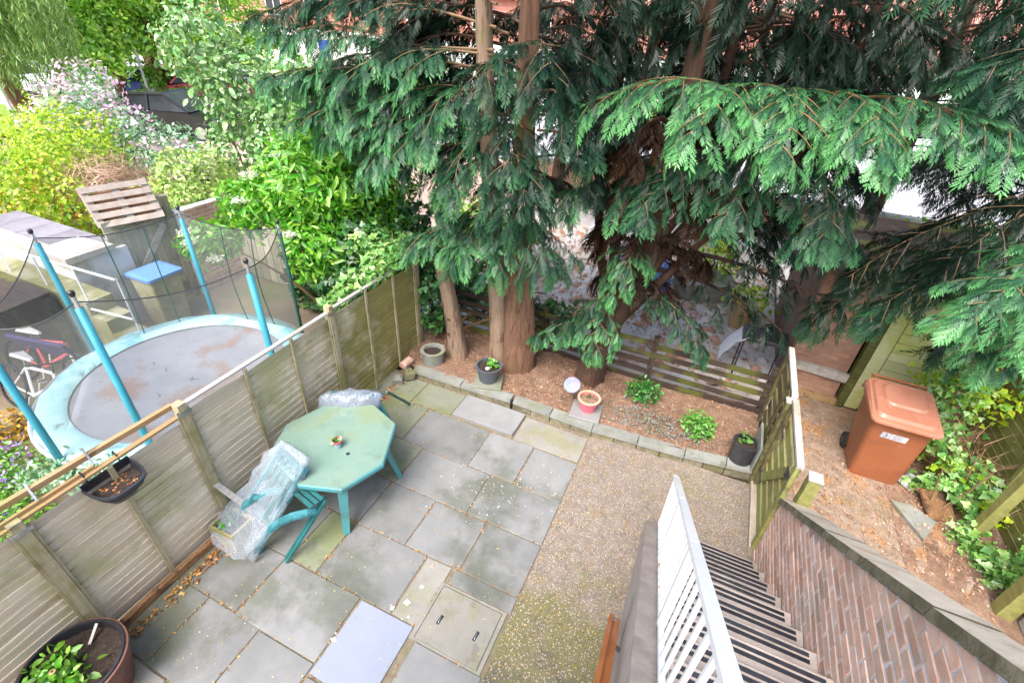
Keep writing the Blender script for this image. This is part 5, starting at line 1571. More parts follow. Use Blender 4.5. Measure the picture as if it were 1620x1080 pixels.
# ------------------------------------------------------------------ houses across the road
def house(i, x0, w, y0, label):
    t = thing('terraced_house', (x0 + w / 2, y0 + 4, 0), label, 'house', 'houses across the road')
    wins = [(.22, 3.5, 1.7, 1.25), (.66, 3.5, 1.7, 1.25)]
    low = [(.28, .9, 2.2, 1.4)]
    mb = MB(); mb.box(x0 + .02, x0 + w - .02, y0, y0 + 8, 0, 2.75); put('ground_wall', mb, m_render, t)
    mb = MB(); mb.box(x0 + .02, x0 + w - .02, y0 + .06, y0 + 8, 2.752, 5.4); up = put('upper_wall', mb, m_tile, t)
    mb = MB()
    for k in range(13):
        z = 2.78 + k * .20
        mb.hexa([(x0 + .02, y0 - .02, z), (x0 + w - .02, y0 - .02, z), (x0 + w - .02, y0 + .058, z), (x0 + .02, y0 + .058, z)],
                [(x0 + .02, y0 + .03, z + .205), (x0 + w - .02, y0 + .03, z + .205), (x0 + w - .02, y0 + .058, z + .205), (x0 + .02, y0 + .058, z + .205)])
    put('tile_courses', mb, m_tile, up)
    mb = MB(); mb.prism([(y0 - .4, 5.3), (y0 + 8.4, 5.3), (y0 + 4, 8.2)], x0, x0 + w, 'x'); rf_ = put('roof', mb, m_tile, t)
    for fx, z, ww, hh in wins + low:
        cx_ = x0 + w * fx + ww / 2 - .3
        mb = MB()
        for a, b, c, d in ((cx_ - ww / 2, cx_ + ww / 2, z, z + .07), (cx_ - ww / 2, cx_ + ww / 2, z + hh - .07, z + hh), (cx_ - ww / 2, cx_ - ww / 2 + .07, z + .071, z + hh - .071), (cx_ + ww / 2 - .07, cx_ + ww / 2, z + .071, z + hh - .071), (cx_ - .03, cx_ + .03, z + .071, z + hh - .071)):
            mb.box(a, b, y0 - .06, y0 - .022, c, d)
        wf = put('window', mb, m_upvc, t)
        mb = MB(); mb.box(cx_ - ww / 2 + .05, cx_ + ww / 2 - .05, y0 - .035, y0 - .028, z + .05, z + hh - .05); put('pane', mb, m_glass, wf)
    mb = MB(); dx = x0 + w * .72; mb.box(dx, dx + 1.0, y0 - .05, y0 - .01, 0, 2.1); put('door', mb, m_upvc if i % 2 else m_carblue, t)
adj = ['with a blue door at the far left end', 'with a white door next to the left end', 'seen above the ivy and elder', 'seen in the gap left of the pale trunk', 'seen behind the double conifer trunk', 'seen between the conifer trunks', 'seen behind the dark stems', 'seen past the outbuilding roof', 'at the right behind the firs', 'at the far right end']
for i in range(10):
    house(i, -58 + i * 9.4, 9.2, 35.0, 'red tile-hung terraced house ' + adj[i])

def car(o, ang, paint, label, s=1.0):
    t = thing('parked_car', o, label, 'car', 'parked cars beyond the gardens')
    Rm = Matrix.Rotation(ang, 3, 'Z')
    X = lambda p: tuple(Vector(o) + Rm @ (Vector(p) * s))
    prof = [(-2.0, .35), (-2.05, .62), (-1.98, .86), (-1.2, .95), (.85, .93), (1.75, .80), (2.02, .62), (2.02, .35)]
    mb = MB()
    vs, n = [], len(prof)
    for y, k in ((-.84, .97), (-.86, 1.0), (.86, 1.0), (.84, .97)):
        vs += [X((x * k, y, z)) for x, z in prof]
    mb.add(vs, [tuple(range(n)), tuple(range(4 * n - 1, 3 * n - 1, -1))] + [(r * n + i, (r + 1) * n + i, (r + 1) * n + (i + 1) % n, r * n + (i + 1) % n) for r in range(3) for i in range(n)])
    put('body', mb, paint, t)
    cab = [(-1.85, .94), (-1.25, 1.40), (.1, 1.45), (.95, .945)]
    mb = MB(); mb.add([X((x, -.76 if z < 1 else -.60, z)) for x, z in cab] + [X((x, .76 if z < 1 else .60, z)) for x, z in cab],
                      [(0, 1, 2, 3), (7, 6, 5, 4)] + [(i, 4 + i, 4 + (i + 1) % 4, (i + 1) % 4) for i in range(4)])
    put('glasshouse', mb, m_glass, t)
    mb = MB()
    for y in (-1, 1):
        for (xa, za), (xb, zb) in zip(cab, cab[1:]):
            mb.beam(X((xa, y * (.765 if za < 1 else .61), za)), X((xb, y * (.765 if zb < 1 else .61), zb)), .07 * s, .06 * s)
        mb.beam(X((-.45, y * .77, .95)), X((-.45, y * .615, 1.43)), .06 * s, .07 * s, up=(1, 0, 0))
    mb.hexa([X((-1.25, -.61, 1.40)), X((.1, -.61, 1.44)), X((.1, .61, 1.44)), X((-1.25, .61, 1.40))], [X((-1.2, -.55, 1.44)), X((.05, -.55, 1.49)), X((.05, .55, 1.49)), X((-1.2, .55, 1.44))])
    put('roof', mb, paint, t)
    for x in (-1.28, 1.28):
        for y in (-.80, .80):
            mb = MB(); mb.lathe((0, 0, 0), [(.20, -.10), (.32, -.10), (.34, -.06), (.34, .06), (.32, .10), (.20, .10)], 20)
            mb.v = [X((x + a, y + c, .33 + b)) for a, b, c in mb.v]; w = put('wheel', mb, m_rubber, t)
            mb = MB(); mb.lathe((0, 0, 0), [(.20, -.105), (.06, -.11), (.06, .11), (.20, .105)], 14); mb.v = [X((x + a, y + c, .33 + b)) for a, b, c in mb.v]; put('rim', mb, m_galv, w)
    for y in (-.6, .6):
        mb = MB(); mb.cbox(X((1.93, y, .68)), (.16 * s, .32 * s, .13 * s), Rm, bev=.02); put('headlight', mb, m_upvc, t)
        mb = MB(); mb.cbox(X((-2.02, y, .74)), (.08 * s, .28 * s, .16 * s), Rm); put('tail_light', mb, m_carred, t)
car((-19.3, 12.9, 0), .35, m_carblack, 'shiny black car parked behind the pink flowering bush', 1.05)
car((-27.0, 18.2, 0), 1.1, m_carblue, 'small bright blue car far off on the pale road')
car((-25.2, 19.0, 0), 1.1, m_carred, 'red car beside the blue one on the far road')
car((-33.0, 14.4, 0), .2, m_carwhite, 'white car on the road behind the willow trunk')
car((-9.5, 28.0, .12), 0, m_carwhite, 'white car parked before the houses left of the double trunk', 1.0)
car((-1.5, 28.2, .12), 0, m_carblue, 'blue car parked before the houses behind the dark stems', 1.0)
car((8.0, 28.0, .12), 0, m_carwhite, 'white car parked before the houses at the right', 1.0)
car((14.5, 28.2, .12), 0, m_carred, 'red car parked at the far right before the houses', 1.0)

# ------------------------------------------------------------------ conifers
def spline(pts, n):
    pts = [Vector(p) for p in pts]
    P = [pts[0] * 2 - pts[1]] + pts + [pts[-1] * 2 - pts[-2]]
    out = []
    segs = len(pts) - 1
    for i in range(n + 1):
        u = i / n * segs
        k = min(int(u), segs - 1)
        t = u - k
        a, b, c, d = P[k], P[k + 1], P[k + 2], P[k + 3]
        out.append(0.5 * ((2 * b) + (c - a) * t + (2 * a - 5 * b + 4 * c - d) * t * t + (3 * b - a - 3 * c + d) * t ** 3))
    return out

def bough_data(pts, width=.7, size=.30, step=.16, fstep=.075, lo=False, start=.2, droop=.35, r0=.035, tone=0.0, flat=.25):
    """one conifer bough: wood mesh and arrays of sprays"""
    L = sum((Vector(b) - Vector(a)).length for a, b in zip(pts, pts[1:]))
    n = max(6, int(L / .12))
    path = spline(pts, n)
    wood = MB()
    wood.tube(path, [r0 * (1 - .85 * i / n) for i in range(n + 1)], 6)
    P, D, S, U, TS = [], [], [], [], []
    s = start * L
    side = 1
    def at(d):
        u = min(max(d / L, 0), .9999) * n
        k = int(u)
        return path[k].lerp(path[k + 1], u - k), (path[k + 1] - path[k]).normalized()
    while s < L * .98:
        p, d = at(s)
        t = s / L
        up = Vector((0, 0, 1))
        sd_ = d.cross(up)
        if sd_.length < .1:
            sd_ = Vector((1, 0, 0))
        sd_ = sd_.normalized() * side
        ang = math.radians(random.uniform(38, 62))
        ln = width * (math.sin(math.pi * min(1, (.16 + .84 * t)) ** .8) * .75 + .30) * random.uniform(.7, 1.15)
        q_dir = (d * math.cos(ang) + sd_ * math.sin(ang) + Vector((0, 0, random.uniform(-.15, .2)))).normalized()
        sp_pts = [p]
        m = max(3, int(ln / .10))
        cur, cd = p.copy(), q_dir.copy()
        for k in range(m):
            cd = (cd + Vector((0, 0, -droop * 1.6 / m))).normalized()
            cur = cur + cd * (ln / m)
            sp_pts.append(cur.copy())
        wood.tube(sp_pts, [.0055 * (1 - .8 * k / m) for k in range(m + 1)], 4, cap=False)
        f = .12
        fs = 1
        while f < 1.0:
            u = f * m
            k = min(int(u), m - 1)
            a = sp_pts[k].lerp(sp_pts[k + 1], u - k)
            dd = (sp_pts[k + 1] - sp_pts[k]).normalized()
            s2 = dd.cross(up).normalized() * fs
            an = math.radians(random.uniform(25, 55))
            fd = dd * math.cos(an) + s2 * math.sin(an) + Vector((0, 0, random.uniform(-.45, .30) - droop * .25))
            P.append(a); D.append(fd); S.append(size * random.uniform(.45, 1.2) * (1.1 - .35 * f))
            U.append(Vector((random.gauss(0, flat), random.gauss(0, flat), 1)))
            TS.append(tone + random.gauss(0, .10) + .12 * (f - .5))
            f += fstep / ln
            fs = -fs
        a = sp_pts[-1]
        P.append(a - cd * .05); D.append(cd + Vector((0, 0, -.25))); S.append(size * random.uniform(.9, 1.25)); U.append(Vector((random.gauss(0, flat), random.gauss(0, flat), 1))); TS.append(tone + .15)
        s += step * random.uniform(.7, 1.3)
        side = -side
    s = start * L
    while s < L:
        p, d = at(s)
        an = random.uniform(-.7, .7)
        P.append(p + Vector((0, 0, .012))); D.append(Matrix.Rotation(an, 3, 'Z') @ d + Vector((0, 0, random.uniform(.0, .35)))); S.append(size * random.uniform(.5, .9)); U.append(Vector((random.gauss(0, flat), random.gauss(0, flat), 1))); TS.append(tone + random.gauss(0, .1))
        s += fstep * 1.1
    p, d = at(L * .97)
    for a in (-.5, 0, .5):
        P.append(p); D.append(Matrix.Rotation(a, 3, 'Z') @ d + Vector((0, 0, -.2))); S.append(size * 1.2); U.append(Vector((random.gauss(0, .2), random.gauss(0, .2), 1))); TS.append(tone + .18)
    A = lambda v: np.array([tuple(x) for x in v])
    return wood, scatter_fronds(A(P), A(D), np.array(S), A(U), lo, np.array(TS))

def bough(root, pts, leaf, wood_mat=None, label=None, **kw):
    w, (V, F, T) = bough_data(pts, **kw)
    b = put('bough', w, wood_mat or m_twig, root)
    put_raw('sprays', V, F, leaf, b, T)
    return b

def trunk(root, pts, radii, mat, n=14, rough=.10, name='trunk'):
    """fluted, lumpy trunk"""
    path = spline(pts, max(10, int(10 * len(pts))))
    k = len(path) - 1
    V, F = [], []
    ph = random.uniform(0, 6)
    for i, p in enumerate(path):
        t = i / k * (len(radii) - 1)
        a = min(int(t), len(radii) - 2)
        r = radii[a] + (radii[a + 1] - radii[a]) * (t - a)
        for j in range(n):
            an = 2 * math.pi * j / n
            rr = r * (1 + rough * math.sin(an * 3 + ph) + rough * .7 * math.sin(an * 5 - ph + i * .12) + rough * .35 * random.uniform(-1, 1))
            V.append((p.x + rr * math.cos(an), p.y + rr * math.sin(an), p.z))
    for i in range(k):
        for j in range(n):
            F.append((i * n + j, i * n + (j + 1) % n, (i + 1) * n + (j + 1) % n, (i + 1) * n + j))
    F.append(tuple(range(k * n, (k + 1) * n)))
    mb = MB(); mb.add(V, F)
    return put(name, mb, mat, root, smooth=True)

# cut trunk
cs = thing('cut_trunk', (-3.0, 5.22, .1), 'tall cut bare trunk with a flat sawn top in the bed by the fence', 'tree trunk')
trunk(cs, [(-3.0, 5.24, .05), (-3.07, 5.22, .7), (-3.22, 5.17, 1.66)], [.17, .125, .11, .105], m_bark_pale, 16, .06)
mb = MB(); mb.lathe((-3.22, 5.17, 1.661), [(.10, 0), (.098, .012), (.0, .016)], 16); put('sawn_top', mb, m_endgrain, cs)
for z, a in ((.8, -1.3), (1.2, -1.0), (1.35, -1.9), (.55, -1.6), (1.0, -2.2)):
    mb = MB(); c = Vector((-3.04 - .1 * z, 5.22, z)); mb.lathe((c.x + .118 * math.cos(a), c.y + .118 * math.sin(a), z), [(.028, -.02), (.03, 0), (.015, .02)], 8, ey=.6); put('knot', mb, m_bark_dark, cs)

# double conifer
t1 = thing('conifer', (-2.2, 5.4, .1), 'big conifer with a fused double trunk behind the slate grey pot', 'conifer', 'conifers behind the patio')
trunk(t1, [(-2.10, 5.42, .05), (-2.12, 5.42, .8), (-2.20, 5.45, 2.0), (-2.27, 5.48, 4.5), (-2.35, 5.5, 9.5)], [.24, .205, .15, .105, .04], m_bark, 18, .13)
trunk(t1, [(-2.38, 5.40, .05), (-2.42, 5.38, .9), (-2.56, 5.38, 2.2), (-2.76, 5.40, 4.5), (-2.9, 5.4, 8.5)], [.17, .135, .115, .085, .035], m_bark_pale, 14, .10)
trunk(t1, [(-2.45, 5.9, .05), (-2.75, 6.0, 1.6), (-2.98, 6.02, 2.9), (-3.02, 6.0, 4.4)], [.09, .07, .06, .05], m_bark, 9, .06)
# many-stemmed conifer
t2 = thing('conifer', (-1.0, 5.7, .1), 'broad many-stemmed conifer with dead brown heart behind the pink pot', 'conifer', 'conifers behind the patio')
trunk(t2, [(-1.05, 5.62, .05), (-.98, 5.72, .7), (-.72, 6.0, 2.0), (-.62, 6.2, 3.6), (-.6, 6.3, 7.5)], [.23, .19, .17, .13, .05], m_bark_dark, 14, .12)
for bx, tx, ty, r in ((-.85, -1.12, 6.5, .085), (-.7, -.28, 6.5, .08), (-.6, -.08, 6.4, .07), (-.6, .22, 6.6, .075), (-.7, .48, 6.5, .06), (-1.0, -1.5, 6.7, .07), (-.5, .85, 6.9, .06)):
    trunk(t2, [(-.85, 5.95, 1.0), ((bx - .5) * .5 + tx * .4, 6.15, 2.1), (tx + random.uniform(-.05, .05), ty, 3.8), (tx * 1.1 + random.uniform(-.3, .3), ty + .2, 8.0)], [.10, r * .85, r * .66, .03], m_bark_dark, 8, .07, name='stem')
row = []
for x, y, h, lab in ((-4.6, 14.0, 9, 'dark conifer behind the yard left of the double trunk'), (.4, 12.2, 9.5, 'tall dark conifer behind the many-stemmed one'), (3.0, 12.6, 9, 'dark conifer rising behind the outbuilding roof'), (4.6, 10.6, 9, 'dark conifer at the far right behind the outbuilding'), (-2.4, 13.0, 8.5, 'farther conifer seen between the double trunk and the dark stems')):
    t = thing('conifer', (x, y, 0), lab, 'conifer', 'conifers behind the patio')
    trunk(t, [(x, y, 0), (x + .1, y, h * .4), (x, y + .1, h)], [.20, .15, .03], m_bark_dark, 10, .08)
    row.append((t, x, y, h))
t6 = thing('conifer', (3.95, 7.0, 0), 'green conifer leaning over the alley beside the outbuilding', 'conifer', 'conifers behind the patio')
trunk(t6, [(4.2, 6.9, 0), (4.1, 6.9, 1.5), (3.8, 6.8, 3.0), (3.6, 6.8, 8.5)], [.17, .15, .12, .04], m_bark_dark, 10, .08)

NEAR = dict(width=.62, size=.25, step=.12, fstep=.062, r0=.016)
# high boughs reaching towards the camera, their light painted in by raised tone
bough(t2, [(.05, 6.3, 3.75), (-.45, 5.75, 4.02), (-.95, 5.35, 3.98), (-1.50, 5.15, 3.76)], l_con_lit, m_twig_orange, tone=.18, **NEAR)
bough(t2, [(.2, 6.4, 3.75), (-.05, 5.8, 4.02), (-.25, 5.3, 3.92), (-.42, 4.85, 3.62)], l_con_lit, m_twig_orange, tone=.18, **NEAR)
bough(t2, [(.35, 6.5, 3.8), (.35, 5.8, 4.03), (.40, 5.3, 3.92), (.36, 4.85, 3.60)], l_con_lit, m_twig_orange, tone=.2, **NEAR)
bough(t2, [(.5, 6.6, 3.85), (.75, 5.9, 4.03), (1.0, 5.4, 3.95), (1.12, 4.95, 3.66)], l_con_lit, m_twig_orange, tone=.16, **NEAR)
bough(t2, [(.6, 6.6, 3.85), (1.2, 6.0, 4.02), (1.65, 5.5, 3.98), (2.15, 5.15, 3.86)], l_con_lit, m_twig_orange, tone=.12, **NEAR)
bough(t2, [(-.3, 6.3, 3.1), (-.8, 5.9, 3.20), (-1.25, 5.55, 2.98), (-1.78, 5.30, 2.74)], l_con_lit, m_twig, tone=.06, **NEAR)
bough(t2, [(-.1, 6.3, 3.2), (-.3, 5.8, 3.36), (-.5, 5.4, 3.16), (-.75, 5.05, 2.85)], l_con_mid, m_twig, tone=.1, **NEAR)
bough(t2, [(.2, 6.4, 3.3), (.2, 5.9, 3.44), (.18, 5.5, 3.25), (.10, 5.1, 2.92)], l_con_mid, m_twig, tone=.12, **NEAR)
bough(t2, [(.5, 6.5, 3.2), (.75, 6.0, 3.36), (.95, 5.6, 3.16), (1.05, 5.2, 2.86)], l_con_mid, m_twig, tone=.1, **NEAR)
# left tiers of the double conifer
for pts, tn, lf in (([(-2.6, 5.35, 3.70), (-3.4, 5.25, 3.72), (-4.5, 5.15, 3.86), (-5.75, 5.10, 3.66)], .06, l_con_lit), ([(-2.6, 5.35, 4.15), (-3.6, 5.3, 4.14), (-4.6, 5.2, 4.26), (-5.55, 5.15, 4.14)], .06, l_con_lit),
                    ([(-2.55, 5.3, 3.45), (-3.3, 5.15, 3.40), (-4.1, 5.0, 3.36), (-4.75, 4.95, 3.12)], .05, l_con_lit), ([(-2.55, 5.3, 3.5), (-3.0, 4.95, 3.44), (-3.5, 4.75, 3.26), (-3.9, 4.65, 2.98)], .08, l_con_lit),
                    ([(-2.6, 5.4, 4.35), (-3.6, 5.4, 4.5), (-4.7, 5.3, 4.55), (-5.9, 5.3, 4.30)], .02, l_con_mid), ([(-2.6, 5.4, 3.25), (-3.2, 5.3, 3.12), (-3.8, 5.2, 2.95), (-4.35, 5.1, 2.75)], .0, l_con_mid),
                    ([(-2.5, 5.3, 3.4), (-2.6, 4.95, 3.32), (-2.75, 4.75, 3.12), (-2.85, 4.6, 2.85)], .04, l_con_lit), ([(-2.3, 5.3, 3.3), (-2.1, 4.95, 3.25), (-1.95, 4.75, 3.08), (-1.85, 4.65, 2.80)], .0, l_con_mid)):
    bough(t1, pts, lf, m_twig, tone=tn, **NEAR)
for pts, tn, lf in (([(-2.6, 5.5, 3.9), (-3.5, 5.75, 3.95), (-4.3, 5.9, 3.85), (-5.0, 6.0, 3.55)], -.02, l_con_mid), ([(-2.6, 5.6, 3.5), (-3.3, 6.0, 3.55), (-3.9, 6.3, 3.4), (-4.5, 6.5, 3.1)], -.02, l_con_mid), ([(-2.5, 5.5, 4.3), (-3.3, 5.9, 4.4), (-4.1, 6.2, 4.3), (-4.8, 6.4, 4.0)], -.02, l_con_mid),
                    ([(-2.6, 5.4, 3.95), (-3.6, 5.45, 4.0), (-4.6, 5.5, 3.95), (-5.5, 5.5, 3.65)], .02, l_con_lit), ([(-2.6, 5.4, 4.55), (-3.5, 5.6, 4.7), (-4.5, 5.7, 4.65), (-5.4, 5.7, 4.4)], .0, l_con_mid), ([(-2.6, 5.4, 4.1), (-3.2, 5.1, 4.12), (-3.8, 4.95, 4.0), (-4.3, 4.85, 3.7)], .03, l_con_lit),
                    ([(-2.5, 5.6, 3.1), (-3.0, 6.0, 3.1), (-3.4, 6.3, 2.95), (-3.7, 6.5, 2.7)], -.03, l_con_dark), ([(-2.4, 5.6, 4.4), (-2.9, 6.2, 4.45), (-3.3, 6.7, 4.3), (-3.6, 7.1, 4.0)], -.03, l_con_dark)):
    bough(t1, pts, lf, m_twig, tone=tn, lo=lf is not l_con_lit, **NEAR)
for pts, tn, lf in (([(-2.6, 5.35, 3.62), (-3.6, 5.4, 3.66), (-4.6, 5.4, 3.58), (-5.5, 5.4, 3.28)], .02, l_con_lit), ([(-2.6, 5.35, 3.5), (-3.5, 5.15, 3.52), (-4.3, 5.0, 3.5), (-5.1, 4.9, 3.25)], .04, l_con_lit), ([(-2.6, 5.4, 3.3), (-3.5, 5.6, 3.3), (-4.3, 5.7, 3.2), (-5.0, 5.7, 2.95)], -.02, l_con_mid), ([(-2.6, 5.4, 4.0), (-3.6, 5.6, 3.9), (-4.8, 5.7, 3.8), (-5.9, 5.7, 3.5)], .0, l_con_mid)):
    bough(t1, pts, lf, m_twig, tone=tn, **NEAR)
# lower skirts over the fence end and the bed
for pts, tn, lf in (([(-2.35, 5.3, 2.42), (-2.7, 5.1, 2.36), (-3.1, 4.95, 2.22), (-3.55, 4.85, 1.98)], .10, l_con_lit), ([(-2.3, 5.3, 2.5), (-2.5, 5.0, 2.42), (-2.7, 4.85, 2.25), (-2.85, 4.78, 2.0)], .08, l_con_lit),
                    ([(-2.1, 5.3, 2.5), (-1.9, 5.05, 2.46), (-1.72, 4.92, 2.30), (-1.55, 4.85, 2.1)], .05, l_con_mid), ([(-2.2, 5.3, 2.45), (-2.2, 5.0, 2.42), (-2.2, 4.8, 2.25), (-2.25, 4.7, 2.0)], .06, l_con_lit)):
    bough(t1, pts, lf, m_twig, tone=tn, start=.12, **NEAR)
SKIRT = dict(width=.36, size=.19, step=.10, fstep=.045, r0=.014)
for pts, tn, lf in (([(-.8, 5.9, 2.1), (-.78, 5.6, 2.22), (-.82, 5.35, 2.05), (-.92, 5.18, 1.72)], .12, l_con_lit), 
                    ([(-.95, 5.7, 1.25), (-1.25, 5.5, 1.20), (-1.55, 5.35, 1.02), (-1.82, 5.25, .84)], .10, l_con_lit), ([(-.95, 5.7, 1.35), (-.97, 5.45, 1.30), (-1.0, 5.3, 1.10), (-1.0, 5.18, .86)], .12, l_con_lit), ([(-.9, 5.75, 1.45), (-1.15, 5.6, 1.42), (-1.35, 5.45, 1.24), (-1.5, 5.35, 1.0)], .04, l_con_mid),
                    ([(-.7, 5.9, 1.55), (-.3, 5.75, 1.58), (.1, 5.65, 1.38), (.35, 5.55, 1.08)], .06, l_con_mid)):
    bough(t2, pts, lf, m_twig, tone=tn, start=.12, **SKIRT)
# boughs crossing in front of the double trunk
for pts, tn, lf in (([(-2.3, 5.35, 4.0), (-2.4, 5.0, 4.10), (-2.45, 4.85, 4.0), (-2.5, 4.7, 3.75)], .0, l_con_mid), ([(-2.3, 5.4, 4.2), (-2.0, 5.1, 4.25), (-1.8, 4.95, 4.1), (-1.65, 4.85, 3.85)], -.05, l_con_mid), ([(-2.6, 5.3, 3.75), (-2.85, 5.0, 3.78), (-3.05, 4.8, 3.62), (-3.2, 4.65, 3.36)], .08, l_con_lit), ([(-2.4, 5.3, 3.55), (-2.3, 5.0, 3.60), (-2.2, 4.85, 3.45), (-2.1, 4.75, 3.18)], .03, l_con_mid), ([(-2.5, 5.3, 3.0), (-2.7, 5.05, 3.02), (-2.85, 4.9, 2.88), (-2.95, 4.8, 2.62)], .02, l_con_mid),
                    ([(-2.2, 5.3, 3.0), (-2.05, 5.05, 3.02), (-1.9, 4.9, 2.88), (-1.8, 4.8, 2.62)], .02, l_con_mid), ([(-2.3, 5.35, 2.8), (-2.35, 5.05, 2.84), (-2.4, 4.9, 2.7), (-2.42, 4.8, 2.46)], .0, l_con_mid), ([(-2.1, 5.4, 3.8), (-1.8, 5.2, 3.85), (-1.5, 5.1, 3.7), (-1.3, 5.05, 3.4)], -.05, l_con_mid), ([(-2.1, 5.5, 3.4), (-1.7, 5.5, 3.4), (-1.4, 5.5, 3.2), (-1.2, 5.5, 2.9)], -.1, l_con_dark)):
    bough(t1, pts, lf, m_twig, tone=tn, **NEAR)
# right hand boughs over the alley
for pts, tn, lf in (([(3.6, 6.7, 3.0), (3.1, 5.9, 3.0), (2.6, 5.3, 2.80), (2.15, 4.85, 2.50)], .16, l_con_lit), ([(3.7, 6.7, 2.95), (3.4, 5.9, 2.95), (3.05, 5.3, 2.75), (2.75, 4.85, 2.40)], .18, l_con_lit), ([(3.7, 6.7, 2.6), (3.3, 6.0, 2.6), (2.95, 5.5, 2.35), (2.7, 5.15, 2.02)], .06, l_con_lit),
                    ([(3.6, 6.8, 2.9), (2.9, 6.5, 2.75), (2.3, 6.2, 2.35), (1.85, 6.0, 1.82)], .0, l_con_mid), ([(3.5, 6.9, 2.8), (2.7, 6.7, 2.6), (1.9, 6.45, 2.1), (1.42, 6.25, 1.45)], .02, l_con_mid), ([(3.5, 6.9, 3.2), (2.7, 6.6, 3.1), (2.0, 6.3, 2.7), (1.55, 6.1, 2.2)], .0, l_con_dark),
                    ([(3.5, 6.9, 3.4), (3.0, 6.4, 3.3), (2.5, 6.0, 3.0), (2.2, 5.8, 2.6)], -.05, l_con_dark), ([(3.8, 6.8, 2.4), (3.4, 6.4, 2.3), (3.0, 6.2, 2.0), (2.7, 6.05, 1.6)], .0, l_con_mid), ([(3.6, 6.8, 4.6), (3.0, 6.2, 4.6), (2.2, 5.8, 4.5), (1.6, 5.6, 4.3)], -.05, l_con_mid)):
    bough(t6, pts, lf, m_twig, tone=tn, lo=lf is l_con_dark, **NEAR)
# dark branches crossing the open gap at the right of the heart
for pts, r0 in (([(-.6, 6.2, 2.2), (.2, 6.3, 2.35), (1.0, 6.3, 2.55), (1.8, 6.4, 2.7)], .05), ([(-.6, 6.2, 2.0), (.1, 6.3, 2.05), (.9, 6.3, 1.95), (1.7, 6.4, 1.75)], .04), ([(-.65, 6.1, 1.8), (.0, 6.2, 1.75), (.7, 6.2, 1.55), (1.2, 6.2, 1.3)], .035), ([(-.5, 6.2, 2.4), (.3, 6.4, 2.8), (1.1, 6.5, 3.0)], .04)):
    bough(t2, pts, l_con_dark, m_bark_dark, r0=r0, width=.55, size=.24, step=.2, fstep=.11, start=.35, lo=True)

# inner crowns: plainer sprays filling the depth, joined as one part per tree
def crown(root, boughs, leaf, lo=True, name='crown', **kw):
    parts, wood = [], MB()
    for pts in boughs:
        w, d = bough_data(pts, lo=lo, **kw)
        wood.add(w.v, w.f)
        parts.append(d)
    V, F, T = join_raw(parts)
    c = put_raw(name, V, F, leaf, root, T)
    put('branches', wood, m_bark_dark, root)
    return c
def radial(x, y, z0, z1, n, len0, len1, rise=.05, drop=.5, a0=0, a1=2 * math.pi, rr=.1):
    out = []
    for i in range(n):
        a = random.uniform(a0, a1)
        z = z0 + (z1 - z0) * (i + random.random()) / n
        L = len0 + (len1 - len0) * (z - z0) / max(.01, z1 - z0)
        L *= random.uniform(.75, 1.15)
        c, s = math.cos(a), math.sin(a)
        out.append([(x + rr * c, y + rr * s, z), (x + L * .45 * c, y + L * .45 * s, z + rise * L), (x + L * .8 * c, y + L * .8 * s, z - drop * L * .12), (x + L * c, y + L * s, z - drop * L * .4)])
    return out
LO = dict(width=.75, size=.26, step=.17, fstep=.075, start=.25, r0=.02)
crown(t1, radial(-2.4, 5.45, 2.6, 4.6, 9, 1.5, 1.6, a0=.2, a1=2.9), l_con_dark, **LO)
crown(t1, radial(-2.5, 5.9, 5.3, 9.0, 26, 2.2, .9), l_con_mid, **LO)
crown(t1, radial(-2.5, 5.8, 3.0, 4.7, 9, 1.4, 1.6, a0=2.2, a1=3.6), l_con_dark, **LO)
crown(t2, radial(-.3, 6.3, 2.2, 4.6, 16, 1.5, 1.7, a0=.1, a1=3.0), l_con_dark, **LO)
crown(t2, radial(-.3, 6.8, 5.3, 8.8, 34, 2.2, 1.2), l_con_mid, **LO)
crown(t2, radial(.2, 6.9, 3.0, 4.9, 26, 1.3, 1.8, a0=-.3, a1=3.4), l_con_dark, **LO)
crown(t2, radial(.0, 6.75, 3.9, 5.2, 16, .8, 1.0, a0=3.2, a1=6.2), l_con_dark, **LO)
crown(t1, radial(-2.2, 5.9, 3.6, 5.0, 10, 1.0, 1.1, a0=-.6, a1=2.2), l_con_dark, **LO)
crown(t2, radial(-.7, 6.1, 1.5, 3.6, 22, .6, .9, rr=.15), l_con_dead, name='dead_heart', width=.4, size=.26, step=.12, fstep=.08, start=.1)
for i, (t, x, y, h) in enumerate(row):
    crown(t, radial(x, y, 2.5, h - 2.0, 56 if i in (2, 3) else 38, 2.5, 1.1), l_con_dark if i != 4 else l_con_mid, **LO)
crown(t6, radial(3.9, 7.4, 3.9, 8.6, 44, 2.1, .8), l_con_mid, **LO)

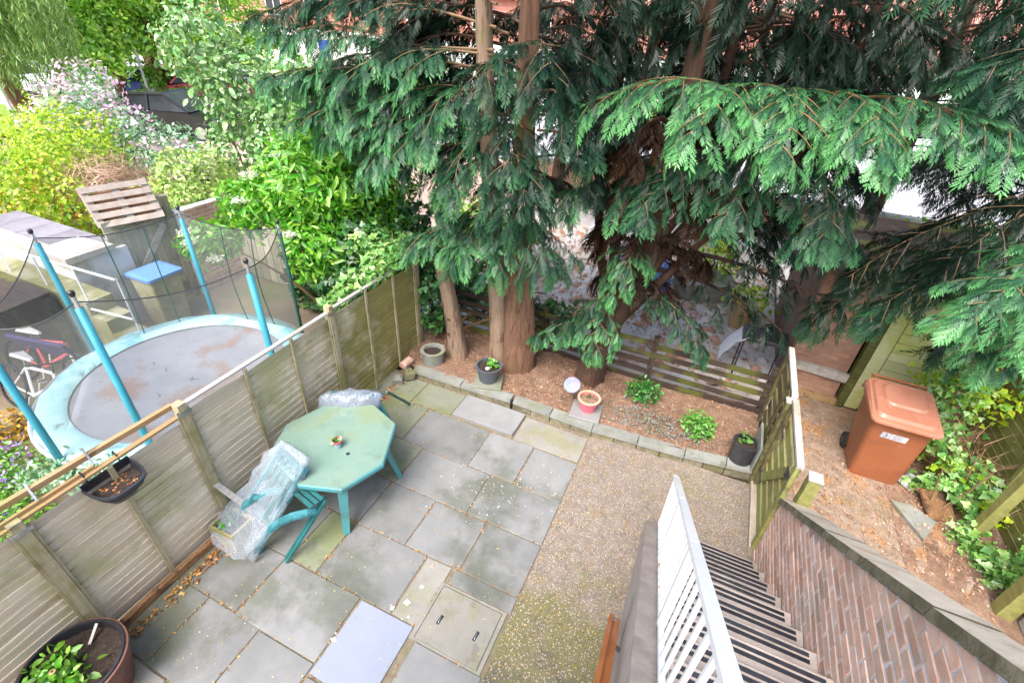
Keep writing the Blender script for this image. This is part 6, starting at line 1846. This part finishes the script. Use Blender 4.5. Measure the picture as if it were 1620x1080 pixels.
# ------------------------------------------------------------------ broad-leaved shrubs, ivy, hedges and trees
def bush(name, blobs, n, size, template, leaf, label, cat, stems=None, parts=(), group=None, shell=.5, spread=.9, droop=.3, inner=None):
    b0 = blobs[0]
    t = thing(name, (b0[0], b0[1], 0), label, cat, group)
    P, Nn = blob_points(blobs, n, shell)
    V, F, T = leaves(template, P, Nn, size, spread, droop)
    ok = np.repeat(P[:, 2] > .02, len(template[0]))
    put_raw('foliage', V, F, leaf, t, T)
    mb = MB()
    for k in range(stems or 5):
        b = blobs[k % len(blobs)]
        a = random.uniform(0, 6.28)
        p0 = (b0[0] + .12 * math.cos(a), b0[1] + .12 * math.sin(a), 0)
        p2 = (b[0] + b[3] * .5 * math.cos(a), b[1] + b[4] * .5 * math.sin(a), b[2] + b[5] * .4)
        mb.tube(spline([p0, tuple(.5 * (u + v) + (.06 if i < 2 else .1) for i, (u, v) in enumerate(zip(p0, p2))), p2], 6), [.03, .028, .024, .02, .016, .012, .008], 6)
    put('stems', mb, m_twig, t)
    for pn, pb, pc, ps, pt, pl in parts:
        P, Nn = blob_points(pb, pc, .25)
        V, F, T = leaves(pt, P, Nn, ps, .8, .0)
        put_raw(pn, V, F, pl, t, T, kind='stuff')
    return t
OVN = oval_leaf(); OVN[0][:, 1] *= .62
OV, DI, IV, LO_ = oval_leaf(), diamond_leaf(), ivy_leaf(), long_leaf()

elder = bush('elder_bush', [(-5.55, 5.35, 2.15, .85, .75, .75), (-5.7, 6.1, 2.85, .6, .6, .42), (-5.0, 6.0, 2.25, .75, .8, .6), (-6.2, 4.85, 1.95, .5, .5, .42), (-6.35, 4.15, 1.62, .32, .42, .25), (-5.2, 5.0, 1.45, .6, .5, .45), (-4.65, 5.9, 1.75, .45, .5, .4)],
             11000, .12, OVN, l_elder, 'bright green elder bush with cream flower heads hanging over the trampoline', 'bush', 7, shell=.6)
for x, y, z, r in ((-6.42, 3.92, 1.80, .13), (-6.25, 3.80, 1.72, .10), (-6.05, 4.55, 2.12, .12), (-6.2, 4.9, 2.36, .13), (-5.95, 5.25, 2.62, .12), (-6.45, 4.7, 2.0, .10), (-5.6, 5.0, 2.70, .11), (-6.0, 3.9, 1.5, .09), (-5.3, 4.6, 1.75, .08)):
    n = 170
    a, rr = rng.random(n) * 6.28, np.sqrt(rng.random(n)) * r
    P = np.stack([x + rr * np.cos(a), y + rr * np.sin(a), z + .04 - rr * rr * 2 + rng.normal(size=n) * .015], -1)
    V, F, T = leaves(DI, P, np.tile((0, 0, 1.), (n, 1)), .034, .6, 0)
    put_raw('flower_head', V, F, l_white, elder, T, kind='stuff')
    mb = MB(); mb.tube([(x + .1, y + .15, z - .35), (x, y, z + .02)], .006, 5); put('flower_stalk', mb, m_twig, elder)
bush('ivy_bank', [(-4.75, 5.4, 1.0, .75, .7, 1.0), (-5.3, 6.0, 1.15, .8, .7, .95), (-4.2, 5.9, 1.15, .42, .6, .85), (-4.5, 4.75, .75, .38, .5, .75), (-4.25, 4.35, .5, .32, .45, .5), (-6.0, 5.6, .6, .6, .5, .65)], 9000, .085, IV, l_ivy,
     'dark glossy ivy bank behind the far end of the lap fence', 'ivy', 5, shell=.35)
bush('ivy_mat', [(-3.86, 4.35, 1.62, .22, .55, .10), (-3.84, 4.85, 1.72, .26, .45, .13), (-3.78, 5.22, 1.72, .30, .25, .14), (-3.92, 3.95, 1.50, .14, .35, .08), (-4.3, 5.1, 1.70, .35, .4, .18)], 1500, .075, IV, l_ivy_pale,
     'pale green ivy spilling over the top of the mossy lap fence', 'ivy', 4, shell=.7)
bush('ivy_tangle', [(-3.55, 5.55, .9, .16, .4, .75), (-2.9, 6.25, .75, .55, .22, .55), (-3.55, 6.2, .9, .4, .25, .7), (-1.9, 6.3, .55, .5, .2, .3)], 2600, .075, IV, l_ivy, 'ivy growing behind the cut trunk and left slats', 'ivy', 4, shell=.5)
bush('clipped_privet', [(-10.2, 6.75, .95, .95, 1.0, .85), (-9.5, 6.1, .8, .6, .55, .7)], 5200, .085, OV, l_privet, 'rounded yellow-green variegated shrub behind the brick pier', 'shrub', 5, shell=.2, spread=1.2)
bush('silvery_shrub', [(-10.8, 8.8, 1.4, 1.1, 1.0, 1.3), (-10.7, 8.7, 2.8, .95, .95, 1.0), (-11.2, 8.4, 3.6, .8, .8, .9), (-9.6, 8.6, 1.9, .75, .7, .9), (-8.7, 8.3, 1.4, .8, .7, .9), (-9.2, 9.0, 2.7, 1.0, .8, .9), (-8.0, 9.0, 1.8, .9, .8, .9)], 11000, .12, OV, l_euonymus, 'tall silvery green shrub rising behind the rounded shrub', 'shrub', 6, shell=.45, spread=1.2)
bush('green_shrub', [(-7.4, 7.6, 1.0, 1.0, .9, .9), (-6.4, 7.2, .8, .8, .7, .7), (-8.4, 7.2, .8, .7, .6, .7)], 3600, .10, IV, l_ivy, 'dark green shrub between the elder and the tall silvery shrub', 'shrub', 5)
bush('golden_hedge', [(-11.8, 4.2, .9, .8, .8, .85), (-12.6, 5.2, 1.0, .9, .9, .9), (-11.6, 5.0, .75, .6, .6, .7), (-13.8, 6.2, 1.1, 1.0, 1.1, .95), (-11.9, 3.3, .8, .8, .7, .8), (-15.4, 7.2, 1.2, 1.1, 1.3, .95), (-17.2, 8.2, 1.1, 1.2, 1.4, .95), (-13.4, 4.6, 1.1, 1.0, 1.0, .9)], 17000, .085, DI, l_hedge,
     'wide golden green hedge with orange shoots at the left', 'hedge', 6, [('orange_shoots', [(-11.6, 4.4, .8, .8, .8, .75), (-12.4, 5.3, .8, .8, .8, .8)], 900, .07, DI, l_hedge_org)], shell=.3)
bush('rose_bush', [(-16.5, 8.2, 1.1, .9, .9, 1.1), (-15.4, 8.8, .9, .9, .9, 1.0), (-14.4, 9.3, .7, .9, .8, .75), (-13.6, 8.4, .6, .9, .8, .65), (-17.3, 9.2, 1.5, .8, .8, 1.1)], 8500, .10, DI, l_rose, 'blue-green bush covered with pink blossoms before the black car', 'bush', 6,
     [('blossoms', [(-16.6, 8.1, 1.5, 1.0, 1.0, .9), (-15.6, 8.7, 1.2, .9, .8, .8), (-17.2, 9.1, 2.0, .9, .9, .8), (-13.6, 8.5, .8, .9, .8, .6)], 1500, .11, OV, l_pink)])
db = thing('dry_bush', (-12.0, 6.1, 0), 'domed dead brown bush of bare twigs beside the golden hedge', 'bush')
P, Nn = blob_points([(-12.0, 6.0, .95, .85, .85, .72), (-11.6, 6.6, .7, .6, .5, .5)], 3000, .5)
d = unit(np.cross(Nn, rng.normal(size=P.shape)) * .8 + np.array((0, 0, -.25)) + Nn * .2)
tw = (np.array([(0, -.012, 0), (0, .012, 0), (1, 0, -.1)], float), np.array([(0, 1, 2)]), np.array([.3, .3, .8]))
V, F, T = stamp(tw, frames(d, Nn), P, .35 + .35 * rng.random(len(P)))
put_raw('twigs', V, F, l_deadtwig, db, np.clip(T + np.repeat(rng.normal(size=len(P)) * .3, 3), 0, 1))
bush('low_creeper', [(-4.85, 1.22, .66, .45, .18, .16), (-4.5, 1.30, .78, .25, .15, .12), (-5.3, 1.10, .5, .25, .2, .2)], 900, .05, OV, l_rose, 'low blue-green creeper spilling on the near trampoline edge', 'plant', 4, shell=.7)
bush('flower_bed', [(-6.3, 1.0, .10, .55, .45, .22), (-6.0, .75, .1, .6, .4, .2), (-5.5, .75, .12, .4, .3, .2)], 2200, .05, OV, l_bed, 'bed of bright green leaves with mauve flowers near the bicycles', 'flowers', 3,
     [('mauve_flowers', [(-6.3, 1.1, .26, .4, .25, .10), (-6.35, .85, .26, .3, .2, .1), (-5.75, .8, .24, .35, .25, .1)], 420, .035, DI, l_purple)])
bush('orange_flower_bed', [(-6.95, 1.35, .14, .35, .35, .18)], 500, .055, OV, l_hedge_org, 'clump of orange and yellow leaves below the white bicycle', 'flowers', 3)
bush('yellow_shrub', [(-5.0, 9.4, .6, .6, .5, .45), (-4.3, 9.5, .5, .5, .4, .4)], 900, .11, DI, l_lime, 'small bright lime shrub in the yard left of the trunks', 'shrub', 4)
bush('yard_shrub', [(.2, 9.9, .6, .6, .5, .5), (1.0, 9.0, .35, .4, .4, .3)], 900, .09, DI, l_hedge, 'yellowing shrub in the rubble yard behind the dark branches', 'shrub', 4)
bush('yard_shrub', [(3.6, 11.5, .9, .9, .6, .7), (4.8, 12.0, 1.0, .9, .6, .8)], 1500, .11, DI, l_lime, 'light green shrub seen over the outbuilding roof', 'shrub', 4)

# ivy along the alley: a thick arch of leaves and trailing strands
iv = thing('ivy', (3.3, 5.3, 0), 'bright variegated ivy trailing over the debris right of the wheelie bin', 'ivy')
def strand(pts, n, spread, size):
    path = spline(pts, 30)
    idx = rng.integers(0, 30, n)
    t = rng.random(n)
    A = np.array([tuple(p) for p in path])
    P = A[idx] * (1 - t)[:, None] + A[idx + 1] * t[:, None] + rng.normal(size=(n, 3)) * spread
    P[:, 2] = np.maximum(P[:, 2], .03)
    return leaves(IV, P, unit(rng.normal(size=(n, 3)) * .6 + np.array((-.3, -.5, .8))), size, .8, .2)
strands = [([(3.02, 5.55, .06), (3.12, 5.50, .22), (3.30, 5.42, .32), (3.45, 5.25, .22), (3.45, 5.05, .10), (3.36, 4.95, .05)], 520, .045), ([(3.36, 4.95, .05), (3.50, 4.72, .08), (3.62, 4.5, .08), (3.85, 4.3, .1)], 560, .08),
           ([(2.95, 6.25, 1.0), (3.05, 6.2, .85), (3.12, 6.05, .6), (3.2, 5.9, .5)], 300, .07), ([(3.1, 6.3, 1.25), (3.2, 6.2, 1.1), (3.3, 6.0, .8)], 220, .09), ([(3.1, 6.0, .6), (3.3, 5.75, .5), (3.5, 5.5, .4), (3.6, 5.35, .35)], 420, .08), ([(3.55, 4.6, .12), (3.75, 4.55, .35), (3.9, 4.4, .3)], 260, .10)]
V, F, T = join_raw([strand(p, n, s, .058) for p, n, s in strands])
put_raw('leaves', V, F, l_ivy_pale, iv, T)
V, F, T = join_raw([strand([(3.0, 6.6, .9), (3.3, 6.3, 1.2), (3.6, 6.2, .9)], 380, .14, .06), strand([(3.2, 6.0, .3), (3.4, 5.6, .3), (3.65, 5.2, .2)], 300, .10, .055)])
put_raw('golden_leaves', V, F, l_hedge, iv, T)  # more ivy leaves, in the golden hedge colour
mb = MB()
for p, n, s in strands:
    mb.tube(spline(p, 12), .008, 5)
for k in range(10):
    x, y = 3.1 + random.random() * .5, 5.2 + random.random() * .9
    mb.tube([(x, y, 0), (x + random.uniform(-.2, .2), y + random.uniform(-.1, .2), random.uniform(.3, .8))], .008, 5)
put('vines', mb, m_twig, iv)
db2 = thing('dead_brush', (3.45, 6.1, 0), 'grey tangle of dead twigs above the ivy by the side fence', 'brushwood')
P, Nn = blob_points([(3.35, 6.1, .45, .3, .5, .4), (3.6, 5.6, .3, .2, .4, .3)], 500, .9)
d = unit(rng.normal(size=P.shape) + np.array((0, 0, .6)))
V, F, T = stamp(tw, frames(d, rng.normal(size=P.shape)), P, .15 + .3 * rng.random(len(P)))
put_raw('twigs', V, F, l_deadtwig, db2, T)

def tree(name, base, tops, r, blobs, n, size, template, leaf, label, group=None, bark=None, droop=.3):
    t = thing(name, base, label, 'tree', group)
    for i, tp in enumerate(tops):
        trunk(t, [base, tuple(.55 * a + .45 * b + random.uniform(-.1, .1) for a, b in zip(base, tp)), tp], [r, r * .75, r * .4] if i == 0 else [r * .6, r * .4, r * .2], bark or m_bark, 10, .06, name='trunk' if i == 0 else 'limb')
    P, Nn = blob_points(blobs, n, .6)
    V, F, T = leaves(template, P, Nn, size, 1.0, droop)
    put_raw('crown', V, F, leaf, t, T)
    return t
def lobes(cx, cy, cz, R, n, r):
    return [(cx + R[0] * math.cos(a) * random.uniform(.4, 1), cy + R[1] * math.sin(a) * random.uniform(.4, 1), cz + R[2] * random.uniform(-1, 1), r * random.uniform(.7, 1.2), r * random.uniform(.7, 1.2), r * random.uniform(.5, .8)) for a in [2 * math.pi * i / n for i in range(n)]]
tree('lime_tree', (-28.4, 14.3, 0), [(-28.2, 14.4, 7), (-27.4, 15.4, 5)], .28, lobes(-27.0, 14.0, 4.0, (2.6, 2.6, 2.1), 26, 1.4), 15000, .19, OV, l_lime, 'leafy lime tree right of the willow, with a dark bare trunk', 'roadside trees')
tree('lime_tree', (-27.6, 16.0, 0), [(-27.4, 16.2, 7), (-26.6, 17.2, 5)], .26, lobes(-26.6, 17.0, 4.0, (2.4, 2.6, 2.0), 24, 1.35), 16000, .19, OV, l_lime, 'second leafy lime tree overhanging the pale road', 'roadside trees')
tree('lime_tree', (-26.2, 17.0, 0), [(-26.0, 17.3, 6.5), (-25.4, 18.8, 5)], .2, lobes(-24.6, 19.2, 4.1, (2.4, 2.4, 1.9), 22, 1.3), 12000, .19, OV, l_lime, 'third lime tree with green growth round its foot, nearest the silvery shrub', 'roadside trees')
bush('roadside_shrub', [(-26.2, 16.9, .9, .55, .55, .9), (-25.2, 17.4, .4, .8, .6, .45)], 1200, .16, OV, l_lime, 'round green shrub at the foot of the third lime', 'shrub', 4)
tree('oak_tree', (-34, 22, 0), [(-34, 22, 7)], .35, lobes(-34, 22, 6.5, (4, 4, 2.5), 18, 2.0), 6000, .4, DI, l_lime, 'large tree across the road behind the limes', 'roadside trees')
tree('oak_tree', (-40, 13, 0), [(-40, 13, 7)], .35, lobes(-40, 13, 6.5, (3.5, 4, 3.0), 18, 2.0), 6000, .4, DI, l_lime, 'large tree far off behind the willow', 'roadside trees')
wl = thing('willow_tree', (-22.6, 9.75, 0), 'weeping willow with trailing pale strands at the top left corner', 'tree', 'roadside trees')
trunk(wl, [(-22.3, 9.85, 0), (-22.2, 9.55, 1.6), (-22.4, 9.4, 3.4), (-22.6, 9.4, 7)], [.30, .25, .22, .08], m_bark, 12, .08)
Ps, Ds = [], []
for k in range(420):
    a, rr = random.uniform(0, 6.28), 2.1 * math.sqrt(random.random())
    x, y = -21.6 + rr * math.cos(a), 9.75 + 1.55 * rr / 2.1 * math.sin(a)
    z1 = 5.6 - rr * .5 + random.uniform(-.5, .5)
    z0 = 2.3 + random.uniform(-.7, 1.2)
    m_ = int(max(4, (z1 - z0) / .075))
    for j in range(m_):
        f = j / m_
        Ps.append((x + .12 * math.sin(f * 5 + k) + .15 * f * math.cos(a), y + .12 * math.cos(f * 4 + k), z1 + (z0 - z1) * f))
        Ds.append((random.gauss(0, .5), random.gauss(0, .5), -1))
Ps, Ds = np.array(Ps), np.array(Ds)
V, F, T = stamp(LO_, frames(Ds, rng.normal(size=Ps.shape)), Ps, .17 + .10 * rng.random(len(Ps)))
put_raw('crown', V, F, l_willow, wl, np.clip(T + np.repeat(rng.normal(size=len(Ps)) * .25, 4), 0, 1))
P, Nn = blob_points([(-48, 10, 2.5, 3, 9, 2.6), (-60, 30, 4, 5, 14, 4), (-45, 2, 2.5, 3, 8, 2.5)], 5000, .4)
V, F, T = leaves(DI, P, Nn, .6, .9)
put_raw('far_shrubbery', V, F, l_lime, None, T, kind='stuff')

# ------------------------------------------------------------------ litter on the ground
def litter(name, P, size, mat, **kw):
    V, F, T = flakes(P, size, **kw)
    n = len(P)
    T = np.repeat(rng.random(n), 4)
    put_raw(name, V, F, mat, None, T, kind='stuff')
n = 9000
x, y = -3.65 + rng.random(n) * 4.9, 4.78 + rng.random(n) * 1.15
P = np.stack([x, y, .125 + .02 * np.sin(x * 2.1 + y * 3) + rng.random(n) * .012], -1)
litter('fallen_needles', P, .03, l_needle, aspect=.12, tilt=.5)
n = 520
P = np.stack([-.1 + rng.normal(size=n) * .42, 5.05 + rng.normal(size=n) * .17, .135 + rng.random(n) * .015], -1)
P = P[P[:, 1] > 4.86]
mbv = np.array([(-1, -.7, 0), (1, -.8, 0), (.8, .9, 0), (-.9, .7, 0), (-.5, -.4, .5), (.5, -.5, .55), (.45, .5, .5), (-.4, .4, .55)], float) * .5
mbf = np.array([(0, 1, 5, 4), (1, 2, 6, 5), (2, 3, 7, 6), (3, 0, 4, 7), (4, 5, 6, 7), (3, 2, 1, 0)])
ang = rng.random(len(P)) * 6.28
dd = np.stack([np.cos(ang), np.sin(ang), rng.normal(size=len(P)) * .2], -1)
V, F, T = stamp((mbv, mbf, np.zeros(8)), frames(dd, unit(np.array((0, 0, 1.)) + rng.normal(size=P.shape) * .2)), P, .018 + .022 * rng.random(len(P)))
put_raw('pebbles', V, F, m_stone, None, None, kind='stuff')
# leaf crumbs gathered in the slab joints, thicker near the fence and the path edge
pts = []
for x0, x1, y0, y1, mt, dz in slabs:
    per = 2 * (x1 - x0 + y1 - y0)
    for k in range(int(per * 20)):
        u = random.random() * per
        if u < x1 - x0: p = (x0 + u, y0)
        elif u < x1 - x0 + y1 - y0: p = (x1, y0 + u - (x1 - x0))
        elif u < 2 * (x1 - x0) + y1 - y0: p = (x0 + u - (x1 - x0) - (y1 - y0), y1)
        else: p = (x0, y0 + u - 2 * (x1 - x0) - (y1 - y0))
        if math.sin(p[0] * 5.1 + 1) * math.sin(p[1] * 4.3) + random.gauss(0, .6) > -.1:
            pts.append((p[0] + random.gauss(0, .010), p[1] + random.gauss(0, .010), .004))
P = np.array(pts)
litter('joint_litter', P, .020, l_lit, aspect=.3, tilt=.25)
n = 900
P = np.stack([-3.55 + np.abs(rng.normal(size=n)) * .06, -.3 + rng.random(n) * 4.7, np.full(n, .006) + rng.random(n) * .01], -1)
litter('fence_foot_litter', P, .035, l_lit, aspect=.35, tilt=.5)
n = 1300
P = np.stack([-.68 + .86 * rng.beta(.55, .55, n), .6 + rng.random(n) * 4.0, np.full(n, .004)], -1)
P2 = np.stack([.2 + rng.random(500) * 1.0, 3.55 + rng.random(500) * 1.15, np.full(500, .004)], -1)
litter('path_leaf_crumbs', P[::3], .016, l_lit, aspect=.3, tilt=.25)
litter('path_crumbs', np.concatenate([P, P2]), .011, l_yellow, aspect=.4, tilt=.2)
n = 700
P = np.stack([-3.6 + rng.random(n) * 2.9, .2 + rng.random(n) * 4.3, np.full(n, .006)], -1)
litter('patio_crumbs', P, .012, l_yellow, aspect=.4, tilt=.2)
n = 150
P = np.stack([-1.35 + rng.normal(size=n) * .33, 3.35 + rng.normal(size=n) * .28, np.full(n, .006)], -1)
P3 = np.array([(-2.0, 1.32, .005), (-1.72, 1.72, .005), (-1.6, 1.82, .005), (-1.56, 1.66, .004), (-2.75, 1.05, .004)])
litter('white_specks', np.concatenate([P, P3]), .013, l_white, aspect=.45, tilt=.1)
V, F, T = flakes(np.array([(-1.98, 1.27, .006), (-1.69, 1.70, .006), (-1.60, 1.80, .006), (-1.56, 1.98, .006), (-1.52, 1.70, .006)]), .05, aspect=.42, tilt=.05)
put_raw('white_droppings', V, F, l_white, None, T, kind='stuff')
n = 6500
P = np.stack([1.5 + rng.random(n) * 1.9, 3.2 + rng.random(n) * 3.6, np.full(n, .006) + rng.random(n) * .012], -1)
litter('alley_litter', P, .026, l_needle, aspect=.22, tilt=.4)
n = 700
P = np.stack([2.9 + rng.random(n) * .9, 4.2 + rng.random(n) * 2.2, np.full(n, .03) + rng.random(n) * .04], -1)
litter('debris_litter', P, .028, l_needle, aspect=.3, tilt=.6)
